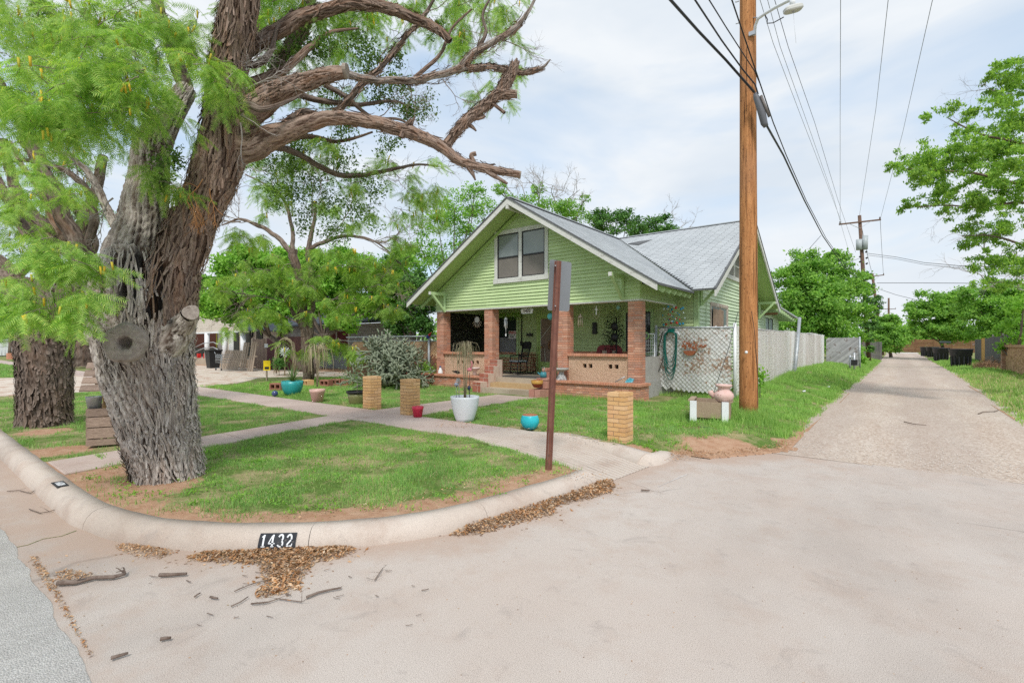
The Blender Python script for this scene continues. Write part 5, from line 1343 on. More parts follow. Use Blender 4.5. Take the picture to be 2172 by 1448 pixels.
# wooden planter box
bx = thing('planter_box', 'weathered wooden trough with white painted posts in front of the gate', 'planter', (-3.0, 10.3, .2))
A, B_ = gp(1465, 888, .2), gp(1547, 893, .2); A.z = B_.z = .2
C_ = gp(1604, 868, .2); 
M_wg = woodmat('trough_wood', (.26, .19, .13), (.46, .36, .26), (8, 1.2, 9), .85, .1)
ux = (B_-A).normalized(); uy_ = Vector((-ux.y, ux.x, 0)); Lx = (B_-A).length; Ly = .75
for k_, z_ in enumerate((.02,)):
    bb = MB(); bb.beam(A+Vector((0, 0, .19)), B_+Vector((0, 0, .19)), .04, .30); bb.build('plank', M_wg, bx)
    bb = MB(); bb.beam(B_+uy_*.02+Vector((0, 0, .19)), B_+uy_*Ly+Vector((0, 0, .19)), .04, .30); bb.build('plank', M_wg, bx)
    bb = MB(); bb.beam(A+uy_*.02+Vector((0, 0, .19)), A+uy_*Ly+Vector((0, 0, .19)), .04, .30); bb.build('plank', M_wg, bx)
    bb = MB(); bb.beam(A+uy_*Ly+Vector((0, 0, .19)), B_+uy_*Ly+Vector((0, 0, .19)), .04, .30); bb.build('plank', M_wg, bx)
bb = MB(); bb.beam(A+uy_*.05+Vector((0, 0, .355)), A+uy_*(Ly)+Vector((0, 0, .355)), .11, .03); bb.build('rim_board', M_wg, bx)
bb = MB(); bb.beam(B_+uy_*.05+Vector((0, 0, .355)), B_+uy_*(Ly)+Vector((0, 0, .355)), .11, .03); bb.build('rim_board', M_wg, bx)
for q in (A+ux*.06, B_-ux*.06):
    bb = MB(); bb.box(q-uy_*.0+Vector((-.06, -.055, -.06)), q+Vector((.06, -.02, .36)), atan2(ux.y, ux.x)); bb.build('post', M_white, bx)
bb = MB(); bb.prism([A+ux*.02+uy_*.02, B_-ux*.02+uy_*.02, B_-ux*.02+uy_*(Ly-.02), A+ux*.02+uy_*(Ly-.02)], (0, 0, .22)); bb.build('soil', M_pot_soil, bx)
c = B_-ux*.10+uy_*.14+Vector((0, 0, .33)); uo = thing('clay_urn', 'pink clay strawberry jar with flaking paint on the wooden trough', 'pot', c)
M_urn = weather('flaking_pink', (.62, .42, .37), (.70, .50, .46), 5, .7, (.28, .08, .05), (.60, .64), 26, .2)
bb = MB(); bb.lathe(c, [(.001, 0), (.09, 0), (.15, .05), (.182, .12), (.17, .18), (.12, .225), (.10, .25), (.11, .29), (.145, .315), (.15, .345), (.135, .35), (.09, .30)], 26); bb.build('body', M_urn, uo)
bb = MB(); d_ = c+Vector((-.16, -.04, .10)); bb.tube([d_, d_+Vector((-.06, -.02, .07)), d_+Vector((-.075, -.02, .12))], [.05, .05, .055], 10); bb.build('side_cup', M_urn, uo)
# manhole/water lid
c = g0(1498, 909, .01); ml = thing('meter_lid', 'round dark meter lid set in the grass by the trough', 'lid', c); bb = MB(); bb.lathe(c, [(.001, .02), (.11, .02), (.13, .0)], 20); bb.build('lid', M_black, ml); bb = MB(); bb.lathe(c, [(.13, .012), (.19, .005), (.2, -.03)], 20); bb.build('ring', M_rust, ml)
# scraps of litter
for (px, py, lb) in ((1705, 836, 'crumpled white paper scrap in the grass left of the alley'), (1757, 823, 'small white paper scrap farther up the grass verge')):
    c = g0(px, py, .03); bb = MB(); bb.ball(c, .05, 5, .6); bb.v = [tuple(Vector(v)+Vector((random.uniform(-.02, .02),)*3)) for v in bb.v]; props(bb.build('litter', M_white), lb, 'litter', None, 'thing')

# ------------------------------------------------------------------ wishing well planter
wl = thing('wishing_well', 'wooden plank wishing-well planter with a slatted roof behind the big trunk', 'planter', (-9.5, 2.35, .15))
A = gp(184, 950, .15); ang = atan2(.9, .35); ux = Vector((.42, .91, 0)).normalized(); uy_ = Vector((-ux.y, ux.x, 0)); Lw = .78
def pln(nm, p, q, w, h, up=(0, 0, 1)):
    bb = MB(); bb.beam(p, q, w, h, up); bb.build(nm, M_pwood, wl)
for face in range(4):
    P0 = [A, A+ux*Lw, A+ux*Lw+uy_*Lw, A+uy_*Lw][face]; D = [ux, uy_, -ux, -uy_][face]
    z = .17
    for h in (.105, .165, .155, .125):
        pln('plank', P0+Vector((0, 0, z+h/2-.15)), P0+D*Lw+Vector((0, 0, z+h/2-.15)), .025, h-.014); z += h
cen = A+(ux+uy_)*Lw/2
for s_ in (-1, 1):
    q = cen+ux*s_*.27; bb = MB(); bb.beam(q+Vector((0, 0, 0)), q+Vector((0, 0, 1.15)), .045, .045); bb.build('post', woodmat('new_wood', (.45, .28, .12), (.55, .36, .18)), wl)
for s_ in (1, -1):
    for i in range(4):
        u0, u1 = i/4, (i+1)/4-.03
        e0 = cen-uy_*s_*.42*(1-u0)+Vector((0, 0, .80+.42*u0)); e1 = cen-uy_*s_*.42*(1-u1)+Vector((0, 0, .80+.42*u1))
        bb = MB(); a_ = e0-ux*.47; b_ = e0+ux*.47; c_ = e1+ux*.47; d_ = e1-ux*.47
        nn2 = Vector((0, 0, .018)); bb.prism([a_+nn2, b_+nn2, c_, d_], (0, 0, .018)); bb.build('roof_slat', M_pwood, wl)
bk = A+ux*.06+uy_*.1+Vector((0, 0, .56)); bo = thing('bucket', 'small galvanised bucket on the rim of the wishing-well planter', 'bucket', bk)
bb = MB(); bb.lathe(bk, [(.001, 0), (.075, 0), (.1, .17), (.105, .175), (.095, .17), (.07, .03), (.001, .03)], 18); bb.build('body', M_steel, bo)
c = A+ux*.55+uy_*.2+Vector((0, 0, .5)); bb = MB(); bb.tube([c, c+Vector((0, 0, .26))], [.14, .13], 12); bb.build('stump', M_pwood, wl)
# ------------------------------------------------------------------ bark limbs
def limbmesh(P, Rr, nr, step, amp, fz=(9, 1.6), seed=0, twist=.6, flare=0, knob=.06, jit=1.):
    P = np.array([tuple(p) for p in P], float); Rr = np.array(Rr, float)
    # smooth resample (Catmull-Rom)
    Q = np.vstack([2*P[0]-P[1], P, 2*P[-1]-P[-2]]); R2 = np.concatenate([[Rr[0]], Rr, [Rr[-1]]]); pts, rr = [], []
    for i in range(1, len(Q)-2):
        for t in np.linspace(0, 1, 16, endpoint=False):
            p0, p1, p2, p3 = Q[i-1:i+3]
            pts.append(.5*((2*p1)+(-p0+p2)*t+(2*p0-5*p1+4*p2-p3)*t*t+(-p0+3*p1-3*p2+p3)*t**3)); rr.append(R2[i]*(1-t)+R2[i+1]*t)
    pts.append(P[-1]); rr.append(Rr[-1]); pts = np.array(pts); rr = np.array(rr)
    s = np.concatenate([[0], np.cumsum(np.linalg.norm(np.diff(pts, axis=0), axis=1))]); m = max(3, int(s[-1]/step))
    t = np.linspace(0, s[-1], m); C = np.stack([np.interp(t, s, pts[:, k]) for k in range(3)], 1); rad = np.interp(t, s, rr)
    jj = np.stack([fbm(t/(.22+rad.max()*1.5)+seed*7+q*31, 0*t, 0*t+q, 3)-.5 for q in range(3)], 1); C = C+jj*jit*(np.minimum(rad, .13)[:, None]*1.2)*np.minimum(1, t/.3)[:, None]
    T = np.gradient(C, axis=0); T /= np.linalg.norm(T, axis=1)[:, None]
    U = np.zeros_like(T); u = np.cross(T[0], [.3, 1, .2]); u /= np.linalg.norm(u)
    for i in range(m):
        u = u-T[i]*u.dot(T[i]); u /= np.linalg.norm(u); U[i] = u
    W = np.cross(T, U)
    th = np.linspace(0, 2*pi, nr, endpoint=False); TH, S = np.meshgrid(th, t)
    cx, cy = np.cos(TH+twist*S), np.sin(TH+twist*S); R_ = rad[:, None]*np.ones_like(TH)
    lo = fbm(cx*1.2+seed, cy*1.2, S*.8+seed, 3)-.5
    fa = fz[0]*rad[:, None]/rad.max()*.3+fz[0]*.7
    wob = (fbm(cx*3, cy*3, S*2.2+seed, 2)-.5)*1.2
    f1 = np.clip(abs(2*fbm(cx*fa+wob+seed, cy*fa+wob, S*fz[1]+seed*3, 3)-1)/.20, 0, 1)**.75
    f2_ = np.clip(abs(2*fbm(cx*fa*2.4+seed+9, cy*fa*2.4+wob, S*fz[1]*3.2, 3)-1)/.16, 0, 1)**.8
    h = (f1-1)*.95+(f2_-1)*.42+(fbm(cx*fa*5, cy*fa*5, S*14, 2)-.5)*.5+.35
    D = R_*(1+lo*knob*6+(fbm(cx*.6+seed, cy*.6, S*4.5/(1+3*rad.max()), 3)-.5)*.34)+amp*h*np.clip(R_/rad.max()*1.2, .35, 1)
    if flare: D = D*(1+flare*np.exp(-S/.16)*(1+.8*(fbm(cx*2, cy*2, 4., 2)-.5)))
    V = C[:, None, :]+(np.cos(TH)*D)[..., None]*U[:, None, :]+(np.sin(TH)*D)[..., None]*W[:, None, :]
    i = np.arange(m*nr).reshape(m, nr); j = np.roll(i, -1, 1)
    Fc = np.stack([i[:-1], j[:-1], j[1:], i[1:]], -1).reshape(-1, 4)
    uv = np.stack([TH/(2*pi)*max(1, round(rad.max()*8)), S], -1).reshape(-1, 2)
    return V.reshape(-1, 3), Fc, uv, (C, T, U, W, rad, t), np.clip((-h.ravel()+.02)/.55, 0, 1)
def cat_(L):
    V, Fc, uv, n = [], [], [], 0
    for v, f, u in L: V.append(v); Fc.append(f+n); uv.append(u); n += len(v)
    return np.vstack(V), np.vstack(Fc), np.vstack(uv)
def endcap(parent, p, n, r, m, name='cut_face'):
    n = Vector(n).normalized(); u = n.orthogonal().normalized(); w = n.cross(u); p = Vector(p); bb = MB()
    vs = [p+(u*cos(a)+w*sin(a))*r*(1+.07*sin(3*a+1)) for a in np.linspace(0, 2*pi, 18, endpoint=False)]
    vo = [v-n*r*.5 for v in vs]; bb.add(vs+vo, [tuple(range(18))]+[(i, (i+1) % 18, (i+1) % 18+18, i+18) for i in range(18)]); return bb.build(name, m, parent)
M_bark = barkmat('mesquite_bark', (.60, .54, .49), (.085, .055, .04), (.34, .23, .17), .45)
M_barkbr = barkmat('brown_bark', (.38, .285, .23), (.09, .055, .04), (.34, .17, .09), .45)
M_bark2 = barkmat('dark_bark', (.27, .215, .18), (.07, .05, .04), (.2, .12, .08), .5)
M_barkfar = weather('far_bark', (.10, .075, .06), (.2, .16, .13), 8, .9, stretch=(2, 2, .5))
M_twig = weather('twig_grey', (.16, .12, .10), (.30, .25, .21), 6, .9)
M_deadtwig = weather('dead_twig', (.30, .26, .24), (.42, .38, .35), 6, .9)
M_cut = weather('cut_wood', (.26, .21, .17), (.36, .31, .26), 18, .9)

# ------------------------------------------------------------------ leaf templates
def tri_leaf(p, d, l, w, nrm=(0, 0, 1)):
    s = np.cross(d, nrm); s /= np.linalg.norm(s)+1e-9
    return [p-s*w*.5, p+d*l, p+s*w*.5]
def frond_template(n=13, L=.13, ll=.042, w=.0042, seed=0):
    r = np.random.default_rng(seed); T = []
    for side in (-1, 1):
        ang = .45*side+r.normal(0, .1)
        for k in range(n):
            u = (k+1)/n; x = L*u
            p = np.array([x*cos(ang)+.02, x*sin(ang)*(1-.25*u), -.02*u*u-.015*u])
            l = ll*(1-.35*abs(u-.35)/.65)
            for s_ in (-1, 1):
                a2 = ang*.7+s_*(1.15-.25*u)+r.normal(0, .06)
                d = np.array([cos(a2), sin(a2), -.28+r.normal(0, .08)]); d /= np.linalg.norm(d)
                T.append(tri_leaf(p, d, l, w, (0, 0, 1)))
        p0 = np.array([0, 0, 0.]); T.append([np.array([0, -.0012, 0]), np.array([L*cos(ang)+.02, L*sin(ang)*.75, -.035]), np.array([0, .0012, 0])])
    return np.array(T)      # (k,3,3)
FT = [frond_template(13, .20, .056, .0082, s) for s in range(4)]
FTm = [frond_template(7, .15, .055, .0105, s+9) for s in range(3)]
def place_templates(Ts, P, D, up=None, scale=None, roll=None, seed=0):
    """P (n,3), D (n,3) direction of the rachis; returns vertices, faces"""
    r = np.random.default_rng(seed+3); n = len(P); D = D/np.linalg.norm(D, axis=1)[:, None]
    Z = np.tile([0, 0, 1.], (n, 1))+r.normal(0, .35, (n, 3)); Y = np.cross(Z, D); Y /= np.linalg.norm(Y, axis=1)[:, None]+1e-9; Z = np.cross(D, Y)
    sc = (scale if scale is not None else np.ones(n)); out = []; k = r.integers(0, len(Ts), n)
    for i, T in enumerate(Ts):
        q = np.where(k == i)[0]
        if not len(q): continue
        M = np.stack([D[q], Y[q], Z[q]], 1)*sc[q][:, None, None]           # rows
        v = np.einsum('tvc,ncd->ntvd', T, M)+P[q][:, None, None, :]
        out.append(v.reshape(-1, 3))
    V = np.vstack(out); return V, np.arange(len(V)).reshape(-1, 3)
def quads(P, N_, size, r, asp=.55, droop=0):
    n = len(P); A = r.normal(size=(n, 3)); A[:, 2] -= droop; A /= np.linalg.norm(A, axis=1)[:, None]
    B = np.cross(A, N_+r.normal(0, .6, (n, 3))); B /= np.linalg.norm(B, axis=1)[:, None]+1e-9
    s = size*(.6+.8*r.random(n))[:, None]; a = A*s*.5; b = B*s*.5*asp
    V = np.stack([P-a, P+b*.9-a*.1, P+a, P-b*.9-a*.1], 1).reshape(-1, 3)
    return V, np.arange(4*n).reshape(-1, 4)
M_leafm = leafmat('mesquite_leaf', [(.17, .33, .06), (.30, .50, .10), (.44, .63, .15), (.24, .44, .11), (.58, .70, .18)], .45)
M_leafm2 = leafmat('mesquite_leaf_far', [(.14, .27, .05), (.25, .43, .08), (.38, .54, .10), (.19, .35, .07)], .45)
M_mist = leafmat('mistletoe_leaf', [(.06, .14, .025), (.12, .22, .045), (.18, .30, .06), (.09, .18, .035)], .3)
M_broad = leafmat('broad_leaf', [(.10, .22, .045), (.18, .35, .065), (.28, .46, .09), (.13, .28, .055)], .45)
M_broadb = leafmat('bright_leaf', [(.15, .34, .05), (.24, .48, .07), (.34, .58, .10), (.19, .41, .06)], .45)
M_broadd = leafmat('deep_leaf', [(.035, .10, .025), (.07, .17, .04), (.12, .25, .05), (.06, .14, .035)], .3)
M_elm = leafmat('elm_leaf', [(.10, .21, .045), (.19, .34, .06), (.32, .47, .09), (.14, .27, .055)], .45)
M_catkin = leafmat('yellow_catkin', [(.62, .50, .03), (.75, .55, .05), (.55, .55, .08)], .3)
def pxr(r, d): return r*d/F
def twigs_from(c, rad, n, L, r0, bb, rr, droop=.15, levels=2, starts=None):
    """irregular twigs round c; returns sample points and directions"""
    S, D = [], []
    for i in range(n):
        a = Vector(c)+Vector(rr.normal(0, .5, 3))*rad*.7 if starts is None else Vector(starts[i % len(starts)])
        d = Vector(rr.normal(size=3)); d.z = abs(d.z)*.3-.1; d.normalize()
        pts = [a]; l = L*rr.uniform(.5, 1.2); st = 6
        for k in range(st):
            d = (d+Vector(rr.normal(0, .22, 3))+Vector((0, 0, -droop*(k/st)))).normalized(); pts.append(pts[-1]+d*l/st)
            S.append(tuple(pts[-1])); D.append(tuple(d))
            if levels > 1 and rr.random() < .6:
                d2 = (d+Vector(rr.normal(0, .8, 3))).normalized(); q = pts[-1]; sub = [q]
                for k2 in range(3): d2 = (d2+Vector(rr.normal(0, .2, 3))+Vector((0, 0, -droop))).normalized(); sub.append(sub[-1]+d2*l*.13); S.append(tuple(sub[-1])); D.append(tuple(d2))
                bb.tube(sub, [r0*.5, r0*.4, r0*.3, r0*.2], 3, False)
        bb.tube(pts, list(np.linspace(r0, r0*.35, st+1)), 4, False)
    return np.array(S), np.array(D)
def foliage_feather(parent, clusters, Ts, seed, m, tm, fr_scale=1., tw=.0045, per=1.0):
    rr = np.random.default_rng(seed); tb = MB(); P, D = [], []; CK = []
    for (px, py, rx, ry, d, n) in clusters:
        d_ = d; c = at(px, py, d_); R = pxr((rx+ry)/2, d_); k = max(3, int(n/11*per))
        for i in range(k):
            q = at(px+rr.uniform(-1, 1)*rx*.9, py+rr.uniform(-1, .6)*ry*.8, d_+rr.normal(0, R*.45))
            S, Dd = twigs_from(q, .01, 1, min(.5, R*.9+.12), tw, tb, rr, .25, 2, [q])
            w = rr.integers(0, len(S), 10)
            P.append(S[w]+rr.normal(0, .02, (10, 3))); dd_ = Dd[w]*.5+rr.normal(0, .45, (10, 3)); dd_[:, 2] = -abs(dd_[:, 2])*.6-.25; D.append(dd_)
            if rr.random() < .6: CK.append(S[rr.integers(0, len(S))])
    P, D = np.vstack(P), np.vstack(D)
    V, Fc = place_templates(Ts, P, D, scale=fr_scale*rr.uniform(.75, 1.25, len(P)), seed=seed)
    npmesh('crown', V, Fc, m, parent, 'stuff'); tb.build('twigs', tm, parent, kind='stuff', fixn=False)
    cb = MB()
    for q in CK:
        q = Vector(q)
        for j in range(rr.integers(1, 4)):
            o = q+Vector(rr.normal(0, .03, 3)); cb.tube([o, o+Vector((.01*rr.normal(), .01*rr.normal(), -.07*fr_scale))], [.010*fr_scale, .008*fr_scale], 5)
    if CK: cb.build('catkins', M_catkin, parent, kind='stuff', fixn=False)
def clumps(parent, lst, size, seed, m, name='leaf_clump', n0=500, kind='stuff', stem=True):
    rr = np.random.default_rng(seed)
    for (px, py, r, d, f) in lst:
        c = np.array(at(px, py, d)); R = pxr(r, d); n = int(n0*f); k = 14
        sub = rr.normal(size=(k, 3)); sub /= np.linalg.norm(sub, axis=1)[:, None]; sub *= R*rr.uniform(.3, .95, (k, 1)); 
        w = rr.integers(0, k, n); P = c+sub[w]+rr.normal(0, R*.22, (n, 3)); 
        V, Fc = quads(P, sub[w]/R, size, rr, .55); npmesh(name, V, Fc, m, parent, kind)

# ------------------------------------------------------------------ the big foreground mesquite
def L5(px, py, d=5.6): return at(px, py, d)
tb0 = Vector((-6.48, 2.07, .1))
big_t = thing('mesquite_tree', 'huge old mesquite with deeply furrowed shaggy bark and a round sawn scar, nearest the curb', 'tree', tb0); big_t['girth'] = .86; big_t['charred'] = 1
INF = {}
def limb(parent, name, spec, nr, step, amp, m, seed, flare=0, **k):
    g_ = parent.get('girth', 1.)
    V, Fc, uv, info, inn = limbmesh([at(x, y, d) for x, y, d, r in spec], [pxr(r, d)*g_ for x, y, d, r in spec], nr, step, amp*min(1, g_), seed=seed, flare=flare, **k)
    chv = np.zeros(len(V))
    if parent.get('charred'):
        cc_ = np.array([tuple(at(*q)) for q in ((335, 280, 5.35), (322, 380, 5.3), (303, 440, 5.25), (288, 520, 5.2), (286, 590, 5.1), (298, 640, 5.05), (318, 690, 5.02), (300, 740, 5.05))])
        dm = np.full(len(V), 9.); A_ = cc_[:-1]; B2 = cc_[1:]
        for p_, q_ in zip(A_, B2):
            ab = q_-p_; t_ = np.clip(((V-p_)@ab)/(ab@ab), 0, 1); dm = np.minimum(dm, np.linalg.norm(V-p_-t_[:, None]*ab, axis=1))
        nz_ = fbm(V[:, 0]*9, V[:, 1]*9, V[:, 2]*3, 3); wd_ = .10+.13*sst(V[:, 2], 1.6, 2.1)*(1-sst(V[:, 2], 2.3, 2.9)); chv = 1-sst(dm+(.5-nz_)*.30, wd_, wd_+.10)
        Cc = np.repeat(info[0], nr, axis=0); V = V+(Cc-V)*(chv*.22)[:, None]
    o = npmesh(name, V, Fc, m, parent, uv=uv, smooth=True); ca = o.data.attributes.new('char', 'FLOAT', 'POINT'); ca.data.foreach_set('value', (chv*.93).astype(np.float32)); a = o.data.attributes.new('furrow_darkening', 'FLOAT', 'POINT'); a.data.foreach_set('value', inn.astype(np.float32)); INF.setdefault(parent.name, []).append(info); return o, info
o_, TI = limb(big_t, 'trunk', [(364, 1045, 5.62, 70), (354, 985, 5.62, 69), (340, 920, 5.62, 74), (328, 840, 5.6, 80), (312, 760, 5.6, 90), (306, 700, 5.6, 98), (304, 645, 5.6, 102), (300, 600, 5.62, 96), (300, 560, 5.7, 80)], 200, .013, .085, M_bark, 3, flare=.05, fz=(6.2, .8), jit=.15, knob=.04)
limb(big_t, 'limb', [(268, 690, 5.7, 56), (272, 620, 5.66, 60), (280, 560, 5.62, 58), (298, 490, 5.6, 52), (306, 440, 5.62, 48), (316, 380, 5.65, 40), (322, 310, 5.7, 38), (360, 240, 5.85, 30), (395, 195, 6.1, 22)], 120, .014, .06, M_bark, 5, fz=(5.5, .8), jit=.4, knob=.04)
o_, RI = limb(big_t, 'limb', [(345, 690, 5.55, 56), (360, 620, 5.5, 56), (376, 560, 5.5, 52), (402, 480, 5.48, 48), (430, 420, 5.46, 47), (458, 350, 5.45, 50), (472, 300, 5.45, 47), (476, 240, 5.45, 42), (484, 160, 5.4, 38), (505, 60, 5.3, 37), (520, -40, 5.2, 35), (530, -120, 5.2, 28), (560, -260, 5.2, 18), (600, -400, 5.3, 6)], 150, .014, .06, M_barkbr, 8, fz=(5.5, .8), jit=.5, knob=.04)
limb(big_t, 'limb', [(450, 335, 5.5, 40), (500, 312, 5.5, 36), (560, 290, 5.5, 30), (630, 268, 5.5, 22), (720, 250, 5.5, 17), (800, 262, 5.5, 15), (870, 285, 5.5, 15), (935, 312, 5.5, 13), (985, 342, 5.5, 10), (1040, 360, 5.5, 9), (1104, 371, 5.5, 8)], 60, .012, .030, M_barkbr, 11, fz=(5, 2.2))
limb(big_t, 'limb', [(942, 316, 5.5, 9), (962, 285, 5.5, 10), (1000, 245, 5.5, 11), (1040, 212, 5.5, 11), (1064, 200, 5.5, 10), (1096, 198, 5.5, 8)], 40, .012, .020, M_barkbr, 13, fz=(4, 2.2))
limb(big_t, 'limb', [(1052, 208, 5.5, 9), (1068, 180, 5.5, 12), (1084, 148, 5.5, 9), (1096, 124, 5.5, 2)], 30, .014, .012, M_barkbr, 14, fz=(4, 2.2))
limb(big_t, 'limb', [(462, 300, 5.5, 40), (510, 262, 5.5, 34), (560, 215, 5.5, 28), (620, 180, 5.5, 22), (680, 163, 5.5, 19), (735, 150, 5.5, 15)], 60, .012, .032, M_barkbr, 16, fz=(5, 2))
limb(big_t, 'limb', [(720, 152, 5.55, 9), (780, 170, 5.7, 8), (850, 172, 5.9, 8), (920, 162, 6, 8), (970, 145, 6, 9), (1010, 110, 6, 8), (1050, 88, 6, 7), (1090, 60, 6, 6), (1120, 28, 6, 4), (1136, -5, 6, 3)], 26, .02, .008, M_bark, 18, fz=(3, 2))
limb(big_t, 'limb', [(968, 150, 6, 6), (1020, 142, 6, 5), (1075, 150, 6, 5), (1110, 152, 6, 4), (1148, 146, 6, 4), (1167, 127, 6, 1.5)], 18, .02, .005, M_bark, 19)
limb(big_t, 'limb', [(480, 150, 5.6, 16), (530, 105, 5.7, 18), (600, 60, 5.8, 16), (680, 22, 5.9, 14), (760, 10, 6, 12), (830, 22, 6, 12), (890, 45, 6, 11), (930, 66, 6, 9), (955, 88, 6, 7)], 44, .012, .024, M_barkbr, 21, fz=(4, 2.2))
limb(big_t, 'limb', [(500, 240, 5.9, 18), (560, 190, 6, 20), (610, 120, 6.2, 16), (640, 60, 6.3, 14), (660, -20, 6.4, 12)], 36, .02, .014, M_bark2, 22)
limb(big_t, 'limb', [(560, 292, 5.7, 11), (640, 240, 5.9, 9), (700, 245, 6, 7), (760, 190, 6, 7), (810, 140, 6.1, 6), (850, 90, 6.2, 5), (900, 30, 6.3, 4), (930, -20, 6.3, 3)], 18, .03, .005, M_bark2, 23)
limb(big_t, 'limb', [(430, 420, 5.7, 18), (500, 330, 5.9, 13), (570, 310, 6.2, 9), (640, 330, 6.5, 7), (720, 370, 6.8, 6), (800, 365, 7, 5), (880, 350, 7, 3), (930, 352, 7, 2)], 20, .03, .006, M_bark2, 24)
limb(big_t, 'limb', [(235, 640, 5.8, 26), (190, 560, 6, 20), (140, 480, 6.2, 17), (105, 390, 6.3, 15), (62, 300, 6.4, 14), (20, 215, 6.5, 12), (-30, 140, 6.6, 11)], 34, .02, .018, M_bark2, 25, fz=(4, 2))
limb(big_t, 'limb', [(232, 660, 5.9, 18), (170, 560, 6.2, 15), (110, 500, 6.4, 13), (50, 440, 6.6, 12), (-30, 390, 6.8, 11)], 30, .02, .016, M_bark2, 26, fz=(4, 2))
limb(big_t, 'limb', [(262, 520, 5.8, 12), (225, 440, 6, 9), (190, 370, 6.1, 8), (150, 330, 6.2, 5), (110, 320, 6.2, 3)], 18, .03, .005, M_bark, 27)
limb(big_t, 'limb', [(300, 50, 5, 8), (330, 60, 5, 7), (385, 60, 5.05, 5), (345, 18, 5.1, 12), (320, -20, 5.2, 12)][:3], 16, .02, .004, M_bark, 28)
limb(big_t, 'limb', [(395, 195, 6.1, 18), (372, 110, 6, 16), (350, 50, 6, 14), (330, -20, 6, 12)], 26, .02, .01, M_bark2, 30)
# tangle of secondary branches through the crown
for q_, (sd, spec) in enumerate([(61, [(500, 200, 5.6, 14), (540, 170, 5.7, 12), (600, 150, 5.8, 9), (660, 100, 5.9, 7), (700, 70, 6, 5), (760, 60, 6, 2)]), (62, [(470, 260, 5.3, 10), (520, 225, 5.2, 9), (560, 235, 5.2, 7), (610, 215, 5.3, 4), (640, 200, 5.4, 2)]), (63, [(500, 120, 5.6, 9), (545, 140, 5.6, 8), (575, 110, 5.6, 6), (590, 60, 5.7, 4), (620, 20, 5.8, 2)]), (64, [(470, 330, 5.8, 14), (530, 330, 6.1, 11), (580, 300, 6.3, 9), (650, 290, 6.5, 6), (720, 300, 6.6, 4), (790, 280, 6.6, 2)]), (65, [(560, 210, 5.8, 9), (620, 200, 6, 8), (690, 215, 6.1, 6), (760, 220, 6.2, 5), (840, 215, 6.3, 3), (880, 235, 6.4, 1.5)]), (66, [(690, 180, 6, 6), (740, 210, 6.1, 5), (790, 250, 6.2, 4), (850, 255, 6.3, 3), (900, 285, 6.4, 1.5)]), (67, [(200, 600, 6, 14), (160, 540, 6.3, 12), (100, 430, 6.5, 10), (80, 350, 6.6, 8), (100, 260, 6.6, 6), (150, 190, 6.5, 4)]), (68, [(170, 560, 6.1, 10), (200, 470, 6.2, 9), (180, 400, 6.2, 7), (130, 360, 6.3, 6), (60, 340, 6.4, 4), (0, 350, 6.5, 2)]), (69, [(60, 500, 7, 12), (20, 430, 7, 11), (-20, 350, 7.1, 9)]), (70, [(40, 580, 7, 12), (90, 520, 7, 10), (100, 440, 7.1, 8), (60, 370, 7.2, 6), (20, 300, 7.3, 4)]), (71, [(345, 300, 5.9, 12), (310, 230, 6, 10), (260, 180, 6.1, 8), (240, 110, 6.2, 6), (200, 60, 6.3, 4)]), (72, [(1010, 110, 6, 5), (1030, 70, 6.05, 4), (1025, 30, 6.1, 3), (1040, -5, 6.1, 2)]), (73, [(880, 165, 6, 5), (930, 120, 6.1, 4), (960, 60, 6.2, 3), (1000, 20, 6.3, 2)])]):
    limb(big_t, 'limb', spec, 20, .02, .009, M_bark2 if q_ % 3 else M_barkbr, sd, fz=(4, 1.6), knob=.09)
# short broken stubs on the long low limb
for sp_ in ([(868, 285, 5.5, 8), (872, 262, 5.5, 5), (880, 248, 5.48, 1.5)], [(850, 292, 5.45, 6), (858, 270, 5.45, 4), (872, 250, 5.45, 1.5)], [(1006, 345, 5.5, 5), (1000, 330, 5.5, 6), (1010, 326, 5.5, 5)], [(985, 345, 5.48, 5), (1000, 365, 5.46, 5), (1008, 382, 5.44, 2)], [(1020, 355, 5.48, 6), (1050, 375, 5.46, 5), (1076, 390, 5.44, 3)], [(1040, 215, 5.5, 4), (1070, 240, 5.45, 4), (1000, 255, 5.5, 3)][:2], [(995, 250, 5.5, 4), (1015, 252, 5.5, 4), (1030, 247, 5.5, 2)], [(985, 262, 5.5, 4), (1000, 268, 5.5, 5), (1010, 278, 5.5, 2)]):
    limb(big_t, 'branch_stub', sp_, 14, .012, .005, M_barkbr, 31)
endcap(big_t, L5(1105, 371, 5.5), Vector((RT[0], RT[1], -.15)), pxr(8, 5.5), M_cut); endcap(big_t, L5(1097, 198, 5.5), Vector((RT[0], RT[1], 0)), pxr(7.5, 5.5), M_cut); endcap(big_t, L5(737, 150, 5.5), Vector((RT[0], RT[1], 0)), pxr(15, 5.5), M_cut)
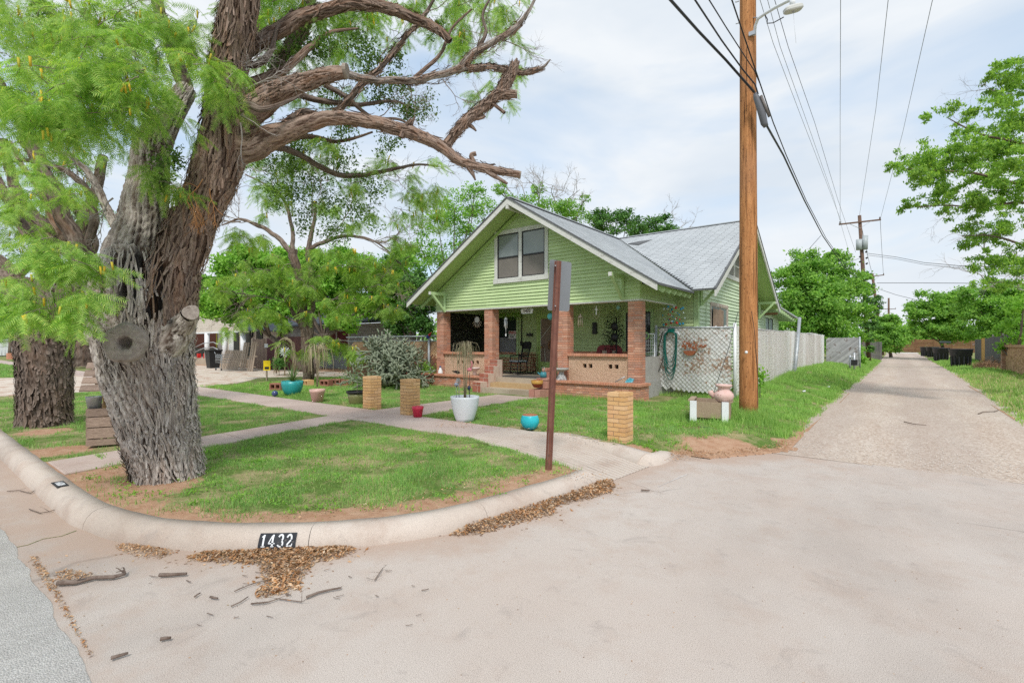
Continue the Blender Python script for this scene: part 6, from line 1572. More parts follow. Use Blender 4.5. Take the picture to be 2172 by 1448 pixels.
# sawn scar ring and the stub on the right
def ringscar(px, py, d, r, hole, m, name, squash=1.15):
    c = at(px, py, d); n = (Vector((0, 0, 1.65))-c).normalized(); n = (n+Vector((-.25*RT[0], -.25*RT[1], 0))).normalized(); u = Vector((RT[0], RT[1], 0)); u = (u-n*u.dot(n)).normalized(); w = n.cross(u)
    rg = pxr(r, d); V, Fc = [], []; nr, nt_ = 40, 9
    prof_ = [(1.15, -.16), (1.06, -.03), (.99, .012), (.9, .02), (.62, .02), (hole+.10, .016), (hole+.02, -.02), (hole*.85, -.26), (hole*.5, -.42), (.02, -.46)]
    for q, h in prof_:
        for i in range(nr):
            a = 2*pi*i/nr; e = 1+.05*sin(2*a+1)+.04*sin(5*a); jj = .006*math.sin(9*a+q*20)
            p = c+(u*cos(a)+w*sin(a)*squash)*rg*q*e+n*(h*rg*2+jj); V.append(p)
    bb = MB(); bb.add(V, [(i*nr+j, i*nr+(j+1) % nr, (i+1)*nr+(j+1) % nr, (i+1)*nr+j) for i in range(len(prof_)-1) for j in range(nr)], True); return bb.build(name, m, big_t)
M_scar = weather('scar_wood', (.24, .20, .175), (.36, .31, .27), 22, .9, (.13, .09, .07), (.6, .72), 16, .9, 60)
ringscar(264, 727, 4.86, 34, .36, M_scar, 'scar_ring')
limb(big_t, 'branch_stub', [(360, 730, 5.5, 40), (384, 700, 5.4, 30), (396, 680, 5.3, 23), (404, 666, 5.24, 19)], 60, .012, .03, M_bark, 33, fz=(5, 2))
endcap(big_t, at(405, 662, 5.20), Vector((RT[0], RT[1], .55))*.55-Vector((FW[0], FW[1], 0)), pxr(16, 5.2), M_scar)
# loose strips of shaggy bark
def strips(info_list, n, seed, m, l=(.15, .45), w=(.006, .020), lift=.02, parent=big_t, amp=.02):
    rr = np.random.default_rng(seed); V, Fc = [], []
    for q in range(n):
        C, T, U, W, rad, t = info_list[q % len(info_list)]
        i = rr.integers(2, len(C)-14); th = rr.uniform(0, 2*pi); L = rr.uniform(*l); wd = rr.uniform(*w); st = 4; sl = rr.normal(0, .16); b = len(V)
        step = (t[1]-t[0])
        for k in range(st+1):
            u = k/st; ii = min(len(C)-1, int(i+u*L/step)); a = th+sl*u*L/max(rad[ii], .05)
            nn2 = U[ii]*cos(a)+W[ii]*sin(a); tt = -U[ii]*sin(a)+W[ii]*cos(a)
            up = amp+lift*((2*u-1)**2)*rr.uniform(.4, 1.3)
            ww = wd*(.35+.65*sin(pi*min(max(u, .1), .9)))
            p = C[ii]+nn2*(rad[ii]+up); V += [p-tt*ww, p+tt*ww+nn2*.004]
            if k: j = b+2*k; Fc.append((j-2, j-1, j+1, j))
    V = np.array(V); Fc = np.array(Fc); uv = np.stack([V[:, 0]*3+V[:, 1]*3, V[:, 2]], 1)
    npmesh('bark_strips', V, Fc, m, parent, 'stuff', uv=uv)
strips([TI], 1500, 4, M_bark, lift=.035, amp=.022)
strips([RI], 1300, 5, M_barkbr, lift=.035, amp=.018)
strips([q for q in INF[big_t.name][3:12] if len(q[0]) > 24], 1500, 6, M_barkbr, (.07, .22), (.004, .012), .022, big_t, .010)
# bare dead twigs
def deadtwigs(parent, starts, seed, m, L, r0, name='dead_twigs', droop=-.05, n=1):
    rr = np.random.default_rng(seed); bb = MB()
    def grow(p, d, l, r, lev):
        pts = [p]; st = 5
        for k in range(st):
            d = (d+Vector(rr.normal(0, .2, 3))+Vector((0, 0, -droop*.3))).normalized(); pts.append(pts[-1]+d*l/st)
            if lev > 0 and k > 0:
                for _ in range(rr.integers(0, 3)): grow(pts[-1], (d+Vector(rr.normal(0, .55, 3))).normalized(), l*rr.uniform(.4, .75), r*.55, lev-1)
        bb.tube(pts, list(np.linspace(r, r*.4, st+1)), 4 if r < .01 else 6, False)
    for (p, d) in starts:
        for _ in range(n): grow(Vector(p), Vector(d).normalized(), L, r0, 3)
    return bb.build(name, m, parent, kind='stuff', fixn=False)
U3 = Vector((0, 0, 1)); R3 = Vector((RT[0], RT[1], 0)); F3 = Vector((FW[0], FW[1], 0))
deadtwigs(big_t, [(L5(500, 230, 5.3), R3*.4-U3*.3-F3*.2), (L5(520, 190, 5.3), R3+U3*.2), (L5(480, 170, 5.2), R3*.6+U3*.8), (L5(510, 260, 5.2), R3*.2-U3)], 5, M_deadtwig, .42, .009)
deadtwigs(big_t, [(at(160, 300, 5.2), -U3+R3*.1), (at(290, 60, 5), R3*.2-U3), (at(240, 420, 5.2), -R3*.7-U3*.6), (at(130, 520, 5.0), -U3*.8+R3*.3)], 15, M_deadtwig, .38, .010)
deadtwigs(big_t, [(at(880, 165, 6), R3-U3*.2), (at(960, 150, 6), R3+U3*.3), (at(1010, 110, 6), R3*.3+U3), (at(940, 170, 6), R3*.6-U3*.6), (at(800, 250, 6), R3+U3*.2), (at(900, 30, 6.2), R3+U3*.4), (at(1060, 85, 6), R3+U3*.1), (at(800, 140, 6.1), U3+R3*.4), (at(700, 250, 6), U3+R3), (at(870, 180, 6), -U3+R3*.5), (at(830, 360, 7), R3-U3*.3), (at(760, 370, 7), R3-U3*.5), (at(890, 350, 7), R3), (at(640, 330, 6.5), -U3+R3)], 6, M_twig, .5, .0065)
near = [(110, 60, 120, 60, 5.4, 230), (290, 70, 140, 60, 4.9, 330), (190, 185, 140, 50, 4.4, 330), (95, 240, 75, 55, 4.4, 170), (305, 175, 85, 50, 4.5, 210), (385, 60, 50, 50, 5.0, 90), (40, 20, 80, 50, 6.2, 140), (392, 160, 32, 50, 4.6, 50), (40, 330, 60, 50, 6.3, 90), (160, 260, 80, 40, 4.5, 130), (105, 540, 62, 50, 4.3, 130), (45, 590, 40, 30, 4.4, 50), (95, 665, 65, 38, 4.2, 130), (165, 650, 32, 55, 4.35, 85), (310, 378, 50, 18, 4.8, 50), (30, 130, 60, 60, 6.4, 110), (220, 560, 30, 25, 4.7, 40), (50, 450, 60, 40, 6, 80), (120, 410, 60, 40, 5.6, 80),
        (600, 25, 80, 45, 6.2, 200), (700, 30, 80, 40, 6.5, 190), (580, 110, 60, 45, 6.2, 110), (820, 20, 70, 35, 7, 120), (900, 15, 70, 30, 7, 110), (1000, 20, 70, 35, 7.1, 130), (1070, 30, 50, 50, 7.1, 120), (780, 60, 60, 30, 6.8, 60), (660, 100, 60, 30, 6.4, 70), (960, 60, 50, 40, 7, 60), (1085, 130, 35, 45, 7, 55), (1040, 200, 25, 30, 6.8, 30), (965, 80, 40, 30, 7, 28), (1040, 95, 40, 30, 6.6, 35),
        (700, 200, 60, 35, 6.5, 60), (640, 220, 60, 30, 6.3, 50), (620, 330, 70, 40, 7, 90), (740, 380, 80, 45, 7, 110), (880, 370, 45, 35, 7.1, 70), (905, 410, 35, 35, 7.1, 50), (560, 400, 45, 40, 7.3, 50), (840, 440, 60, 35, 7.3, 60), (690, 320, 60, 30, 6.8, 60), (470, 210, 25, 30, 4.9, 10), (470, 130, 14, 18, 4.9, 8), (505, 490, 20, 20, 6.5, 8), (340, -110, 120, 60, 5.6, 110), (540, -220, 120, 70, 5.4, 130), (680, -100, 110, 50, 6.3, 90), (920, -70, 90, 40, 6.4, 60), (120, -90, 120, 60, 6, 110), (600, -400, 110, 80, 5.4, 90)]
foliage_feather(big_t, near, FT, 42, M_leafm, M_twig, per=.85)
clumps(big_t, [(335, 372, 42, 5.0, .7), (365, 330, 26, 5.0, .3), (690, 110, 42, 6, .9), (640, 90, 32, 6, .5), (790, 105, 35, 6.1, .5), (770, 150, 30, 6.1, .4), (840, 190, 42, 6.3, .8), (890, 225, 38, 6.4, .7), (800, 200, 30, 6.3, .4), (860, 240, 30, 6.4, .4), (610, 350, 50, 6.8, .9), (670, 420, 60, 7, 1.1), (740, 430, 50, 7, .7), (560, 350, 35, 6.8, .5), (720, 340, 40, 6.8, .6), (790, 400, 40, 7, .5), (700, 480, 45, 7.1, .6), (100, 40, 40, 6.2, .7), (230, 130, 45, 5.8, .8), (270, 60, 35, 5.8, .5), (920, 60, 25, 6.2, .25), (590, 130, 30, 6, .3), (640, 300, 40, 6.8, .7), (730, 280, 35, 6.6, .5), (820, 300, 30, 6.6, .4), (700, 200, 35, 6.3, .5), (600, 420, 45, 7, .7), (650, 470, 40, 7.2, .5), (760, 90, 30, 6.2, .4), (840, 120, 25, 6.3, .3)], .038, 77, M_mist, 'mistletoe_clump', 900)
# orange roots / vines dangling on the trunk
deadtwigs(big_t, [(L5(430, 380, 5.05), -U3-R3*.1), (L5(445, 400, 5.05), -U3*1.2+R3*.3), (L5(400, 410, 5.05), -U3)], 3, weather('orange_root', (.42, .18, .06), (.5, .25, .1), 8), .3, .005, 'root_hairs', .6)

# ------------------------------------------------------------------ second mesquite at the left
t2 = thing('mesquite_tree', 'second old mesquite with a thick dark trunk at the left edge, beyond the wishing well', 'tree', (-12.5, 1.9, .1)); t2['girth'] = .80
o_, I2 = limb(t2, 'trunk', [(97, 912, 9.2, 56), (95, 870, 9.2, 53), (96, 800, 9.2, 54), (97, 740, 9.2, 56), (95, 680, 9.2, 62), (92, 640, 9.2, 62), (95, 600, 9.25, 45)], 120, .03, .05, M_bark2, 43, flare=.12, fz=(6, 1.3), jit=.2, knob=.03)
limb(t2, 'limb', [(80, 700, 9.2, 38), (60, 650, 9.1, 36), (30, 600, 9, 30), (-20, 550, 8.9, 26)], 60, .03, .04, M_bark2, 44)
limb(t2, 'limb', [(120, 690, 9.2, 34), (140, 630, 9.2, 26), (160, 580, 9.3, 20), (170, 500, 9.4, 16), (200, 420, 9.5, 13), (215, 330, 9.6, 10)], 40, .04, .03, M_bark2, 45)
limb(t2, 'limb', [(85, 640, 9.2, 20), (100, 560, 9.3, 17), (70, 480, 9.4, 14), (30, 400, 9.5, 12), (5, 300, 9.6, 10)], 34, .04, .02, M_bark2, 46)
limb(t2, 'limb', [(130, 600, 9.3, 16), (190, 520, 9.5, 14), (150, 430, 9.6, 12), (90, 360, 9.8, 9), (40, 290, 9.9, 8)], 30, .04, .02, M_bark2, 47)
strips([I2], 900, 9, M_bark2, (.1, .3), (.012, .03), .03, t2)
far2 = [(60, 400, 90, 50, 9, 160), (150, 440, 60, 50, 9, 110), (30, 500, 60, 50, 9.5, 110), (160, 520, 40, 40, 9, 60), (60, 300, 90, 50, 9.5, 140), (180, 350, 60, 40, 9.5, 80), (30, 200, 60, 60, 9.5, 110), (130, 130, 90, 60, 9.5, 130), (250, 300, 60, 50, 10, 60), (70, 60, 80, 50, 9.5, 110), (380, 120, 50, 90, 8, 60), (250, 40, 90, 40, 9, 80)]
foliage_feather(t2, far2, FTm, 52, M_leafm2, M_twig, 1.35, .008, 1.0)
clumps(t2, [(30, 110, 45, 9.5, .7), (90, 460, 40, 9.6, .6), (170, 480, 30, 9.5, .5), (150, 380, 35, 9.6, .5), (20, 560, 40, 9.5, .5)], .045, 78, M_mist, 'mistletoe_clump', 420)
# two more trunks farther along the parkway
for (px, py, d, r, lb) in ((166, 772, 31, 16, 'tree trunk far along the parkway, just left of the wishing-well roof'), (192, 772, 33, 12, 'slimmer far trunk directly behind the wishing-well roof')):
    b0_ = at(px, py, d); b0_.z = .1; tt = thing('mesquite_tree', lb, 'tree', b0_)
    limb(tt, 'trunk', [(px, py+6, d, r), (px-3, py-50, d, r*.9), (px-10, py-110, d, r*.7), (px-30, py-180, d, r*.4)], 24, .12, .08, M_bark2, 50)
    foliage_feather(tt, [(px-20, 640, 60, 40, d, 90), (px-60, 600, 60, 40, d, 80), (px+20, 600, 50, 40, d, 80)], FTm, 60+px, M_leafm2, M_twig, 3.4, .02, .6)

# ------------------------------------------------------------------ yard mesquite in front of the neighbour's house
t3 = thing('mesquite_tree', 'slender dark-trunked mesquite behind the teal pot with drooping bright crown', 'tree', gp(650, 815, .12)); t3['girth'] = .6
limb(t3, 'trunk', [(650, 822, 19.5, 17), (654, 770, 19.5, 19), (650, 700, 19.5, 20), (640, 650, 19.5, 15), (636, 600, 19.5, 13), (628, 560, 19.5, 15), (620, 530, 19.5, 14)], 60, .06, .05, M_bark2, 61, fz=(5, 1))
limb(t3, 'limb', [(655, 720, 19.5, 12), (662, 660, 19.5, 9), (660, 600, 19.5, 8), (655, 540, 19.5, 9), (662, 490, 19.5, 7), (670, 440, 19.5, 4)], 30, .08, .03, M_bark2, 62)
limb(t3, 'limb', [(622, 540, 19.5, 10), (590, 505, 19.5, 8), (550, 480, 19.5, 6), (510, 465, 19.5, 4), (470, 478, 19.5, 2)], 24, .08, .02, M_bark2, 63)
limb(t3, 'limb', [(650, 530, 19.5, 8), (690, 512, 19.5, 6), (740, 500, 19.5, 5), (800, 515, 19.5, 3), (850, 560, 19.5, 2)], 24, .08, .02, M_bark2, 64)
limb(t3, 'limb', [(622, 540, 19.5, 8), (618, 480, 19.5, 6), (600, 420, 19.5, 5), (560, 390, 19.5, 3), (520, 370, 19.5, 2)], 20, .08, .02, M_bark2, 65)
limb(t3, 'limb', [(640, 690, 19.5, 9), (620, 660, 19.2, 6), (600, 630, 19, 4), (570, 600, 18.8, 2)], 20, .08, .02, M_bark2, 66)
deadtwigs(t3, [(at(x, y, 19.5), dd_) for x, y, dd_ in ((560, 480, -R3+U3*.5), (620, 460, U3-R3*.3), (600, 420, -R3+U3), (690, 510, R3+U3), (740, 500, R3-U3*.2), (800, 515, R3), (662, 460, U3), (600, 640, -R3), (700, 640, R3+U3*.5), (740, 620, R3+U3*.3), (510, 470, -R3-U3*.2), (640, 600, -R3-U3*.1), (655, 640, R3))], 66, M_twig, 1.7, .028, 'twigs')
far3 = [(560, 600, 60, 40, 19, 120), (500, 620, 40, 30, 19, 70), (600, 560, 50, 30, 19, 90), (640, 620, 50, 40, 18.5, 120), (700, 570, 50, 40, 19, 110), (760, 560, 50, 40, 19, 110), (810, 590, 45, 40, 19, 110), (770, 640, 50, 40, 18.6, 110), (700, 660, 40, 30, 18.4, 80), (720, 720, 35, 20, 18.2, 60), (750, 740, 25, 20, 18.2, 25), (820, 650, 40, 30, 19, 80), (580, 660, 50, 30, 18.6, 90), (520, 680, 40, 22, 18.8, 50), (560, 440, 40, 30, 19.5, 40), (640, 450, 40, 35, 19.5, 45), (620, 380, 50, 30, 19.5, 40), (540, 500, 30, 20, 19.5, 18), (820, 490, 50, 35, 19.5, 50), (880, 440, 40, 35, 19.5, 45), (860, 540, 40, 30, 19.5, 55), (700, 460, 40, 35, 19.5, 35), (920, 470, 25, 30, 19.5, 22), (650, 740, 40, 22, 18.6, 30)]
foliage_feather(t3, far3, FTm, 71, M_leafm2, M_twig, 2.6, .016, 1.0)
clumps(t3, [(790, 480, 30, 19.5, .5), (720, 500, 30, 19.5, .5), (760, 450, 26, 19.5, .4), (590, 620, 30, 18.9, .4)], .10, 79, M_mist, 'mistletoe_clump', 420)

# ------------------------------------------------------------------ broadleaf trees
def broadtree(label, base, clusters, leaf, n, m, seed, trunk=True, group=None, name='shade_tree', depth_j=.5, bark=None, dead=None, tr=.22, subk=16, spread=.20):
    rr = np.random.default_rng(seed); base = Vector(base)
    t = thing(name, label, 'tree', base, group); bk_ = bark or M_barkfar
    tot = sum(c[2]**2 for c in clusters); P, Nn = [], []; fork = None; bb = MB()
    cs = [Vector(at(px, py, d)) for px, py, r, d in clusters]; cen = sum(cs, Vector())/len(cs)
    if trunk:
        fork = base.lerp(Vector((cen.x, cen.y, max(base.z+1.2, cen.z-1))), .5); tk = MB(); tk.tube([base-Vector((0, 0, .2)), base.lerp(fork, .5)+Vector(rr.normal(0, .06, 3)), fork], [tr, tr*.8, tr*.65], 10); tk.build('trunk', bk_, t)
    for (px, py, r, d), c in zip(clusters, cs):
        R = pxr(r, d); k = subk; sub = rr.normal(size=(k, 3)); sub /= np.linalg.norm(sub, axis=1)[:, None]; sub *= (R*rr.uniform(.25, 1.0, (k, 1))**.7); sub[:, 2] *= .85
        m_ = int(n*r*r/tot); w = rr.integers(0, k, m_); off = rr.normal(0, R*spread, (m_, 3)); off[:, 2] *= .6
        P.append(np.array(c)+sub[w]+off); nv = sub[w]/R+off/R+np.array([0, 0, .6]); Nn.append(nv)
        if trunk:
            q = Vector(c); mid = fork.lerp(q, .5)+Vector(rr.normal(0, .12, 3))*R; bb.tube([fork, mid, q], [tr*.35, tr*.22, tr*.1], 6)
            for s_ in sub[:6]: bb.tube([q.lerp(mid, .2), q+Vector(s_)*.8], [tr*.09, tr*.03], 4, False)
    P, Nn = np.vstack(P), np.vstack(Nn); V, Fc = quads(P, Nn, leaf, rr, .6, .3); npmesh('crown', V, Fc, m, t, 'stuff')
    if trunk: bb.build('limbs', bk_, t, fixn=False)
    if dead: deadtwigs(t, dead, seed, M_deadtwig, *((2.2, .035) if len(dead[0]) == 2 else (2, .03)))
    return t
def B(px, d, z=.1):
    p = at(px, 730, d); p.z = z; return p
broadtree('loose airy hackberry behind the left side of the green roof', B(960, 36), [(930, 480, 45, 35), (965, 440, 42, 35), (1005, 425, 38, 35), (1030, 455, 35, 36), (900, 540, 45, 35), (950, 545, 50, 36), (985, 500, 40, 36), (870, 590, 40, 35), (1010, 400, 18, 35)], .17, 11000, M_broad, 101)
t = broadtree('half bare tree with dead top twigs behind the gable peak', B(1170, 40), [(1090, 430, 30, 38), (1130, 440, 36, 38), (1180, 450, 38, 38), (1225, 455, 34, 38), (1065, 400, 18, 38), (1140, 400, 16, 38), (1240, 420, 12, 38)], .17, 6500, M_broad, 102)
deadtwigs(t, [(at(x, 440, 38), dd_) for x, dd_ in ((1120, U3-R3*.5), (1140, U3), (1160, U3+R3*.2), (1180, U3-R3*.1), (1200, U3+R3*.4), (1110, U3-R3*.9))], 202, M_deadtwig, 2.0, .04, 'dead_twigs')
t = broadtree('dark green tree rising behind the roof valley', B(1300, 40), [(1270, 465, 28, 38), (1300, 475, 36, 38), (1330, 465, 26, 38), (1350, 490, 32, 39)], .19, 6000, M_broadd, 103)
t = broadtree('rounded dark green tree behind the rear roof ridge', B(1400, 42), [(1375, 485, 28, 40), (1405, 482, 30, 40), (1425, 498, 24, 40), (1385, 505, 30, 40)], .19, 5500, M_broadd, 104)
deadtwigs(t, [(at(1400, 480, 41), U3+R3*.4), (at(1450, 500, 41), U3+R3*.2), (at(1430, 490, 41), U3*.8+R3)], 204, M_deadtwig, 1.5, .03, 'dead_twigs')
broadtree('bright green tree left of the slender mesquite, over the neighbour roof', B(652, 27), [(480, 585, 45, 27), (530, 570, 50, 27), (450, 640, 40, 26), (500, 640, 48, 26), (560, 620, 45, 27), (420, 600, 25, 27), (520, 540, 26, 27)], .20, 26000, M_broadb, 105)
broadtree('wide bright green tree filling the gap behind the slender mesquite', B(660, 25), [(620, 590, 50, 27), (690, 600, 55, 27), (740, 570, 50, 27), (800, 590, 55, 27), (850, 620, 45, 27), (700, 640, 50, 27), (780, 650, 50, 27), (860, 560, 36, 27), (640, 640, 40, 27), (600, 560, 40, 27), (580, 660, 34, 26), (720, 680, 34, 26), (660, 560, 40, 27)], .20, 42000, M_broadb, 106)
broadtree('deep green tree against the left porch eave', B(885, 24), [(880, 600, 36, 24), (905, 640, 34, 24), (870, 660, 36, 24), (900, 690, 32, 24), (850, 690, 30, 24.5), (835, 560, 26, 25)], .14, 13000, M_broadd, 107)
broadtree('large leafy tree behind the white slat fence', B(1720, 42), [(1670, 590, 38, 40), (1700, 560, 34, 40), (1730, 580, 46, 40), (1770, 560, 34, 40), (1790, 610, 44, 40), (1690, 640, 50, 40), (1740, 660, 60, 39), (1800, 670, 46, 40), (1670, 690, 44, 39), (1740, 710, 46, 39), (1800, 720, 34, 39), (1820, 590, 24, 41), (1770, 538, 14, 40), (1720, 620, 50, 39), (1760, 640, 50, 39)], .22, 52000, M_broad, 108)
broadtree('light green bush on the short grey fence', B(1800, 36, .3), [(1790, 735, 20, 35), (1812, 745, 20, 35), (1825, 765, 14, 35)], .13, 3500, M_broadb, 109, False, name='ivy_bush')
# ivy on the second pole
iv = broadtree('ivy and dry vines climbing the foot of the crossarm pole', at(1843, 752, 41.6), [(1838, 585, 9, 41.5), (1840, 610, 13, 41.5), (1848, 635, 18, 41.5), (1842, 660, 20, 41.5), (1846, 690, 18, 41.5), (1842, 715, 14, 41.5), (1848, 740, 9, 41.5), (1862, 650, 12, 41.5)], .15, 6500, M_broadd, 110, False, name='ivy')
broadtree('dark shrubs by the alley beyond the ivy pole', B(1890, 62), [(1875, 700, 24, 60), (1900, 710, 22, 60), (1885, 725, 26, 60), (1915, 722, 18, 61), (1862, 728, 20, 58), (1880, 680, 22, 60)], .28, 12000, M_broad, 111)
broadtree('pale green tree at the far end of the alley', B(1960, 100), [(1925, 700, 22, 100), (1950, 705, 26, 100), (1975, 712, 24, 100), (1995, 700, 20, 100), (1940, 720, 20, 100)], .40, 6000, M_broadb, 112)
broadtree('rounded tree on the right of the alley behind the bins', B(2000, 55), [(1945, 660, 24, 52), (1975, 640, 32, 52), (2005, 660, 36, 52), (2000, 700, 30, 52), (1960, 690, 22, 52), (2040, 650, 36, 52), (2030, 700, 36, 52)], .27, 26000, M_broad, 113)
broadtree('dense tree over the wooden fence on the right', B(2110, 48), [(2080, 660, 40, 46), (2120, 650, 46, 46), (2160, 640, 50, 46), (2090, 700, 34, 46), (2140, 700, 40, 46), (2190, 690, 50, 46), (2060, 625, 26, 46), (2110, 620, 30, 46)], .24, 28000, M_broad, 114)
broadtree('sapling with pale leaves spilling over the rock wall', B(2160, 27), [(2140, 740, 16, 28), (2120, 700, 16, 28), (2160, 715, 22, 27), (2165, 680, 26, 27), (2120, 735, 12, 28), (2172, 640, 30, 26)], .13, 3600, M_broadb, 115)
# near tree on the right: layered sprays from limbs that enter the frame
t5 = thing('elm_tree', 'large elm reaching into the picture from the right edge, above the alley', 'tree', at(2420, 730, 14)*1)
t5.location.z = .1; t5['girth'] = .5
def lpx(l): return [(x, y, 13, r) for x, y, r in l]
for i, l in enumerate(([(2420, 790, 34), (2410, 640, 30), (2380, 520, 24), (2330, 420, 18)],)):
    limb(t5, 'trunk', lpx(l), 40, .08, .04, M_bark2, 80+i)
limbs5 = ([(2360, 480, 14), (2260, 420, 8), (2172, 395, 6), (2080, 370, 5), (2000, 362, 3), (1920, 358, 1.5)], [(2340, 430, 12), (2240, 330, 7), (2150, 300, 5), (2080, 285, 4), (2010, 250, 1.5)], [(2360, 480, 12), (2250, 470, 6), (2172, 430, 5), (2080, 440, 4), (2010, 436, 3), (1935, 440, 1.5)], [(2330, 420, 10), (2250, 260, 6), (2180, 190, 4), (2120, 160, 2)], [(2380, 520, 12), (2260, 560, 6), (2172, 520, 5), (2100, 500, 3), (2040, 500, 1.5)], [(2380, 540, 10), (2260, 620, 5), (2160, 600, 3), (2090, 600, 1.5)])
for i, l in enumerate(limbs5): limb(t5, 'limb', lpx(l), 14, .1, .01, M_bark2, 90+i)
rr = np.random.default_rng(5)
E5 = [(1895, 352, 14), (1925, 345, 22), (1960, 335, 30), (1950, 375, 28), (2000, 330, 34), (1995, 385, 30), (2040, 350, 36), (2060, 300, 32), (2090, 370, 36), (2110, 310, 36), (2140, 260, 34), (2150, 340, 40), (1925, 438, 16), (1985, 425, 22), (2010, 450, 18), (2060, 430, 26), (2110, 420, 30), (2160, 400, 34), (2020, 230, 16), (2060, 240, 20), (2110, 220, 24), (2150, 200, 30), (2090, 170, 12), (2120, 155, 18), (2160, 130, 26), (2172, 170, 30), (2060, 480, 22), (2100, 500, 26), (2150, 490, 34), (2080, 555, 24), (2130, 560, 30), (2165, 580, 34), (2172, 460, 30), (1965, 250, 10), (2190, 250, 40), (2200, 350, 40), (2040, 520, 14), (2100, 600, 22), (2030, 400, 30), (2075, 330, 34), (2130, 390, 34), (1980, 360, 30), (2090, 440, 28), (2140, 300, 34), (2040, 280, 20), (2130, 180, 24)]
P, Nn = [], []
for x, y, r in E5:
    d = 13+rr.normal(0, .5); c = np.array(at(x, y, d)); R = pxr(r, d); k = 16; sub = rr.normal(size=(k, 3))*np.array([.6, .6, .42])*R
    m_ = int(110+R*R*7600); w = rr.integers(0, k, m_); P.append(c+sub[w]+rr.normal(0, 1, (m_, 3))*np.array([.16, .16, .10])*R+rr.normal(0, .02, (m_, 3))); Nn.append(np.tile([0, 0, 1.], (m_, 1)))
P, Nn = np.vstack(P), np.vstack(Nn); V, Fc = quads(P, Nn, .085, rr, .42, .9); npmesh('crown', V, Fc, M_elm, t5, 'stuff')
deadtwigs(t5, [(at(x, y, 13), dd_) for x, y, dd_ in ((2060, 370, -R3+U3*.2), (2150, 400, -R3), (2100, 290, -R3+U3*.5), (2150, 200, -R3+U3*.3), (2050, 440, -R3-U3*.1), (2140, 500, -R3+U3*.2))], 31, M_twig, .8, .008, 'twigs')
t6 = thing('bare_tree', 'leafless pale twiggy tree behind the elm sprays on the right', 'tree', B(2230, 30))
bb = MB(); bb.tube([B(2230, 30), at(2215, 640, 30), at(2200, 580, 30)], [.2, .16, .12], 8); bb.build('trunk', M_deadtwig, t6)
deadtwigs(t6, [(at(2205, 590, 30), -R3+U3*.3), (at(2205, 600, 30), -R3+U3*.6), (at(2200, 580, 30), -R3*.8+U3), (at(2190, 620, 30), -R3), (at(2130, 570, 30), -R3+U3*.5), (at(2110, 600, 30), -R3+U3*.1)], 32, M_deadtwig, 2.6, .035, 'twigs')
# trees far to the left and a far wooded horizon
broadtree('bright far tree at the left edge behind the street lawns', B(20, 60), [(10, 620, 40, 60), (40, 650, 34, 60), (-20, 660, 50, 60), (60, 680, 24, 60)], .28, 6000, M_broadb, 120)
broadtree('olive far trees between the two big left trunks', B(190, 70), [(170, 660, 34, 70), (210, 680, 30, 70), (160, 700, 26, 70), (230, 640, 40, 70), (120, 690, 30, 72)], .32, 5000, M_broad, 121)
rr = np.random.default_rng(77); P = []; 
for i in range(420):
    a = rr.uniform(-1.75, 1.35)
    ang = radians(90+37.97)-a*.75; dist_ = rr.uniform(118, 170); c = np.array([cos(ang)*dist_, sin(ang)*dist_, rr.uniform(1, 5.5)])
    P.append(c+rr.normal(0, 1, (110, 3))*np.array([1.7, 1.7, 1.2]))
P = np.vstack(P); P[:, 2] = abs(P[:, 2]); V, Fc = quads(P, np.tile([0, 0, 1.], (len(P), 1)), .9, rr, .7)
o = npmesh('far_woods', V, Fc, M_broad, None, 'stuff'); o['label'] = 'distant belt of trees along the horizon'
# ------------------------------------------------------------------ neighbouring house
M_side = weather('beige_lap', (.55, .49, .42), (.62, .56, .49), 3, .7, (.36, .33, .29), (.6, .75), 4, pieces=.08)
M_grey = weather('grey_lap', (.28, .27, .26), (.34, .33, .32), 3, .7, (.22, .2, .18), (.6, .75), 4, pieces=.08)
M_droof = weather('dark_roof', (.035, .045, .06), (.06, .07, .085), 3, .8)
NY0 = 14.5; zb_ = .15
def nx(px, Y=NY0): return onY(px, 730, Y).x
def nz(py, px, Y=NY0): return onY(px, py, Y).z
nbx0, nbx1 = nx(330), nx(513); zf = nz(702, 480); zfl = .62
nb = thing('neighbour_house', 'low beige house with white porch columns and dark roof, left of the yard mesquite', 'house', ((nbx0+nbx1)/2, 17, .15))
apx = nx(430); apz = nz(655, 479.)+ (nx(479)-apx)*.62
# gable front boards
zz = zf
while zz < 4.9:
    h = .22; xr = nbx1-(zz-zf)*1.55; xr2 = nbx1-(zz+h-zf)*1.55; 
    bb = MB(); bb.prism([(nbx0, NY0, zz), (xr, NY0, zz), (xr2, NY0, zz+h), (nbx0, NY0, zz+h)], (0, -.02, 0)); bb.build('lap_board', M_side, nb); zz += h+.006
bb = MB(); bb.beam((nbx1+.5, NY0-.25, zf-.1), (nbx1-3.6, NY0-.25, zf+2.25), .12, .16, (0, 1, 0)); bb.build('barge_board', M_side, nb)
bb = MB(); bb.box((nbx0, NY0-.02, zf-.12), (nbx1, NY0+.1, zf-.005)); bb.build('beam', M_white, nb)
bb = MB(); bb.prism([(nbx1+.55, NY0-.3, zf-.05), (nbx1-3.6, NY0-.3, zf+2.35), (nbx1-3.6, 22, zf+2.35), (nbx1+.55, 22, zf-.05)], (0, 0, .08)); bb.build('roof', M_droof, nb)
bb = MB(); bb.box((nbx0, NY0, .1), (nbx1+.1, 17.3, zfl)); bb.build('porch_floor', M_stepc, nb)
wy = 17.2
bb = MB(); bb.box((nbx0, wy, zfl), (nx(590, wy), wy+.15, zf+.4)); bb.build('wall', M_side, nb)
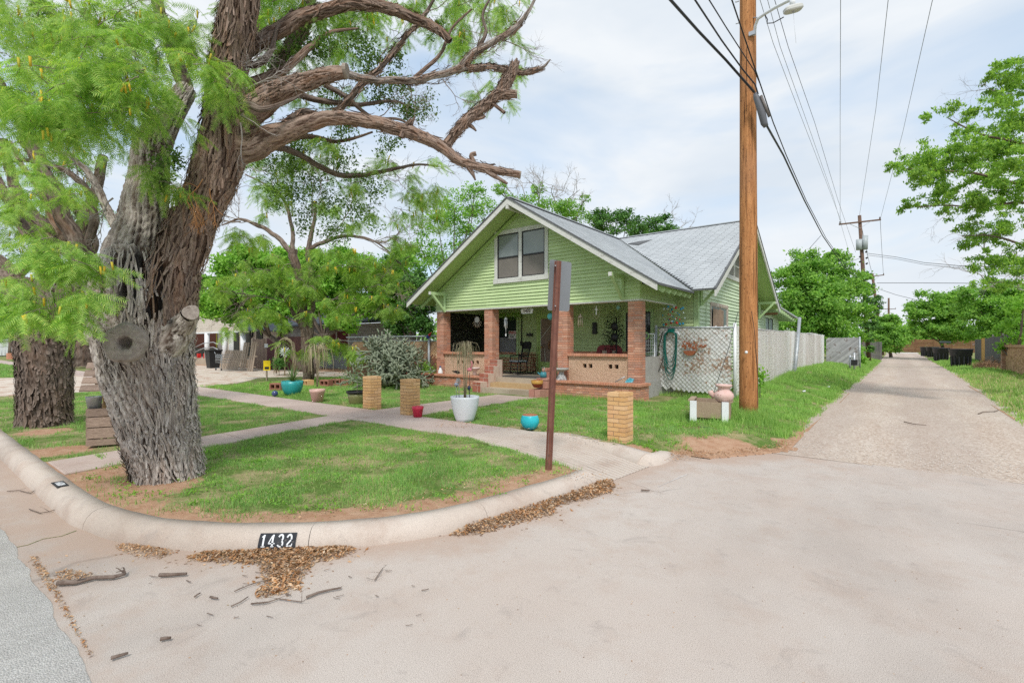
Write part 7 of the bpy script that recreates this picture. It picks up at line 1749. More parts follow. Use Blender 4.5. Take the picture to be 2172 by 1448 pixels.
for px in (404, 437.5, 475.5, 514):
    x = nx(px); bb = MB(); bb.tube([(x, NY0+.05, zfl), (x, NY0+.05, zf-.1)], .16, 14); bb.build('porch_column', M_white, nb)
for (a_, b_, c_, d_, m, nm) in ((487, 497, 704, 757, M_white, 'door_panel'), (497, 508, 704, 757, M_black, 'screen_door'), (519, 532, 704, 757, M_black, 'screen_door'), (545, 558, 703, 724, M_black, 'window'), (462, 472, 706, 745, M_grey, 'window')):
    bb = MB(); bb.box((nx(a_, wy), wy-.06, nz(d_, (a_+b_)/2, wy)), (nx(b_, wy), wy+.01, nz(c_, (a_+b_)/2, wy))); bb.build(nm, m, nb)
# lattice at the porch's left end, yellow panel behind
ly = 17.0; la, lb_, lz0, lz1 = nx(400, ly), nx(458, ly), nz(738, 430, ly), nz(705, 430, ly)
bb = MB(); bb.box((la, ly+.06, lz0), (lb_, ly+.08, lz1)); bb.build('lattice_back', mat('yellow_back', None, (.40, .38, .06), .8), nb)
bb = MB(); sp2 = .17
for i in range(-14, 40):
    for s_ in (1, -1):
        x0_ = la+i*sp2; 
        a_ = [x0_, lz0] if s_ > 0 else [x0_, lz1]; hgt = lz1-lz0; b_ = [x0_+hgt, lz1] if s_ > 0 else [x0_+hgt, lz0]
        t0 = max(0, (la-x0_)/hgt); t1 = min(1, (lb_-x0_)/hgt)
        if t1-t0 < .05: continue
        z0_ = a_[1]+(b_[1]-a_[1])*t0; z1_ = a_[1]+(b_[1]-a_[1])*t1
        bb.beam((x0_+hgt*t0, ly+.01*s_, z0_), (x0_+hgt*t1, ly+.01*s_, z1_), .012, .05, (0, 1, 0))
bb.build('lattice', mat('lattice_brown', None, (.10, .04, .03), .8), nb, kind='stuff', fixn=False)
bb = MB(); bb.box((nx(400, ly), ly, zfl), (nx(462, ly), ly+.05, lz0)); bb.build('dark_panel', M_black, nb)
bb = MB()
for z_ in (.0, .35): bb.tube([(nx(405), NY0-.3, .75+z_), (nx(440), NY0-.3, 1.35+z_), (nx(462), NY0-.3, 1.45+z_), (nx(472), NY0-.3, 1.3+z_)], .03, 6)
bb.build('hand_rail', M_steel, nb)
wb = MB(); c = onY(533, 707, wy-.1); wb.tube([c+Vector((.2*cos(a), 0, .3*sin(a))) for a in np.linspace(0, 2*pi, 16)], .06, 6); wb.build('wreath', M_black, nb)
# right wing
WYn = 17.5; wx0, wx1 = nx(585, WYn), nx(880, WYn)
wg = thing('neighbour_wing', 'grey sided wing of the neighbouring house with red curtains behind the cactus', 'house', ((wx0+wx1)/2, 19, .15))
zs0, zs1 = nz(752, 700, WYn), nz(690, 700, WYn)
z_ = zs0
while z_ < zs1:
    for (a_, b_) in (((wx0, nx(692, WYn)), (nx(742, WYn), wx1)) if nz(742, 700, WYn) < z_+.1 < nz(703, 700, WYn) else ((wx0, wx1),)):
        bb = MB(); bb.prism([(a_, WYn, z_), (b_, WYn, z_), (b_, WYn-.0, z_+.2), (a_, WYn-.0, z_+.2)], (0, -.03, 0)); bb.build('lap_board', M_grey, wg)
    z_ += .21
bb = MB(); bb.box((wx0, WYn+.02, 0), (wx1, WYn+.1, zs1)); bb.build('wall', M_grey, wg)
bb = MB(); bb.box((nx(692, WYn), WYn-.01, nz(740, 716, WYn)), (nx(742, WYn), WYn+.015, nz(703, 716, WYn))); bb.build('curtain', mat('red_curtain', None, (.13, .02, .02), .8), wg)
for (p, q) in ((690, 692), (714, 716), (740, 743)):
    bb = MB(); bb.box((nx(p, WYn), WYn-.06, nz(742, 716, WYn)), (nx(q, WYn), WYn-.01, nz(703, 716, WYn))); bb.build('window_frame', M_side, wg)
for y_ in (742, 722): bb = MB(); bb.box((nx(690, WYn), WYn-.065, nz(y_, 716, WYn)-.03), (nx(743, WYn), WYn-.012, nz(y_, 716, WYn)+.03)); bb.build('window_frame', M_side, wg)
x = nx(650, WYn)
while x < wx1:
    bb = MB(); bb.box((x+.01, WYn-.09, .1), (x+.33, WYn-.04, zs0-.02)); bb.build('skirting_sheet', M_trans, wg); x += .34
bb = MB(); bb.prism([(wx0-1, WYn-.7, zs1), (wx1+.6, WYn-.7, zs1), (wx1+.6, 23, zs1+2.2), (wx0-1, 23, zs1+2.2)], (0, 0, .1)); bb.build('roof', M_droof, wg)
# wooden side fence with the maroon gate
FYn = 14.2; fn = thing('plank_fence', 'grey upright board fence beside the neighbour porch', 'fence', (nx(552, FYn), FYn, .15))
x = nx(536, FYn); xe = nx(567, FYn)
while x < xe: bb = MB(); bb.box((x+.006, FYn, .12), (x+.135, FYn+.03, 1.98+random.uniform(-.03, .03))); bb.build('board', M_pwood, fn); x += .142
mg = thing('maroon_gate', 'dark maroon gate with a small white notice', 'gate', (nx(580, FYn), FYn, .15))
bb = MB(); bb.box((nx(567, FYn), FYn-.02, .12), (nx(588, FYn), FYn+.04, 2.02)); bb.build('panel', weather('maroon', (.09, .03, .035), (.12, .045, .05), 4), mg)
bb = MB(); bb.box((nx(563, FYn), FYn-.06, nz(737, 566, FYn)), (nx(570, FYn), FYn-.025, nz(729, 566, FYn))); bb.build('notice', M_white, mg)
mg2 = thing('shed_wall', 'maroon brown shed wall behind the dried vine arch', 'shed', (nx(610, 14.8), 14.8, .15)); bb = MB(); bb.box((nx(588, 14.8), 14.8, .1), (nx(650, 14.8), 15.2, 2.1)); bb.build('wall', weather('maroon2', (.10, .045, .045), (.15, .07, .06), 4), mg2)
# bin, cart, pallets, gas cans
def ground_at(px, Y): x = nx(px, Y); return Vector((x, Y, .15))
c = ground_at(452, 12.9); wbn = thing('wheelie_bin', 'black wheeled rubbish bin in front of the neighbour porch', 'bin', c)
bb = MB(); s_ = .36; bb.add([c+Vector((x*(.75 if z == 0 else 1), y*(.75 if z == 0 else 1), z)) for z in (0, 1.08) for x, y in ((-s_, -s_), (s_, -s_), (s_, s_), (-s_, s_))], [(0, 1, 2, 3), (4, 7, 6, 5), (0, 4, 5, 1), (1, 5, 6, 2), (2, 6, 7, 3), (3, 7, 4, 0)]); bb.build('body', M_black, wbn)
bb = MB(); bb.box(c+Vector((-.4, -.42, 1.08)), c+Vector((.4, .42, 1.16))); bb.build('lid', M_black, wbn)
def pallet(px0, px1, Y, ht, lean, label, n=9, fallen=False):
    a_, b_ = nx(px0, Y), nx(px1, Y); t = thing('pallet', label, 'pallet', ((a_+b_)/2, Y, .15), 'wooden pallets by the neighbour porch'); w = (b_-a_)/n
    for i in range(n):
        x0_ = a_+w*i; bb = MB(); bb.beam((x0_+w*.4, Y, .15), (x0_+w*.4+lean, Y+.25, .15+ht), w*.62, .02, (0, 1, 0)); bb.build('slat', M_pal, t)
    for z_ in (.15, .5, .88): bb = MB(); bb.beam((a_+lean*z_, Y+.06+.25*z_, .15+ht*z_), (b_+lean*z_, Y+.06+.25*z_, .15+ht*z_), .09, .06); bb.build('rail', M_pal, t)
M_pal = woodmat('pallet_wood', (.26, .20, .15), (.46, .38, .30), (1, 1, 7))
pallet(466, 505, 12.7, 1.15, .25, 'pale pallet with thin upright slats leaning behind the shopping cart', 11)
pallet(508, 521, 12.6, 1.6, 0, 'brown pallet standing on end, left of the pair', 3)
pallet(524, 537, 12.6, 1.65, 0, 'brown pallet standing on end against the board fence', 3)
c = ground_at(464, 11.9); ct = thing('shopping_cart', 'wire shopping cart beside the black bin', 'cart', c)
bb = MB()
for z_ in (.45, .6, .75, .9): 
    for (p, q) in (((-.45, 0), (.45, 0)), ((.45, 0), (.4, .5)), ((.4, .5), (-.4, .5)), ((-.4, .5), (-.45, 0))): bb.tube([c+Vector((p[0], p[1], z_)), c+Vector((q[0], q[1], z_))], .012, 4)
for x in np.linspace(-.45, .45, 9): bb.tube([c+Vector((x, 0, .45)), c+Vector((x, 0, .92))], .008, 4)
bb.build('basket', M_steel, ct); bb = MB(); bb.tube([c+Vector((.4, 0, .9)), c+Vector((.35, 0, .15)), c+Vector((-.45, 0, .12))], .018, 6); bb.tube([c+Vector((-.45, 0, .95)), c+Vector((-.6, 0, 1.05))], .018, 6); bb.build('chassis', M_steel, ct)
for sx in (-.4, .35): bb = MB(); bb.tube([c+Vector((sx, -.02, .06)), c+Vector((sx, .02, .06))], .06, 10); bb.build('wheel', M_black, ct)
for px, lb in ((414, 'red fuel can on the neighbour porch, left one'), (428, 'larger red fuel can on the neighbour porch, beside the column')):
    c = Vector((nx(px, NY0-.0), NY0+.25, zfl)); o = thing('fuel_can', lb, 'fuel can', c); w = .13 if px < 420 else .17
    bb = MB(); bb.box(c+Vector((-w, -.1, 0)), c+Vector((w, .1, .34))); bb.build('body', mat('can_red', None, (.55, .02, .02), .4), o); bb = MB(); bb.tube([c+Vector((0, 0, .34)), c+Vector((.06, 0, .46))], .03, 6); bb.build('spout', M_black, o)
# yellow notice on a stake
c = ground_at(565, 9.4); c = gp(566, 808, .15); ys_ = thing('yellow_sign', 'small yellow notice on a wooden stake in the gravel', 'sign', c); d0 = (c.x*FW[0]+c.y*FW[1])
top_ = at(565, 766, d0); bb = MB(); bb.beam(c, top_, .07, .04); bb.build('stake', M_pal, ys_)
pz = at(566, 775, d0-.05); bb = MB(); R3v = Vector((RT[0], RT[1], 0)); q = [pz+R3v*x*.14+Vector((0, 0, z*.2)) for x, z in ((-1, -1), (1, -1), (1, 1), (-1, 1))]; bb.prism(q, Vector(FW+(0,))*.01); bb.build('plate', mat('sign_yellow', None, (.80, .58, .01), .5), ys_)
q = [pz-Vector(FW+(0,))*.006+R3v*x*.09+Vector((0, 0, -.1+z*.05)) for x, z in ((-1, -1), (1, -1), (1, 1), (-1, 1))]; bb = MB(); bb.prism(q, Vector(FW+(0,))*.004); bb.build('print_band', M_black, ys_)

# ------------------------------------------------------------------ left chain-link fence with amber slats behind the cactus
FY = 13.1; cf = thing('chain_link_fence', 'chain-link fence with rust and amber slats left of the porch', 'fence', (-15.5, FY, .15))
fx0, fx1 = nx(735, FY), -13.35; fz1 = nz(713, 900, FY)
bb = MB(); bb.tube([(fx0, FY, fz1), (fx1, FY, fz1)], .03, 8); bb.build('top_rail', M_pipe, cf); bb = MB(); bb.tube([(fx0, FY+.02, fz1-.18), (fx1, FY+.02, fz1-.18)], .02, 8); bb.build('rail', M_pipe, cf)
M_amber = brickmat('amber_slat', [(.60, .34, .16), (.70, .46, .26), (.50, .24, .11), (.66, .5, .34)], (.7, .6, .5)); M_rslat = brickmat('rust_slat', [(.20, .08, .05), (.26, .11, .07), (.17, .07, .05)], (.3, .15, .1))
for i in range(-18, 60):
    x0_ = fx1-.1*i; a_ = Vector((x0_-1.75, FY+.03, .2)); b_ = Vector((x0_, FY+.03, fz1-.2))
    t0, t1 = max(0, (fx0-a_.x)/1.75), min(1, (fx1-a_.x)/1.75)
    if t1-t0 < .1: continue
    p, q = a_.lerp(b_, t0), a_.lerp(b_, t1); u = random.uniform(.48, .58)+ (0.1 if i < 5 else 0); mid = p.lerp(q, u)
    bb = MB(); bb.beam(p, mid, .012, .065, (0, 0, 1)); bb.build('slat', M_rslat, cf); bb = MB(); bb.beam(mid, q, .012, .065, (0, 0, 1)); bb.build('slat', M_amber, cf)
bb = MB()
for i in range(0, 50):
    x0_ = fx1-.1*i; bb.beam((x0_, FY, .2), (max(fx0, x0_-1.7), FY, .2+(x0_-max(fx0, x0_-1.7))/1.7*(fz1-.2)), .006, .006, (0, 1, 0)); bb.beam((x0_, FY, fz1), (max(fx0, x0_-1.7), FY, fz1-(x0_-max(fx0, x0_-1.7))/1.7*(fz1-.2)), .006, .006, (0, 1, 0))
bb.build('wire_mesh', mat('mesh_wire', None, (.12, .12, .12), .6), cf, kind='stuff')
x = nx(912, FY); bb = MB(); bb.tube([(x, FY-.05, .1), (x, FY-.05, fz1+.02)], .05, 10); bb.build('post', M_pipe, cf)
c = Vector((x-.02, FY-.08, fz1+.02)); bd = thing('parrot_ornament', 'small red and blue parrot ornament on the fence post left of the porch', 'ornament', c)
bb = MB(); bb.ball(c+Vector((0, 0, -.05)), .07, 8, 1.2); bb.build('body', mat('parrot_blue', None, (.03, .05, .25), .5), bd); bb = MB(); bb.ball(c+Vector((.08, 0, .03)), .055, 8, .9); bb.tube([c+Vector((.1, 0, .05)), c+Vector((.2, 0, .13))], [.04, .015], 6); bb.build('head', mat('parrot_red', None, (.5, .02, .03), .5), bd)

# ------------------------------------------------------------------ cholla cactus
cc = gp(822, 822, .15); ch = thing('cholla_cactus', 'big grey-green branching cholla cactus in the front yard', 'cactus', cc)
M_ch = weather('cholla', (.16, .20, .14), (.28, .31, .22), 5, .9, (.36, .33, .26), (.6, .75), 12, .5, 50)
rr = np.random.default_rng(12); bb = MB(); dC = cc.x*FW[0]+cc.y*FW[1]
ccen = at(818, 750, dC); tips = [(cc+Vector((rr.normal(0, .15), rr.normal(0, .15), .1)), Vector((rr.normal(0, .6), rr.normal(0, .5), 1)).normalized(), 0) for _ in range(9)]
cnt = 0
while tips and cnt < 1500:
    p, d, lev = tips.pop(0); l = rr.uniform(.15, .26)*(1.5 if lev < 4 else 1); q = p+d*l; rel = q-ccen; e = sqrt((rel.x**2+rel.y**2)/1.45**2+rel.z**2/1.18**2)
    if e > 1 or q.z < .25: 
        if lev > 5: bb.tube([p, p+d*l*.7], [.022, .016], 6); continue
    r = max(.021, .06-.008*lev); bb.tube([p, p.lerp(q, .5)+Vector(rr.normal(0, .01, 3)), q], [r, r*1.08, r*.9], 6); cnt += 1
    for _ in range(rr.choice([1, 2, 2, 3])):
        tips.append((q, (d*.75+Vector(rr.normal(0, .55, 3))+Vector((0, 0, .05))).normalized(), lev+1))
    if len(tips) > 300: rr.shuffle(tips) if False else None
bb.build('stems', M_ch, ch, fixn=False)
c = gp(855, 818, .15); dc = thing('yard_ornament', 'brown and white bundle of yard ornaments under the cactus', 'ornament', c)
bb = MB(); bb.box(c+Vector((-.3, 0, .1)), c+Vector((.25, .3, .5)), .5); bb.build('basket', M_redblock, dc)
for i in range(8): bb = MB(); bb.ball(c+Vector((random.uniform(-.35, .35), -.1+random.uniform(-.1, .1), .07)), .07, 6, .7); bb.build('stone', M_white if i % 2 else M_stepc, dc)
# hollow bricks in the grass
M_hb = weather('hollow_brick', (.27, .11, .08), (.36, .17, .12), 7, .85)
for i, (px, py, lb, rz) in enumerate(((588, 826, 'hollow red brick left of the teal pot', .5), (692, 818, 'reddish hollow brick right of the yard mesquite, first of the row', .3), (715, 816, 'reddish hollow brick in the grass, second of the row', .4), (738, 817, 'reddish hollow brick in the grass, last of the row near the cactus', .7), (653, 818, 'tan block at the foot of the yard mesquite', 0))):
    c = gp(px, py, .15); o = thing('hollow_brick', lb, 'brick', c, 'loose bricks lying in the front yard'); bb = MB(); R_ = Matrix.Rotation(rz, 3, 'Z')
    a_, h_ = (.16, .14); bb.box(c+Vector((-.20, -.12, 0)), c+Vector((.20, .12, .05)), rz, c); bb.box(c+Vector((-.20, -.12, .17)), c+Vector((.20, .12, .22)), rz, c)
    for x in (-.18, 0, .18): bb.box(c+Vector((x-.02, -.12, .05)), c+Vector((x+.02, .12, .17)), rz, c)
    bb.build('block', M_hb if i < 4 else M_ybrick, o)
c = gp(583, 838, .2); o = props(MB().ball(c+Vector((0, 0, .05)), .085, 8).build('glass_ball', mat('blue_glass', None, (.03, .05, .16), .15, 0, .8)), 'dark blue glass ball in the grass left of the teal pot', 'ornament', None, 'thing')
c = gp(597, 800, .15); c = at(605, 784, 24); c.z = .15
a_ = thing('vine_arch', 'dried vine arch with a white sunburst ornament in front of the maroon shed', 'ornament', c)
rr = np.random.default_rng(3)
for s_ in range(7):
    bb = MB(); w = .42+rr.normal(0, .05); pts = [c+R3*(-cos(a)*w)+Vector((0, 0, .05+1.35*min(1, sin(a)*1.6)+.4*sin(a)**3))+Vector(rr.normal(0, .04, 3)) for a in np.linspace(0, pi, 12)]; bb.tube(pts, .016, 5); bb.build('vine', M_dry, a_)
q = at(604, 746, 23.8); bb = MB()
for i in range(24): bb.beam(q, q+R3*(.26*cos(i*pi/12))*(1 if i % 2 else .7)+Vector((0, 0, .26*sin(i*pi/12)*(1 if i % 2 else .7))), .03, .03, (0, 1, 0))
bb.ball(q, .1, 8); bb.build('sunburst', M_white, a_); bb = MB(); bb.tube([q, Vector((q.x, q.y, .1))], .03, 6); bb.build('stake', M_dry, a_)
weeping(gp(673, 843, .2)+Vector((0, 0, .3)), .42, 1.15, 40, 'dried_plant', 'pale dried trailing plant behind the pink pot', M_dry, .009, .6)
M_oliv = leafmat('small_bush', [(.10, .15, .07), (.17, .23, .11), (.13, .19, .09)], .2)
rr = np.random.default_rng(4); P = np.array(bp+Vector((0, 0, .75)))+rr.normal(0, 1, (700, 3))*np.array([.22, .22, .22]); V, Fc = quads(P, np.tile([0, 0, 1.], (700, 1)), .055, rr, .35)
o = npmesh('potted_shrub', V, Fc, M_oliv); props(o, 'thin grey-green shrub growing in the black-rimmed olive pot', 'plant', None, 'thing')
bb = MB(); bb.tube([bp+Vector((0, 0, .28)), bp+Vector((.02, 0, .55))], .01, 5); bb.build('stem', M_twig, o)
def bush(px, py, r, d, n, sz, m, label, name='bush', sq=.8, z=None):
    rr = np.random.default_rng(int(px)); c = at(px, py, d); R = pxr(r, d); P = np.array(c)+rr.normal(0, .5, (n, 3))*np.array([R, R, R*sq]); P[:, 2] = np.maximum(P[:, 2], .12); V, Fc = quads(P, np.tile([0, 0, 1.], (n, 1)), sz, rr, .5, .2); o = thing(name, label, 'bush', (c.x, c.y, .12)); npmesh('foliage', V, Fc, m, o, 'stuff'); bb = MB(); bb.tube([(c.x, c.y, .1), (c.x, c.y, c.z)], .012, 5); bb.build('stem', M_twig, o); return o
bush(898, 790, 24, 18.5, 1600, .09, M_broad, 'low green weeds between the cactus and the brick planter', 'weeds')
bush(592, 770, 13, 23.7, 700, .10, M_broadd, 'small dark green bush by the maroon gate')
bush(1612, 800, 14, 13.4, 260, .10, M_broadb, 'spindly young shrub beside the foot of the wooden pole', 'sapling', 1.6)
bush(1640, 815, 60, 15, 1600, .05, M_broadb, 'tall weeds along the foot of the white slat fence', 'weeds', .2) if False else None
bush(1733, 760, 5, 30, 500, .08, M_broad, 'thin ivy strand climbing the white slat fence', 'ivy', 7) 

# ------------------------------------------------------------------ porch things
PF = .58
def part_thing(name, label, cat, c, group=None): return thing(name, label, cat, c, group)
c = onY(1101, 790, 14.1); c.z = PF; rc = part_thing('rocking_chair', 'black wooden rocking chair with a pale blue seat pad on the porch', 'chair', c)
Rz = Matrix.Rotation(radians(-20), 3, 'Z')
def rp3(x, y, z): return c+Rz @ Vector((x, y, z))
def tb(nm, pts, r, m=M_black, n=6): bb = MB(); bb.tube([rp3(*p) for p in pts], r, n); bb.build(nm, m, rc)
for s_ in (-.25, .25):
    tb('rocker', [(s_, -.42, .06), (s_, -.2, .02), (s_, .1, .015), (s_, .35, .05), (s_, .5, .10)], .02)
    tb('leg', [(s_*.95, -.22, .03), (s_*.85, -.2, .42)], .018); tb('leg', [(s_*.95, .22, .03), (s_*.85, .18, .42)], .018)
    tb('back_post', [(s_*.9, .2, .42), (s_*1.0, .34, 1.12)], .022); tb('armrest', [(s_*1.1, -.2, .65), (s_*1.05, .25, .68)], .022); tb('arm_post', [(s_*1.05, -.2, .42), (s_*1.1, -.2, .65)], .016)
for i in range(6): tb('spindle', [(-.18+.072*i, .21, .45), (-.2+.08*i, .31, .90)], .012)
bb = MB(); bb.prism([rp3(-.26, .31, .90), rp3(.26, .31, .90), rp3(.27, .35, 1.13), rp3(.1, .355, 1.17), rp3(-.1, .355, 1.17), rp3(-.27, .35, 1.13)], Rz @ Vector((0, .025, 0))); bb.build('headboard', M_black, rc)
tb('stretcher', [(-.22, -.21, .2), (.22, -.21, .2)], .012)
bb = MB(); bb.prism([rp3(-.26, -.27, .42), rp3(.26, -.27, .42), rp3(.23, .22, .42), rp3(-.23, .22, .42)], (0, 0, .03)); bb.build('seat', M_black, rc)
bb = MB(); bb.prism([rp3(-.24, -.26, .452), rp3(.24, -.26, .452), rp3(.21, .18, .452), rp3(-.21, .18, .452)], (0, 0, .045)); bb.build('seat_pad', weather('blue_pad', (.36, .44, .47), (.45, .52, .55), 8), rc)
# red metal lawn glider
c = onY(1289, 760, 13.9); c.z = PF; gl = part_thing('metal_chair', 'rounded dark red metal chair back showing above the porch wall', 'chair', c); M_gred = mat('chair_red', None, (.22, .035, .04), .45)
bb = MB(); w2, z0_, z1_ = .44, .45, 1.05; outl = []
for i in range(4):
    cx_, cz_ = (w2-.2)*(1 if i in (0, 3) else -1), (z1_-.2 if i < 2 else z0_+.1)
    for a in np.linspace(i*pi/2, i*pi/2+pi/2, 6): outl.append(c+Vector((cx_+.2*cos(a), .1, cz_+(.2 if i < 2 else .1)*sin(a))))
bb.prism(outl, (0, .02, 0)); bb.build('back', M_gred, gl)
for x in (-.24, .1): bb = MB(); bb.box(c+Vector((x, .09, .78)), c+Vector((x+.16, .099, .88))); bb.build('back_slot', M_stepc, gl)
bb = MB(); bb.box(c+Vector((-.44, -.4, .4)), c+Vector((.44, .12, .44))); bb.build('seat', M_gred, gl)
for x in (-.42, .42): bb = MB(); bb.tube([c+Vector((x, -.4, .65)), c+Vector((x, -.42, .02)), c+Vector((x, .2, .02)), c+Vector((x, .15, .65)), c+Vector((x, -.4, .65))], .018, 6); bb.build('leg', M_steel, gl)
# dark plant with metal ornament
c = onY(1308, 745, 14.0); c.z = PF; o = part_thing('potted_tree', 'dark artificial tree with hanging metal lanterns on the porch right', 'plant', c)
bb = MB(); bb.tube([c, c+Vector((0, 0, 1.9))], .02, 6); bb.build('stem', M_black, o)
rr = np.random.default_rng(8); P = np.array(c+Vector((-.12, 0, 1.35)))+rr.normal(0, 1, (1300, 3))*np.array([.17, .15, .36]); V, Fc = quads(P, np.tile([0, 0, 1.], (len(P), 1)), .07, rr, .4); npmesh('foliage', V, Fc, leafmat('dark_leaf', [(.008, .02, .015), (.02, .04, .03)], .1), o, 'stuff')
for z_ in (1.28, 1.62): bb = MB(); bb.ball(c+Vector((.02, -.2, z_)), .11, 8, 1.2); bb.build('lantern', M_black, o)
# door-side odds
c = onY(1133, 780, 14.9); c.z = PF; o = part_thing('magazine_rack', 'brown wire rack standing by the porch door', 'rack', c); bb = MB()
for x in (-.18, -.06, .06, .18): bb.tube([c+Vector((x, 0, 0)), c+Vector((x*.7, 0, .7+.1*abs(x)))], .012, 5); bb.tube([c+Vector((x, 0, .7)), c+Vector((-x, 0, 0.05))], .01, 5)
bb.build('frame', M_wooddk, o)
# hanging things under the porch beam
HYp = 12.9
def hang(px, py0, py1, Y=HYp): return onY(px, py0, Y), onY(px, py1, Y)
a_, b_ = hang(1073, 655, 690); o = part_thing('wind_chime', 'silver tube wind chime hanging left of the steps', 'wind chime', b_); 
bb = MB(); bb.tube([Vector((a_.x, a_.y, 3.0)), b_+Vector((0, 0, .28))], .004, 4); bb.build('cord', M_black, o)
for i in range(5): q = b_+Vector((.045*cos(i*1.26), .045*sin(i*1.26), 0)); bb = MB(); bb.tube([q+Vector((0, 0, .2)), q-Vector((0, 0, .06+.03*(i % 3)))], .012, 6); bb.build('tube', M_white, o)
bb = MB(); bb.lathe(b_+Vector((0, 0, .2)), [(.06, 0), (.05, .03), (.005, .08)], 12); bb.build('cap', M_white, o); bb = MB(); bb.tube([b_, b_-Vector((0, 0, .3))], .005, 4); bb.box(b_-Vector((.02, .005, .36)), b_+Vector((.02, .005, -.28))); bb.build('sail', M_white, o)
a_, b_ = hang(1231, 655, 685); o = part_thing('wind_chime', 'beige shell wind chime hanging beside the third pillar', 'wind chime', b_); M_shell = mat('shell', None, (.5, .42, .33), .6)
bb = MB(); bb.tube([Vector((a_.x, a_.y, 3.0)), b_+Vector((0, 0, .28))], .004, 4); bb.build('cord', M_black, o)
bb = MB(); bb.lathe(b_+Vector((0, 0, .17)), [(.08, 0), (.04, .05), (.02, .07), (.02, .11)], 12); bb.build('cap', M_shell, o)
for i in range(7): q = b_+Vector((.07*cos(i*.9), .07*sin(i*.9), 0)); bb = MB(); bb.tube([q+Vector((0, 0, .17)), q-Vector((0, 0, .1+.03*(i % 2)))], .007, 5); bb.build('strand', M_shell, o)
a_, b_ = hang(1265, 655, 663); o = part_thing('cross_ornament', 'wire oval with a small silver cross hanging on the porch right', 'ornament', b_)
bb = MB(); bb.tube([Vector((a_.x, a_.y, 3.0)), b_+Vector((0, 0, .28))], .004, 4); bb.build('cord', M_black, o)
bb = MB(); bb.tube([b_+Vector((.11*cos(a), 0, .22*sin(a)+.06)) for a in np.linspace(0, 2*pi, 24)], .005, 4); bb.build('ring', M_shell, o)
bb = MB(); bb.box(b_+Vector((-.012, -.01, -.06)), b_+Vector((.012, .01, .2))); bb.box(b_+Vector((-.05, -.011, .08)), b_+Vector((.05, .011, .105))); bb.build('cross', M_white, o)
a_, b_ = hang(1012, 672, 678); o = part_thing('dream_catcher', 'round pale disc with hanging feathers at the left porch bay', 'ornament', b_)
bb = MB(); bb.tube([b_+Vector((0, -.01, 0)), b_+Vector((0, .01, 0))], .11, 20); bb.build('disc', mat('disc', None, (.42, .40, .38), .7), o)
for i in range(7): a = -2.8+.41*i; bb = MB(); bb.tube([b_+Vector((.12*cos(a), 0, .12*sin(a))), b_+Vector((.22*cos(a), 0, .22*sin(a)-.06))], [.006, .012], 5); bb.build('feather', M_shell, o)
a_, b_ = hang(1168, 668, 671); o = props(MB().ball(b_, .11, 12).build('hanging_ball', mat('aqua_ball', None, (.10, .42, .44), .4)), 'aqua patterned ball hanging in front of the porch door', 'ornament', None, 'thing'); bb = MB(); bb.tube([b_, Vector((b_.x, b_.y, 3.0))], .004, 4); bb.build('cord', M_black, o)
a_, b_ = hang(1311, 652, 652); o = part_thing('star_ornament', 'small teal star hanging near the right porch pillar', 'ornament', b_); bb = MB(); bb.prism([b_+Vector(((.08 if i % 2 else .035)*cos(i*pi/5+.3), 0, (.08 if i % 2 else .035)*sin(i*pi/5+.3))) for i in range(10)], (0, .01, 0)); bb.build('star', mat('teal_star', None, (.15, .35, .33), .5), o)
# house number plaque
a_ = onY(1117.5, 659.5, 12.9); o = part_thing('number_plaque', 'white wooden plaque with the number 1432 hanging from the porch beam', 'sign', a_)
hw_ = .235; pl = []
for i in range(36):
    a = 2*pi*i/36; r_ = 1+.05*sin(9*a); pl.append(a_+Vector((hw_*r_*(abs(cos(a))**.35)*(1 if cos(a) > 0 else -1), 0, .085*r_*(abs(sin(a))**.35)*(1 if sin(a) > 0 else -1))))
bb = MB(); bb.prism(pl, (0, .015, 0)); bb.build('board', M_white, o); text('1432', o, a_+Vector((0, -.006, 0)), .15, mat('number_brown', None, (.10, .05, .04), .7), off=.003)
# planter top ornaments
c = onY(1191, 806, 12.3); c.z = .60; c.x = onY(1191, 806, 12.3).x; o = part_thing('bird_bath', 'low grey stone bird bath with a speckled foot on the brick planter', 'bird bath', c); M_bb = weather('rough_stone', (.30, .30, .28), (.48, .48, .46), 18, .9)
bb = MB(); bb.lathe(c, [(.16, 0), (.15, .05), (.09, .16), (.07, .24)], 16); bb.build('foot', weather('speckled', (.55, .56, .56), (.12, .12, .12), 14, .8), o); bb = MB(); bb.lathe(c, [(.06, .24), (.12, .26), (.21, .31), (.22, .35), (.19, .35), (.1, .31), (.001, .30)], 18); bb.build('bowl', M_bb, o)
c = onY(1156, 800, 12.1); c.z = .68; c = Vector((-8.12, 11.9, .68)); o = part_thing('watering_can', 'small teal watering can on the pink stone step wall', 'watering can', c); M_tealm = mat('teal_metal', None, (.05, .22, .26), .4)
bb = MB(); bb.tube([c, c+Vector((0, 0, .16))], [.10, .09], 12); bb.tube([c+Vector((-.08, 0, .05)), c+Vector((-.2, 0, .14))], .02, 6); bb.build('body', M_tealm, o); bb = MB(); bb.tube([c+Vector((.04, 0, .16)), c+Vector((.03, 0, .3)), c+Vector((-.05, 0, .3)), c+Vector((-.05, 0, .16))], .008, 5); bb.build('handle', M_steel, o)
c = Vector((-8.08, 11.52, .42)); o = pot('stoneware_bowl', 'brown and yellow glazed bowl on the low pink stone block', 'bowl', c, [(.09, 0), (.14, .06), (.16, .12), (.165, .2)], weather('brown_glaze', (.20, .04, .02), (.28, .07, .03), 5, .3), soil=M_pot_soil, rimm=glaze('mustard', (.45, .24, .04), (.5, .28, .06)), rimprof=[(.165, .11), (.172, .2), (.166, .205), (.16, .2)])
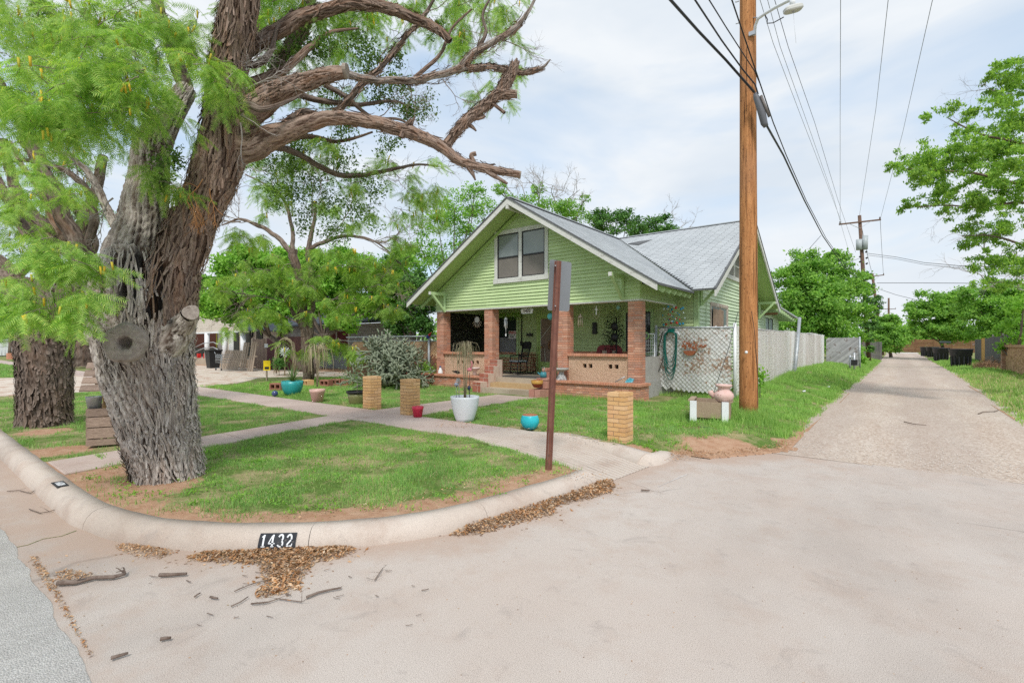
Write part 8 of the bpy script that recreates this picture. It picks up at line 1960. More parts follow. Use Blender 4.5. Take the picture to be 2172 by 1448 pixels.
c = Vector((onY(1334, 808, 12.35).x, 12.33, .62)); bb = MB(); bb.prism([c+Vector((-.11, 0, 0)), c+Vector((.1, 0, .01)), c+Vector((.12, .05, .1)), c+Vector((0, .03, .13)), c+Vector((-.08, 0, .06))], (0, .06, 0)); props(bb.build('paper_scrap', glaze('blue_white', (.1, .5, .62), (.7, .75, .75), (.4, .5))), 'crumpled blue and white wrapper on the right brick planter', 'litter', None, 'thing')
c = Vector((onY(1305, 800, 12.35).x, 12.33, .62)); bb = MB(); bb.tube([c, c+Vector((.28, .05, .16))], .015, 6); props(bb.build('trowel', M_steel), 'garden trowel stuck in the right brick planter', 'tool', None, 'thing')
c = Vector((onY(934, 790, 12.3).x, 12.3, .62)); o = part_thing('gnome', 'small white and blue figurine on the left brick planter', 'ornament', c); bb = MB(); bb.lathe(c, [(.09, 0), (.08, .08), (.05, .14), (.03, .2)], 10); bb.build('body', M_white, o); bb = MB(); bb.ball(c+Vector((0, 0, .22)), .04, 6); bb.build('head', mat('navy2', None, (.05, .08, .2), .5), o)
c = Vector((onY(966, 792, 12.3).x, 12.3, .62)); bb = MB(); bb.prism([c+Vector((-.2, 0, .1)), c+Vector((-.05, 0, .04)), c+Vector((.1, 0, 0)), c+Vector((.2, 0, .05)), c+Vector((.08, 0, .12))], (0, .05, 0)); props(bb.build('bird_ornament', M_black), 'dark bird shaped ornament on the left brick planter', 'ornament', None, 'thing')
c = Vector((onY(1007, 785, 12.25).x, 12.25, .62)); pot('white_pedestal_pot', 'pale pink pedestal bowl on the left brick planter', 'plant pot', c, [(.08, 0), (.05, .1), (.10, .16), (.19, .22), (.2, .25)], glaze('pale_pink', (.6, .48, .45), (.68, .56, .52)))
# vines over the net at the left bay
rr = np.random.default_rng(21); n = 1500; P = np.stack([np.full(n, XL+.16)+rr.normal(0, .05, n), rr.uniform(12.95, 15.1, n), rr.uniform(1.35, 2.85, n)], 1); V, Fc = quads(P, np.tile([1., 0, 0], (n, 1)), .045, rr, .5); o = npmesh('vine_screen', V, Fc, leafmat('grey_vine', [(.05, .07, .05), (.14, .16, .11), (.3, .3, .26), (.10, .16, .05)], .2)); props(o, 'sparse dried vine screening the left end of the porch', 'vine', None, 'thing')
n = 700; P = np.stack([rr.uniform(XL+.2, XL+2.2, n), rr.uniform(14.6, 15.1, n), 2.85-abs(rr.normal(0, .12, n))], 1); V, Fc = quads(P, np.tile([0, 0, 1.], (n, 1)), .06, rr, .5); props(npmesh('hanging_vine', V, Fc, M_broadb), 'green vine hanging along the top of the left porch bay', 'vine', None, 'thing')
o = thing('bead_strings', 'strings of blue, white and red glass beads hanging behind the right pillar', 'ornament', (-5.3, 14.2, 2.8))
for i in range(9):
    x, y = -5.35+.06*i, 14.1+.1*(i % 3); z = 2.85
    for k in range(rr.integers(4, 9)):
        z -= rr.uniform(.1, .2); bb = MB(); bb.ball((x+rr.normal(0, .03), y, z), .022 if k % 3 else .035, 5); bb.build('bead', [mat('bead_blue', None, (.03, .25, .4), .2), mat('bead_red', None, (.5, .04, .03), .3), mat('bead_clear', None, (.5, .6, .6), .1)][rr.integers(0, 3)] if i == 0 and k == 0 else bpy.data.materials[['bead_blue', 'bead_red', 'bead_clear'][rr.integers(0, 3)]], o)

# ------------------------------------------------------------------ alley: bins, fences, wall
M_bin = weather('black_plastic', (.022, .025, .032), (.035, .038, .045), 4, .45, (.06, .06, .065), (.55, .7), 6, .05, spec=.4)
def tubbin(px, pybase, d, label, r=.62, Ht=1.22):
    c = at(px, pybase, d); c.z = hz(c.x, c.y) if True else .15; t = thing('rubbish_bin', label, 'bin', c, 'large round black bins along the alley')
    bb = MB(); bb.lathe(c, [(.001, .01), (r*.80, 0), (r*.86, Ht*.6), (r*.94, Ht*.62), (r*1.0, Ht*.93), (r*1.06, Ht*.95), (r*1.06, Ht), (r*.95, Ht), (r*.88, Ht*.7), (.001, Ht*.68)], 28); bb.build('tub', M_bin, t)
    for i in range(14):
        a = i*2*pi/14; p = c+Vector((r*.9*cos(a), r*.9*sin(a), Ht*.3)); bb = MB(); bb.beam(c+Vector((r*.83*cos(a), r*.83*sin(a), .03)), c+Vector((r*.875*cos(a), r*.875*sin(a), Ht*.58)), .05, .03, (cos(a), sin(a), 0)); bb.build('rib', M_bin, t)
    bb = MB(); a = 4.2; bb.tube([c+Vector((r*.98*cos(a), r*.98*sin(a), Ht*.72)), c+Vector((r*1.0*cos(a), r*1.0*sin(a), Ht*.72))], .06, 8); bb.build('lift_hole', M_black, t); return t
tubbin(2038, 776, 33.5, 'nearest black round bin on the right of the alley, beside the brush pile')
tubbin(1996, 757, 46, 'second black round bin with a folded lid, middle of the row')
tubbin(1978, 750, 60, 'third black round bin in the row, mostly behind the second'); tubbin(1964, 748, 66, 'farthest black round bin on the right of the alley')
c = at(1990, 727, 45.6); bb = MB(); bb.prism([c+Vector((.1, 0, 0)), c+Vector((.9, .1, -.05)), c+Vector((.95, .9, .1)), c+Vector((.1, .8, .15))], (0, 0, .05)); props(bb.build('bin_lid', M_bin), 'black bin lid folded open over the second bin', 'lid', None, 'thing')
# wooden fence right
wfx, wy0, wy1 = 5.75, 41.5, 62
wf = thing('plank_fence', 'weathered dark grey board fence with one fresh orange section behind the bins', 'fence', (wfx, 50, .1)); M_wf = woodmat('grey_fence', (.10, .095, .10), (.19, .175, .175), (1, 1, 5), .9, .3); M_wfo = woodmat('orange_boards', (.50, .27, .08), (.60, .36, .13), (1, 1, 5))
y = wy0
while y < wy1:
    ht = 2.28-.012*(y-wy0)+(.06 if int(y/2.4) % 2 else 0); bb = MB(); bb.box((wfx, y+.006, .05), (wfx+.025, y+.175, ht)); bb.build('board', M_wfo if 55.5 < y < 57.6 else M_wf, wf); y += .18
for y in (43, 47.5, 52): bb = MB(); bb.box((wfx+.03, y, .05), (wfx+.12, y+.09, 2.4)); bb.build('post', M_wf, wf)
rw = thing('rock_wall', 'low tan fieldstone wall with a brick end pier at the right edge of the alley', 'wall', (5.1, 35, .1))
M_rock = weather('tan_fieldstone', (.40, .24, .13), (.52, .34, .2), 4, .95, (.22, .12, .07), (.5, .62), 5, .9, 14, (1, 1, 2.5))
bb = MB(); rwx = 4.95; Y0r, Y1r = 24.0, 39.2; nyr, nzr = 120, 14; vs = []
for i in range(nyr+1):
    for j in range(nzr+1):
        y = Y0r+(Y1r-Y0r)*i/nyr; z = .0+1.5*j/nzr; vs.append((rwx-.09*float(fbm(y*1.6, z*2.6, 3, 3))*2+.05, y, z))
k = nzr+1; bb.add(vs, [(i*k+j, (i+1)*k+j, (i+1)*k+j+1, i*k+j+1) for i in range(nyr) for j in range(nzr)]); bb.box((rwx+.02, Y0r, 0), (rwx+.3, Y1r, 1.5)); bb.build('stonework', M_rock, rw, fixn=False)
bb = MB(); bb.box((rwx-.12, Y0r, 1.5), (rwx+.35, Y1r, 1.62)); bb.build('coping', M_rock, rw)
z = .1; k = 0
while z < 1.6:
    for (a_, b_) in ((-.2, .02), (.02, .28)) if k % 2 else ((-.2, .1), (.1, .28)): piece('brick', unit('brick_brick_pier', brickmat('pier_brick', [(.40, .22, .14), (.52, .33, .22), (.34, .17, .1)])) if 'brick_brick_pier' not in _pieces else _pieces['brick_brick_pier'], rw, (rwx+(a_+b_)/2, Y1r+.2, z+.035), (b_-a_-.01, .38, .07))
    z += .085; k += 1
bb = MB(); bb.box((rwx-.18, Y1r+.03, 0), (rwx+.26, Y1r+.37, 1.6)); bb.build('mortar', M_mortar, rw); bb = MB(); bb.box((rwx-.25, Y1r-.02, 1.6), (rwx+.33, Y1r+.43, 1.7)); bb.build('cap', M_rock, rw)
# brush pile
rr = np.random.default_rng(14); bb = MB(); c = Vector((4.75, 43.0, .1))
for i in range(900):
    a = rr.uniform(0, 2*pi); R_ = sqrt(rr.random()); p = c+Vector((R_*cos(a)*.8, R_*sin(a)*1.9, abs(rr.normal(0, .32))*(1.15-R_)+.05)); d = Vector(rr.normal(size=3)); d.z *= .4; d.normalize(); bb.tube([p-d*.2, p+Vector(rr.normal(0, .04, 3)), p+d*.25], [.009, .008, .004], 3, False)
o = bb.build('brush_pile', weather('dry_brush', (.16, .09, .05), (.32, .20, .12), 5), fixn=False); props(o, 'heap of dry brown brush beside the nearest black bin', 'brush pile', None, 'stuff')
P = np.array(c)+rr.normal(0, 1, (2500, 3))*np.array([.35, .9, .22]); P[:, 2] = abs(P[:, 2]-.1)+.08; V, Fc = quads(P, np.tile([0, 0, 1.], (len(P), 1)), .09, rr, .5); npmesh('dry_leaves', V, Fc, leafmat('dry_brown', [(.12, .07, .04), (.25, .14, .07), (.35, .22, .12)], .1), o, 'stuff')
# far fence across the alley end
ff = thing('far_fence', 'brown horizontal board fence closing the view at the end of the alley', 'fence', (2, 122, .1)); M_ff = woodmat('brown_fence', (.16, .08, .045), (.26, .14, .08), (1, 1, 1), .9, .25)
for x in np.arange(-10, 16, 2.6):
    for k in range(9): bb = MB(); bb.box((x+.08, 122, .15+k*.27), (x+2.55, 122.05, .40+k*.27)); bb.build('board', M_ff, ff)
    bb = MB(); bb.box((x-.06, 121.95, 0), (x+.08, 122.1, 2.75)); bb.build('post', M_ff, ff)
# grey shed fence far left of alley
bb = MB(); gf = thing('plank_fence', 'short dark grey board fence by the leaning pole', 'fence', (-1.6, 62, .2))
for i in range(12): bb = MB(); bb.box((-3.0+.16*i, 62, .1), (-2.86+.16*i, 62.04, 1.9)); bb.build('board', M_wf, gf)
# white building and brick box at far left
wbld = thing('white_building', 'long white building behind a wire fence at the far left', 'building', at(15, 738, 75)*1); c = at(15, 730, 75)
bb = MB(); bb.box((c.x-9, c.y-3, 0), (c.x+3.2, c.y+1, 2.2)); bb.build('wall', M_white, wbld); bb = MB(); bb.box((c.x-9.2, c.y-3.2, 2.2), (c.x+3.4, c.y+1.2, 2.4)); bb.build('roof', M_trans, wbld)
c = at(27, 757, 50); c.z = 0; bb = MB(); bb.box(c+Vector((-.6, -.4, 0)), c+Vector((.7, .4, .75))); props(bb.build('brick_box', M_brick), 'low red brick box with a white top on the far left lawn', 'planter', None, 'thing')
c = at(180, 735, 42); c.z = .1
cwf = thing('wire_fence', 'pale wire fence on the far left lawns', 'fence', at(10, 760, 60))
for k in range(8): p = at(-10+7*k, 745, 60); bb = MB(); bb.tube([(p.x, p.y, 0), (p.x, p.y, 1.3)], .03, 5); bb.build('post', M_steel, cwf)
a_, b_ = at(-20, 732, 60), at(45, 732, 60); bb = MB(); bb.tube([a_+Vector((0, 0, -.2)), b_+Vector((0, 0, -.2))], .025, 5); bb.build('rail', M_steel, cwf)
# ------------------------------------------------------------------ grass
def _grass(cols, trans=.35):
    return leafmat('grass_'+str(len(bpy.data.materials)), cols, trans)
M_gr = _grass([(.16, .32, .08), (.25, .46, .13), (.34, .55, .15), (.21, .42, .14), (.46, .60, .20)])
M_gdry = _grass([(.52, .45, .24), (.66, .58, .34), (.38, .34, .15)], .2)
M_gwild = _grass([(.18, .36, .08), (.28, .50, .12), (.42, .60, .17), (.24, .45, .13)])
walkboxes = [(-100, 5.74, -5.48, 6.88), (-9.37, 6.8, -7.93, 11.5), (-10.7, 11.2, -7.8, 13), (-14, 12.08, -5.1, 16)]
def bad(X, Y, pad=.0):
    b = np.zeros(X.shape, bool)
    for x0, y0, x1, y1 in walkboxes: b |= (X > x0+pad) & (X < x1-pad) & (Y > y0+pad) & (Y < y1-pad)
    tt = np.clip((Y-1.29)/4.46, 0, 1); b |= (Y > 1.2) & (Y < 5.8) & (X > -8.5-.85*tt+pad) & (X < -7.55-1.0*tt-pad)
    b |= inside(RP, X, Y); b |= (X < -19.8) & (X > -32) & (Y < 12)
    b |= (dist(curb_pts, X, Y) < .25)
    b |= (dist(curb2_pts, X, Y-.02) < .24) & (X < -2.4)
    return b
def grass(name, label, n, x0, x1, y0, y1, hgt, wid, m, seed, dens=None, poly=None, lean=.5, clump=0):
    r = np.random.default_rng(seed); X = r.uniform(x0, x1, n); Y = r.uniform(y0, y1, n)
    if clump:
        k = n//clump; cx, cy = r.uniform(x0, x1, k), r.uniform(y0, y1, k); w = r.integers(0, k, n); X = cx[w]+r.normal(0, .018, n); Y = cy[w]+r.normal(0, .018, n)
    k = (inside(lawnpoly, X, Y) | inside(lawnpoly2, X, Y)) & ~bad(X, Y, .03)
    X, Y = X[k], Y[k]
    p = 1-barefn(X, Y)*1.25; p = np.clip(p, 0, 1)*(.07+.95*sst(fbm(X*3.1, Y*3.1, 7, 4), .43, .60))
    if dens is not None: p = p*dens(X, Y)
    k = r.random(len(X)) < p; X, Y = X[k], Y[k]; n = len(X); Z = H(X, Y)-.004
    a = r.uniform(0, 2*pi, n); h = hgt*r.uniform(.35, 1.25, n)*(.3+1.3*fbm(X*2.3, Y*2.3, 9, 3)); w = wid*r.uniform(.7, 1.3, n)
    la = r.uniform(0, 2*pi, n); ll = h*r.uniform(0, lean, n)
    b = np.stack([X, Y, Z], 1); s = np.stack([np.cos(a), np.sin(a), 0*a], 1)*w[:, None]*.5
    tip = b+np.stack([np.cos(la)*ll, np.sin(la)*ll, h], 1)
    V = np.stack([b-s, b+s, tip], 1).reshape(-1, 3); Fc = np.arange(3*n).reshape(-1, 3)
    o = npmesh(name, V, Fc, m, None, 'stuff'); o['label'] = label; return o
rrg = 1
grass('grass', 'short green grass on the corner lawn by the big tree', 150000, -9.2, -2.6, 1.2, 5.8, .058, .0075, M_gr, 1)
grass('grass', 'dry straw-coloured blades in the corner lawn', 60000, -9.2, -2.6, 1.2, 5.8, .03, .006, M_gdry, 2, lean=2.8)
grass('grass', 'dry straw-coloured blades in the front yard', 60000, -14, -2.0, 6.8, 12.2, .04, .009, M_gdry, 12, lean=2.4)
grass('grass', 'yellowing seed grass on the right verge', 30000, 1.95, 6, 9, 34, .16, .02, M_gdry, 13, lean=.7)
grass('grass', 'green grass on the strip around the wishing well', 75000, -20, -8.6, 1.2, 5.8, .06, .012, M_gr, 3)
grass('grass', 'green grass of the front yard', 200000, -14, -2.2, 6.8, 12.2, .065, .011, M_gr, 4)
grass('grass', 'longer grass in the left part of the yard', 60000, -20, -13, 6.8, 13.2, .09, .02, M_gwild, 5)
grass('grass', 'long green grass around the pole and along the fence', 130000, -4.6, -1.0, 9, 20, .10, .013, M_gwild, 6, lambda X, Y: np.clip(1.2-0*X, 0, 1))
grass('grass', 'long grass on the verge far along the alley', 60000, -3.5, -.8, 20, 60, .14, .035, M_gwild, 7)
grass('grass', 'rank grass verge on the right of the alley', 110000, 1.95, 6, 9, 30, .12, .022, M_gwild, 8)
grass('grass', 'grass verge by the bins', 50000, 2.2, 6, 30, 70, .16, .05, M_gwild, 9)
grass('grass', 'grass far along the left parkway', 40000, -60, -20, 1.2, 5.7, .09, .05, M_gr, 10)
# tall tufts round the pole and trough, small broadleaf weeds
r = np.random.default_rng(31)
def tufts(spots, label, m, per=90, hgt=.28, wid=.009, sp=.09):
    V = []
    for (x, y, s_) in spots:
        n = int(per*s_); a = r.uniform(0, 2*pi, n); bx = x+r.normal(0, sp, n); by = y+r.normal(0, sp, n); bz = H(bx, by); h = hgt*s_*r.uniform(.4, 1.1, n); la = r.uniform(0, 2*pi, n); ll = h*r.uniform(0, .6, n)
        b = np.stack([bx, by, bz], 1); s = np.stack([np.cos(a), np.sin(a), 0*a], 1)*wid*.5; V.append(np.stack([b-s, b+s, b+np.stack([np.cos(la)*ll, np.sin(la)*ll, h], 1)], 1).reshape(-1, 3))
    V = np.vstack(V); o = npmesh('tall_grass', V, np.arange(len(V)).reshape(-1, 3), m, None, 'stuff'); o['label'] = label
tufts([(-2.36+r.normal(0, .25), 10.55+r.normal(0, .18), 1) for _ in range(22)]+[(-2.9+r.normal(0, .4), 9.95+r.normal(0, .12), .8) for _ in range(22)]+[(-3.2+r.normal(0, .07), 14+i*.22, .8) for i in range(60)]+[(-5.3+i*.14, 13.85, .6) for i in range(14)]+[(-13.4+i*.2, 11.95, .5) for i in range(14)]+[(-8+i*.14, 11.97, .55) for i in range(22)], 'tall grass tufts round the pole, trough and fence foot', M_gwild)
def weeds(n, x0, x1, y0, y1, size, label, seed):
    r2 = np.random.default_rng(seed); cx, cy = r2.uniform(x0, x1, n), r2.uniform(y0, y1, n); k = inside(lawnpoly, cx, cy) & ~bad(cx, cy, -.05); cx, cy = cx[k], cy[k]; P = []
    for x, y in zip(cx, cy): q = r2.normal(0, .05, (22, 3)); q[:, 2] = abs(q[:, 2])*.4+.012; P.append(np.array([x, y, hz(x, y)])+q)
    P = np.vstack(P); V, Fc = quads(P, np.tile([0, 0, 2.], (len(P), 1)), size, r2, .6); o = npmesh('weeds', V, Fc, M_broadb, None, 'stuff'); o['label'] = label
weeds(260, -7.5, -2.8, 1.4, 5.6, .028, 'small broad-leaved weeds in the corner lawn', 5)
weeds(300, -7.8, -2.3, 7, 12, .035, 'small broad-leaved weeds in the front yard', 6)

# ------------------------------------------------------------------ leaf litter
M_lit = leafmat('dead_leaf', [(.28, .12, .045), (.48, .25, .11), (.66, .44, .27), (.20, .09, .04), (.74, .58, .42)], .15, .8)
M_chaff = leafmat('chaff', [(.22, .14, .07), (.34, .24, .12), (.44, .33, .18), (.15, .10, .06)], .05, .9)
def litter(polys, n, label, seed, hgt=.03, size=.03, z=0, chaff=True, asp=.4):
    r2 = np.random.default_rng(seed); P = []; W = []
    for pix, f in polys:
        Q = np.array([tuple(gp(x, y, z))[:2] for x, y in pix]); m_ = int(n*f); X = r2.uniform(Q[:, 0].min(), Q[:, 0].max(), m_*4); Y = r2.uniform(Q[:, 1].min(), Q[:, 1].max(), m_*4); k = inside(Q, X, Y); X, Y = X[k][:m_], Y[k][:m_]
        d = dist(Q, X, Y, True); w = np.clip(d/.10, 0, 1); keep = r2.random(len(X)) < (.25+w); X, Y, w = X[keep], Y[keep], w[keep]; sc_ = r2.random(len(X)) < .10; X = X+sc_*r2.normal(0, .09, len(X)); Y = Y+sc_*r2.normal(0, .09, len(X)); w = w*(1-sc_)
        P.append(np.stack([X, Y, z+.004+hgt*w*r2.random(len(X))**.5], 1))
    P = np.vstack(P); n_ = len(P); up = np.tile([0, 0, 1.], (n_, 1))
    k = r2.random(n_) < .45
    def flat(P, s, asp):
        n = len(P); a = r2.uniform(0, 2*pi, n); t = r2.normal(0, .35, (n, 2)); A = np.stack([np.cos(a), np.sin(a), t[:, 0]], 1); B = np.stack([-np.sin(a), np.cos(a), t[:, 1]], 1); L = s*r2.uniform(.5, 1.3, n)[:, None]
        V = np.stack([P-A*L*.5, P+B*L*asp*.5+[0, 0, .003], P+A*L*.5, P-B*L*asp*.5+[0, 0, .002]], 1).reshape(-1, 3); return V, np.arange(4*n).reshape(-1, 4)
    V, Fc = flat(P[k], size, asp); V[:, 2] = np.maximum(V[:, 2], z+.002); o = npmesh('leaf_litter', V, Fc, M_lit, None, 'stuff'); o['label'] = label
    V, Fc = flat(P[~k]*[1, 1, .7], size*.6, .16); o = npmesh('chaff', V, Fc, M_chaff, None, 'stuff'); o['label'] = 'fine chaff among the fallen leaves: '+label.split(',')[0]
litter([([(950, 1135), (975, 1118), (1050, 1085), (1120, 1055), (1200, 1028), (1262, 1022), (1300, 1015), (1306, 1030), (1300, 1045), (1240, 1062), (1180, 1075), (1180, 1092), (1120, 1105), (1040, 1130), (970, 1140)], 1)], 11000, 'long drift of fallen leaves along the curb near the ramp', 1, .05, .038)
litter([([(395, 1180), (440, 1168), (520, 1165), (620, 1158), (750, 1155), (758, 1170), (740, 1180), (670, 1195), (640, 1230), (640, 1250), (600, 1262), (545, 1272), (535, 1262), (560, 1235), (545, 1200), (480, 1195), (400, 1192)], 1)], 8500, 'drift of fallen leaves below the painted number', 2, .035, .034)
litter([([(238, 1155), (290, 1150), (345, 1155), (378, 1172), (340, 1186), (285, 1180), (245, 1165)], 1)], 1800, 'small heap of chaff left of the painted number', 3, .02, .022)
litter([([(1410, 958), (1480, 930), (1600, 930), (1690, 935), (1670, 955), (1560, 965), (1450, 975), (1400, 978)], 1)], 4500, 'brown chaff and leaves between the curb end and the gravel', 4, .02, .03, .03)
litter([([(110, 1215), (150, 1207), (200, 1215), (195, 1228), (150, 1235), (115, 1232)], .5), ([(60, 1180), (80, 1180), (130, 1260), (165, 1330), (200, 1390), (190, 1395), (150, 1330), (110, 1262), (75, 1212)], 1)], 1800, 'leaves caught along the edge of the asphalt', 5, .012, .022)
litter([([(900, 905), (1110, 912), (1250, 935), (1330, 945), (1250, 925), (1100, 900), (960, 893)], 1), ([(1200, 1015), (1300, 1010), (1290, 1000), (1190, 1000)], .2)], 900, 'scattered leaves at the edge of the yard by the ramp', 6, .01, .03, .165)
litter([([(150, 1010), (280, 980), (290, 1030), (330, 1090), (620, 1105), (900, 1075), (1180, 1000), (1100, 990), (880, 1050), (600, 1090), (350, 1070)], 1)], 2600, 'fallen leaves on the bare soil behind the curb', 7, .012, .028, .155)
# scattered specks on concrete
r2 = np.random.default_rng(9); n = 950; X = r2.uniform(-4, 3.2, n); Y = r2.uniform(.9, 8.2, n); k = ~inside(lawnpoly, X, Y) & ~inside(RP, X, Y); P = np.stack([X[k], Y[k], 0*X[k]+.004], 1)
V, Fc = quads(P, np.tile([0, 0, 6.], (len(P), 1)), .013, r2, .4); V[:, 2] = .002+abs(V[:, 2]-.004)*.5; o = npmesh('debris', V, Fc, M_lit, None, 'stuff'); o['label'] = 'tiny leaf specks scattered over the concrete'
n = 3200; X = r2.uniform(-1.3, 4, n); Y = 8.35+abs(r2.normal(0, 1.6, n)); bb = MB()
for x, y in zip(X[:2600], Y[:2600]): s_ = r2.uniform(.003, .009); z_ = .012 if y > 8.4 else .002; bb.add([(x-s_, y-s_*.8, z_), (x+s_, y-s_*.6, z_), (x+s_*.7, y+s_, z_), (x-s_*.9, y+s_*.8, z_), (x, y, z_+s_*1.1)], [(0, 1, 4), (1, 2, 4), (2, 3, 4), (3, 0, 4)])
o = bb.build('gravel_stones', weather('stones', (.42, .37, .33), (.66, .62, .57), 30, .9, pieces=.25), fixn=False, kind='stuff'); o['label'] = 'loose gravel spilling over the edge of the concrete'
# ------------------------------------------------------------------ sticks
M_stick = weather('stick_bark', (.13, .09, .07), (.24, .19, .16), 22, .9, (.42, .2, .08), (.62, .7), 9, .5, 60)
def stick(label, pts, r, twigs=0, m=M_stick, z=.0):
    P = [gp(x, y, z+.012) for x, y in pts]; bb = MB(); k = len(P); rad = [r*(1-.35*i/(k-1)) for i in range(k)]
    for i, p in enumerate(P): P[i] = p+Vector((0, 0, r*.8))
    bb.tube(P, rad, 8); rr_ = np.random.default_rng(int(pts[0][0]))
    for i in range(twigs):
        q = P[rr_.integers(0, k)]; d = Vector((rr_.normal(), rr_.normal(), .25)).normalized(); bb.tube([q, q+d*.06, q+d*.06+Vector((rr_.normal(0, .02), rr_.normal(0, .02), .01))], [r*.35, r*.25, r*.15], 5)
    props(bb.build('fallen_stick', m), label, 'stick', 'fallen sticks on the concrete', 'thing')
stick('longest smooth curved stick below the leaf drift', [(650, 1268), (675, 1258), (700, 1252), (724, 1248)], .009)
stick('thick broken branch with orange heartwood at the road edge', [(122, 1240), (160, 1238), (200, 1228), (240, 1227), (266, 1220)], .017, 4)
stick('short thick stick left of the leaf drift', [(338, 1222), (365, 1221), (396, 1219)], .014)
stick('thin straight twig slanting left of the leaf drift bottom', [(490, 1286), (510, 1277), (526, 1266)], .005)
stick('thin forked twigs crossing the leaf drift', [(497, 1254), (530, 1240), (575, 1228)], .004, 2)
stick('tangled brown twig below the leaf drift', [(532, 1281), (570, 1277), (590, 1270), (640, 1277)], .005, 6)
stick('forked twig alone on the concrete right of the drift', [(795, 1230), (805, 1215), (812, 1205)], .004, 4)
stick('short piece of bark near the bottom left', [(235, 1398), (255, 1392), (272, 1387)], .010)
stick('flat square piece of wood between the curb number and the bottom left corner', [(340, 1358), (350, 1356), (362, 1355)], .011)
stick('tiny stub of wood left of the curved stick', [(446, 1267), (455, 1269), (462, 1270)], .008)
stick('tiny orange stub of wood, left neighbour of the dark stub below the leaf drift', [(413, 1266), (419, 1261), (425, 1258)], .006)
stick('long thin branching twig in the gutter at the left', [(62, 1080), (85, 1088), (105, 1085), (137, 1074)], .005, 3)
stick('long thin branching twig in the upper gutter', [(15, 1042), (40, 1040), (65, 1046), (72, 1042)], .005, 3)
stick('rectangular bit of bark right of the ramp end', [(1360, 1040), (1372, 1041), (1378, 1041)], .010)
stick('thin pale branch lying across the alley gravel', [(1918, 895), (1940, 900), (1965, 902)], .010, 2, z=.03)
stick('curved branch at the right edge of the alley gravel', [(2075, 878), (2085, 874), (2110, 873), (2118, 870)], .012, 1, z=.03)
for i in range(26):
    x, y = random.uniform(300, 900), random.uniform(1190, 1330); l = random.uniform(6, 18); a = random.uniform(-.4, .4)
    stick('small loose twig scattered on the concrete below the corner curb', [(x, y), (x+l*.5, y+l*a*.5+random.uniform(-1, 1)), (x+l, y+l*a)], random.uniform(.0015, .004))
# painted kerb number 1432 as a stencil on the curb face
def curbframe(px):
    """frame on the curb face below pixel column px"""
    P = CP; best = min(range(1, len(P)-1), key=lambda i: abs((CX+F*((P[i][0]*RT[0]+P[i][1]*RT[1])/(P[i][0]*FW[0]+P[i][1]*FW[1])))-px)); T_ = P[best+1]-P[best-1]; T_ /= np.hypot(*T_); return best, P[best], T_
i0, c0, T0 = curbframe(585); N0 = np.array([-T0[1], T0[0]])
kn = thing('painted_number', 'black painted panel with the white stencilled number 1432 on the curb face', 'sign', (c0[0], c0[1], .08))
def cp3(u, v, off=.004):
    """u metres along the curb, v 0..1 up the face"""
    s_ = np.interp(i0, np.arange(len(CP)), s)+u; x = np.interp(s_, s, CP[:, 0]); y = np.interp(s_, s, CP[:, 1]); x2 = np.interp(s_+.03, s, CP[:, 0]); y2 = np.interp(s_+.03, s, CP[:, 1]); t_ = np.array([x2-x, y2-y]); t_ /= np.hypot(*t_); n_ = np.array([-t_[1], t_[0]])
    o_ = np.interp(v, [0, .33, .63, .87, 1], [.0, .012, .035, .07, .115]); z_ = np.interp(v, [0, .33, .63, .87, 1], [0, .05, .095, .13, .15])
    return Vector((x+n_[0]*(o_-off*1.0), y+n_[1]*(o_-off*1.0), z_+off*.6))
def patch(u0, v0, u1, v1, off, nu=8, nv=5): return [(cp3(u0+(u1-u0)*i/nu, v0+(v1-v0)*j/nv, off)) for i in range(nu+1) for j in range(nv+1)], [(i*(nv+1)+j, (i+1)*(nv+1)+j, (i+1)*(nv+1)+j+1, i*(nv+1)+j+1) for i in range(nu) for j in range(nv)]
bb = MB(); hwid = .145; bb.add(*patch(-hwid, .10, hwid, .83, .009, 14, 10)); bb.build('black_panel', weather('black_road_paint', (.02, .022, .028), (.045, .048, .055), 12, .7, (.2, .18, .16), (.62, .72), 30), kn)
def glyph(strokes, u0, w, v0=.22, v1=.76, label='digit'):
    bb = MB()
    for st_, th_ in strokes:
        for (a_, b_) in zip(st_[:-1], st_[1:]):
            ax_, ay_ = a_; bx_, by_ = b_; L_ = math.hypot(bx_-ax_, (by_-ay_)*1.6) or 1; nx_, ny_ = -(by_-ay_)*1.6/L_, (bx_-ax_)/L_
            K_ = max(1, int(L_/.12))
            for kk in range(K_):
              a0, a1, b0, b1 = ax_+(bx_-ax_)*kk/K_, ay_+(by_-ay_)*kk/K_, ax_+(bx_-ax_)*(kk+1)/K_, ay_+(by_-ay_)*(kk+1)/K_
              q = [(a0+nx_*th_, a1+ny_*th_/1.6), (a0-nx_*th_, a1-ny_*th_/1.6), (b0-nx_*th_, b1-ny_*th_/1.6), (b0+nx_*th_, b1+ny_*th_/1.6)]
              bb.add([cp3(u0+w*x, v0+(v1-v0)*y, .0125) for x, y in q], [(0, 1, 2, 3)])
            continue
            q = [(ax_+nx_*th_, ay_+ny_*th_/1.6), (ax_-nx_*th_, ay_-ny_*th_/1.6), (bx_-nx_*th_, by_-ny_*th_/1.6), (bx_+nx_*th_, by_+ny_*th_/1.6)]
            bb.add([cp3(u0+w*x, v0+(v1-v0)*y, .0125) for x, y in q], [(0, 1, 2, 3)])
    bb.build(label, M_white, kn, fixn=True)
def arc(cx, cy, rx, ry, a0, a1, n=10): return [(cx+rx*cos(radians(a0+(a1-a0)*i/n)), cy+ry*sin(radians(a0+(a1-a0)*i/n))) for i in range(n+1)]
gw = .052
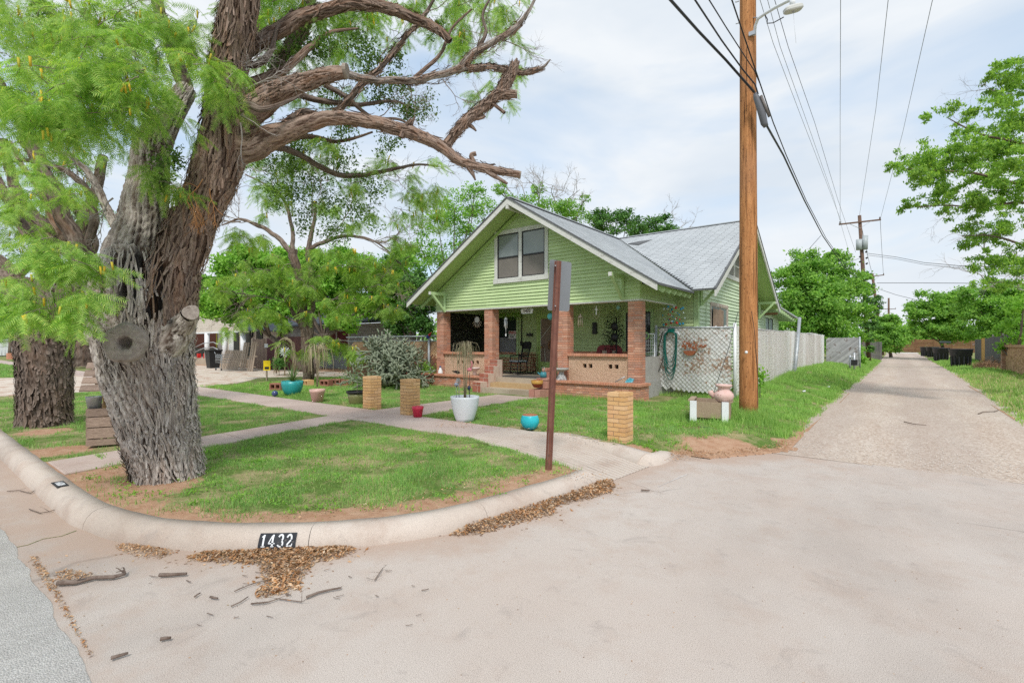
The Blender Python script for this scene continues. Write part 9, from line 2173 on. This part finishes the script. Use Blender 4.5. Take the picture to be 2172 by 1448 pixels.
glyph([([(.5, .12), (.5, 1)], .13), ([(.22, .04), (.78, .04)], .07), ([(.22, .82), (.44, .95)], .08)], -.131, gw)
glyph([([(.62, .12), (.62, .26)], .13), ([(.62, .36), (.62, 1)], .13), ([(.40, .04), (.86, .04)], .07), ([(.04, .30), (.48, .92)], .075), ([(.02, .30), (.46, .30)], .07), ([(.78, .30), (.98, .30)], .07)], -.066, gw)
glyph([(arc(.45, .74, .34, .24, 160, -50), .12), (arc(.45, .27, .38, .25, 60, -40), .12), (arc(.45, .27, .38, .25, -70, -160), .11)], .004, gw)
glyph([(arc(.47, .70, .34, .27, 165, -20), .12), ([(.74, .56), (.2, .16)], .11), ([(.12, .06), (.5, .06)], .09), ([(.6, .06), (.92, .06)], .09), ([(.9, .08), (.95, .26)], .07)], .070, gw)
# small older plate farther left on the curb
i0b, c0b, T0b = curbframe(92)
c = Vector((c0b[0], c0b[1]+.13, .157)); pl2 = thing('painted_number', 'small faded black and white number patch on the curb at far left', 'sign', c); bb = MB(); bb.box(c+Vector((-.14, -.05, -.002)), c+Vector((.14, .05, .003))); bb.build('black_panel', M_black, pl2)
text('1430', pl2, c+Vector((0, 0, .005)), .09, M_white, rx=0, rz=0, off=.002)
# green sprig on the concrete strip
sprig = gp(212, 967, .165); P = np.array(sprig)+r2.normal(0, 1, (60, 3))*np.array([.07, .03, .006]); P[:, 2] = .168+abs(r2.normal(0, .01, 60)); V, Fc = quads(P, np.tile([0, 0, 3.], (60, 1)), .035, r2, .4); props(npmesh('leaf_sprig', V, Fc, M_gr), 'fallen green leaf sprig on the concrete strip', 'twig', None, 'thing')
# white scratch on the concrete
a_, b_ = gp(1395, 1032, .003), gp(1458, 1005, .003); bb = MB(); d = (b_-a_).normalized(); n_ = Vector((-d.y, d.x, 0)); bb.add([a_, a_+n_*.006, b_+n_*.012, b_-n_*.008], [(0, 1, 2, 3)]); props(bb.build('paint_scratch', weather('chalk', (.6, .58, .56), (.5, .45, .42), 60)), 'pale scratch mark on the concrete beyond the ramp', None, None, 'structure')
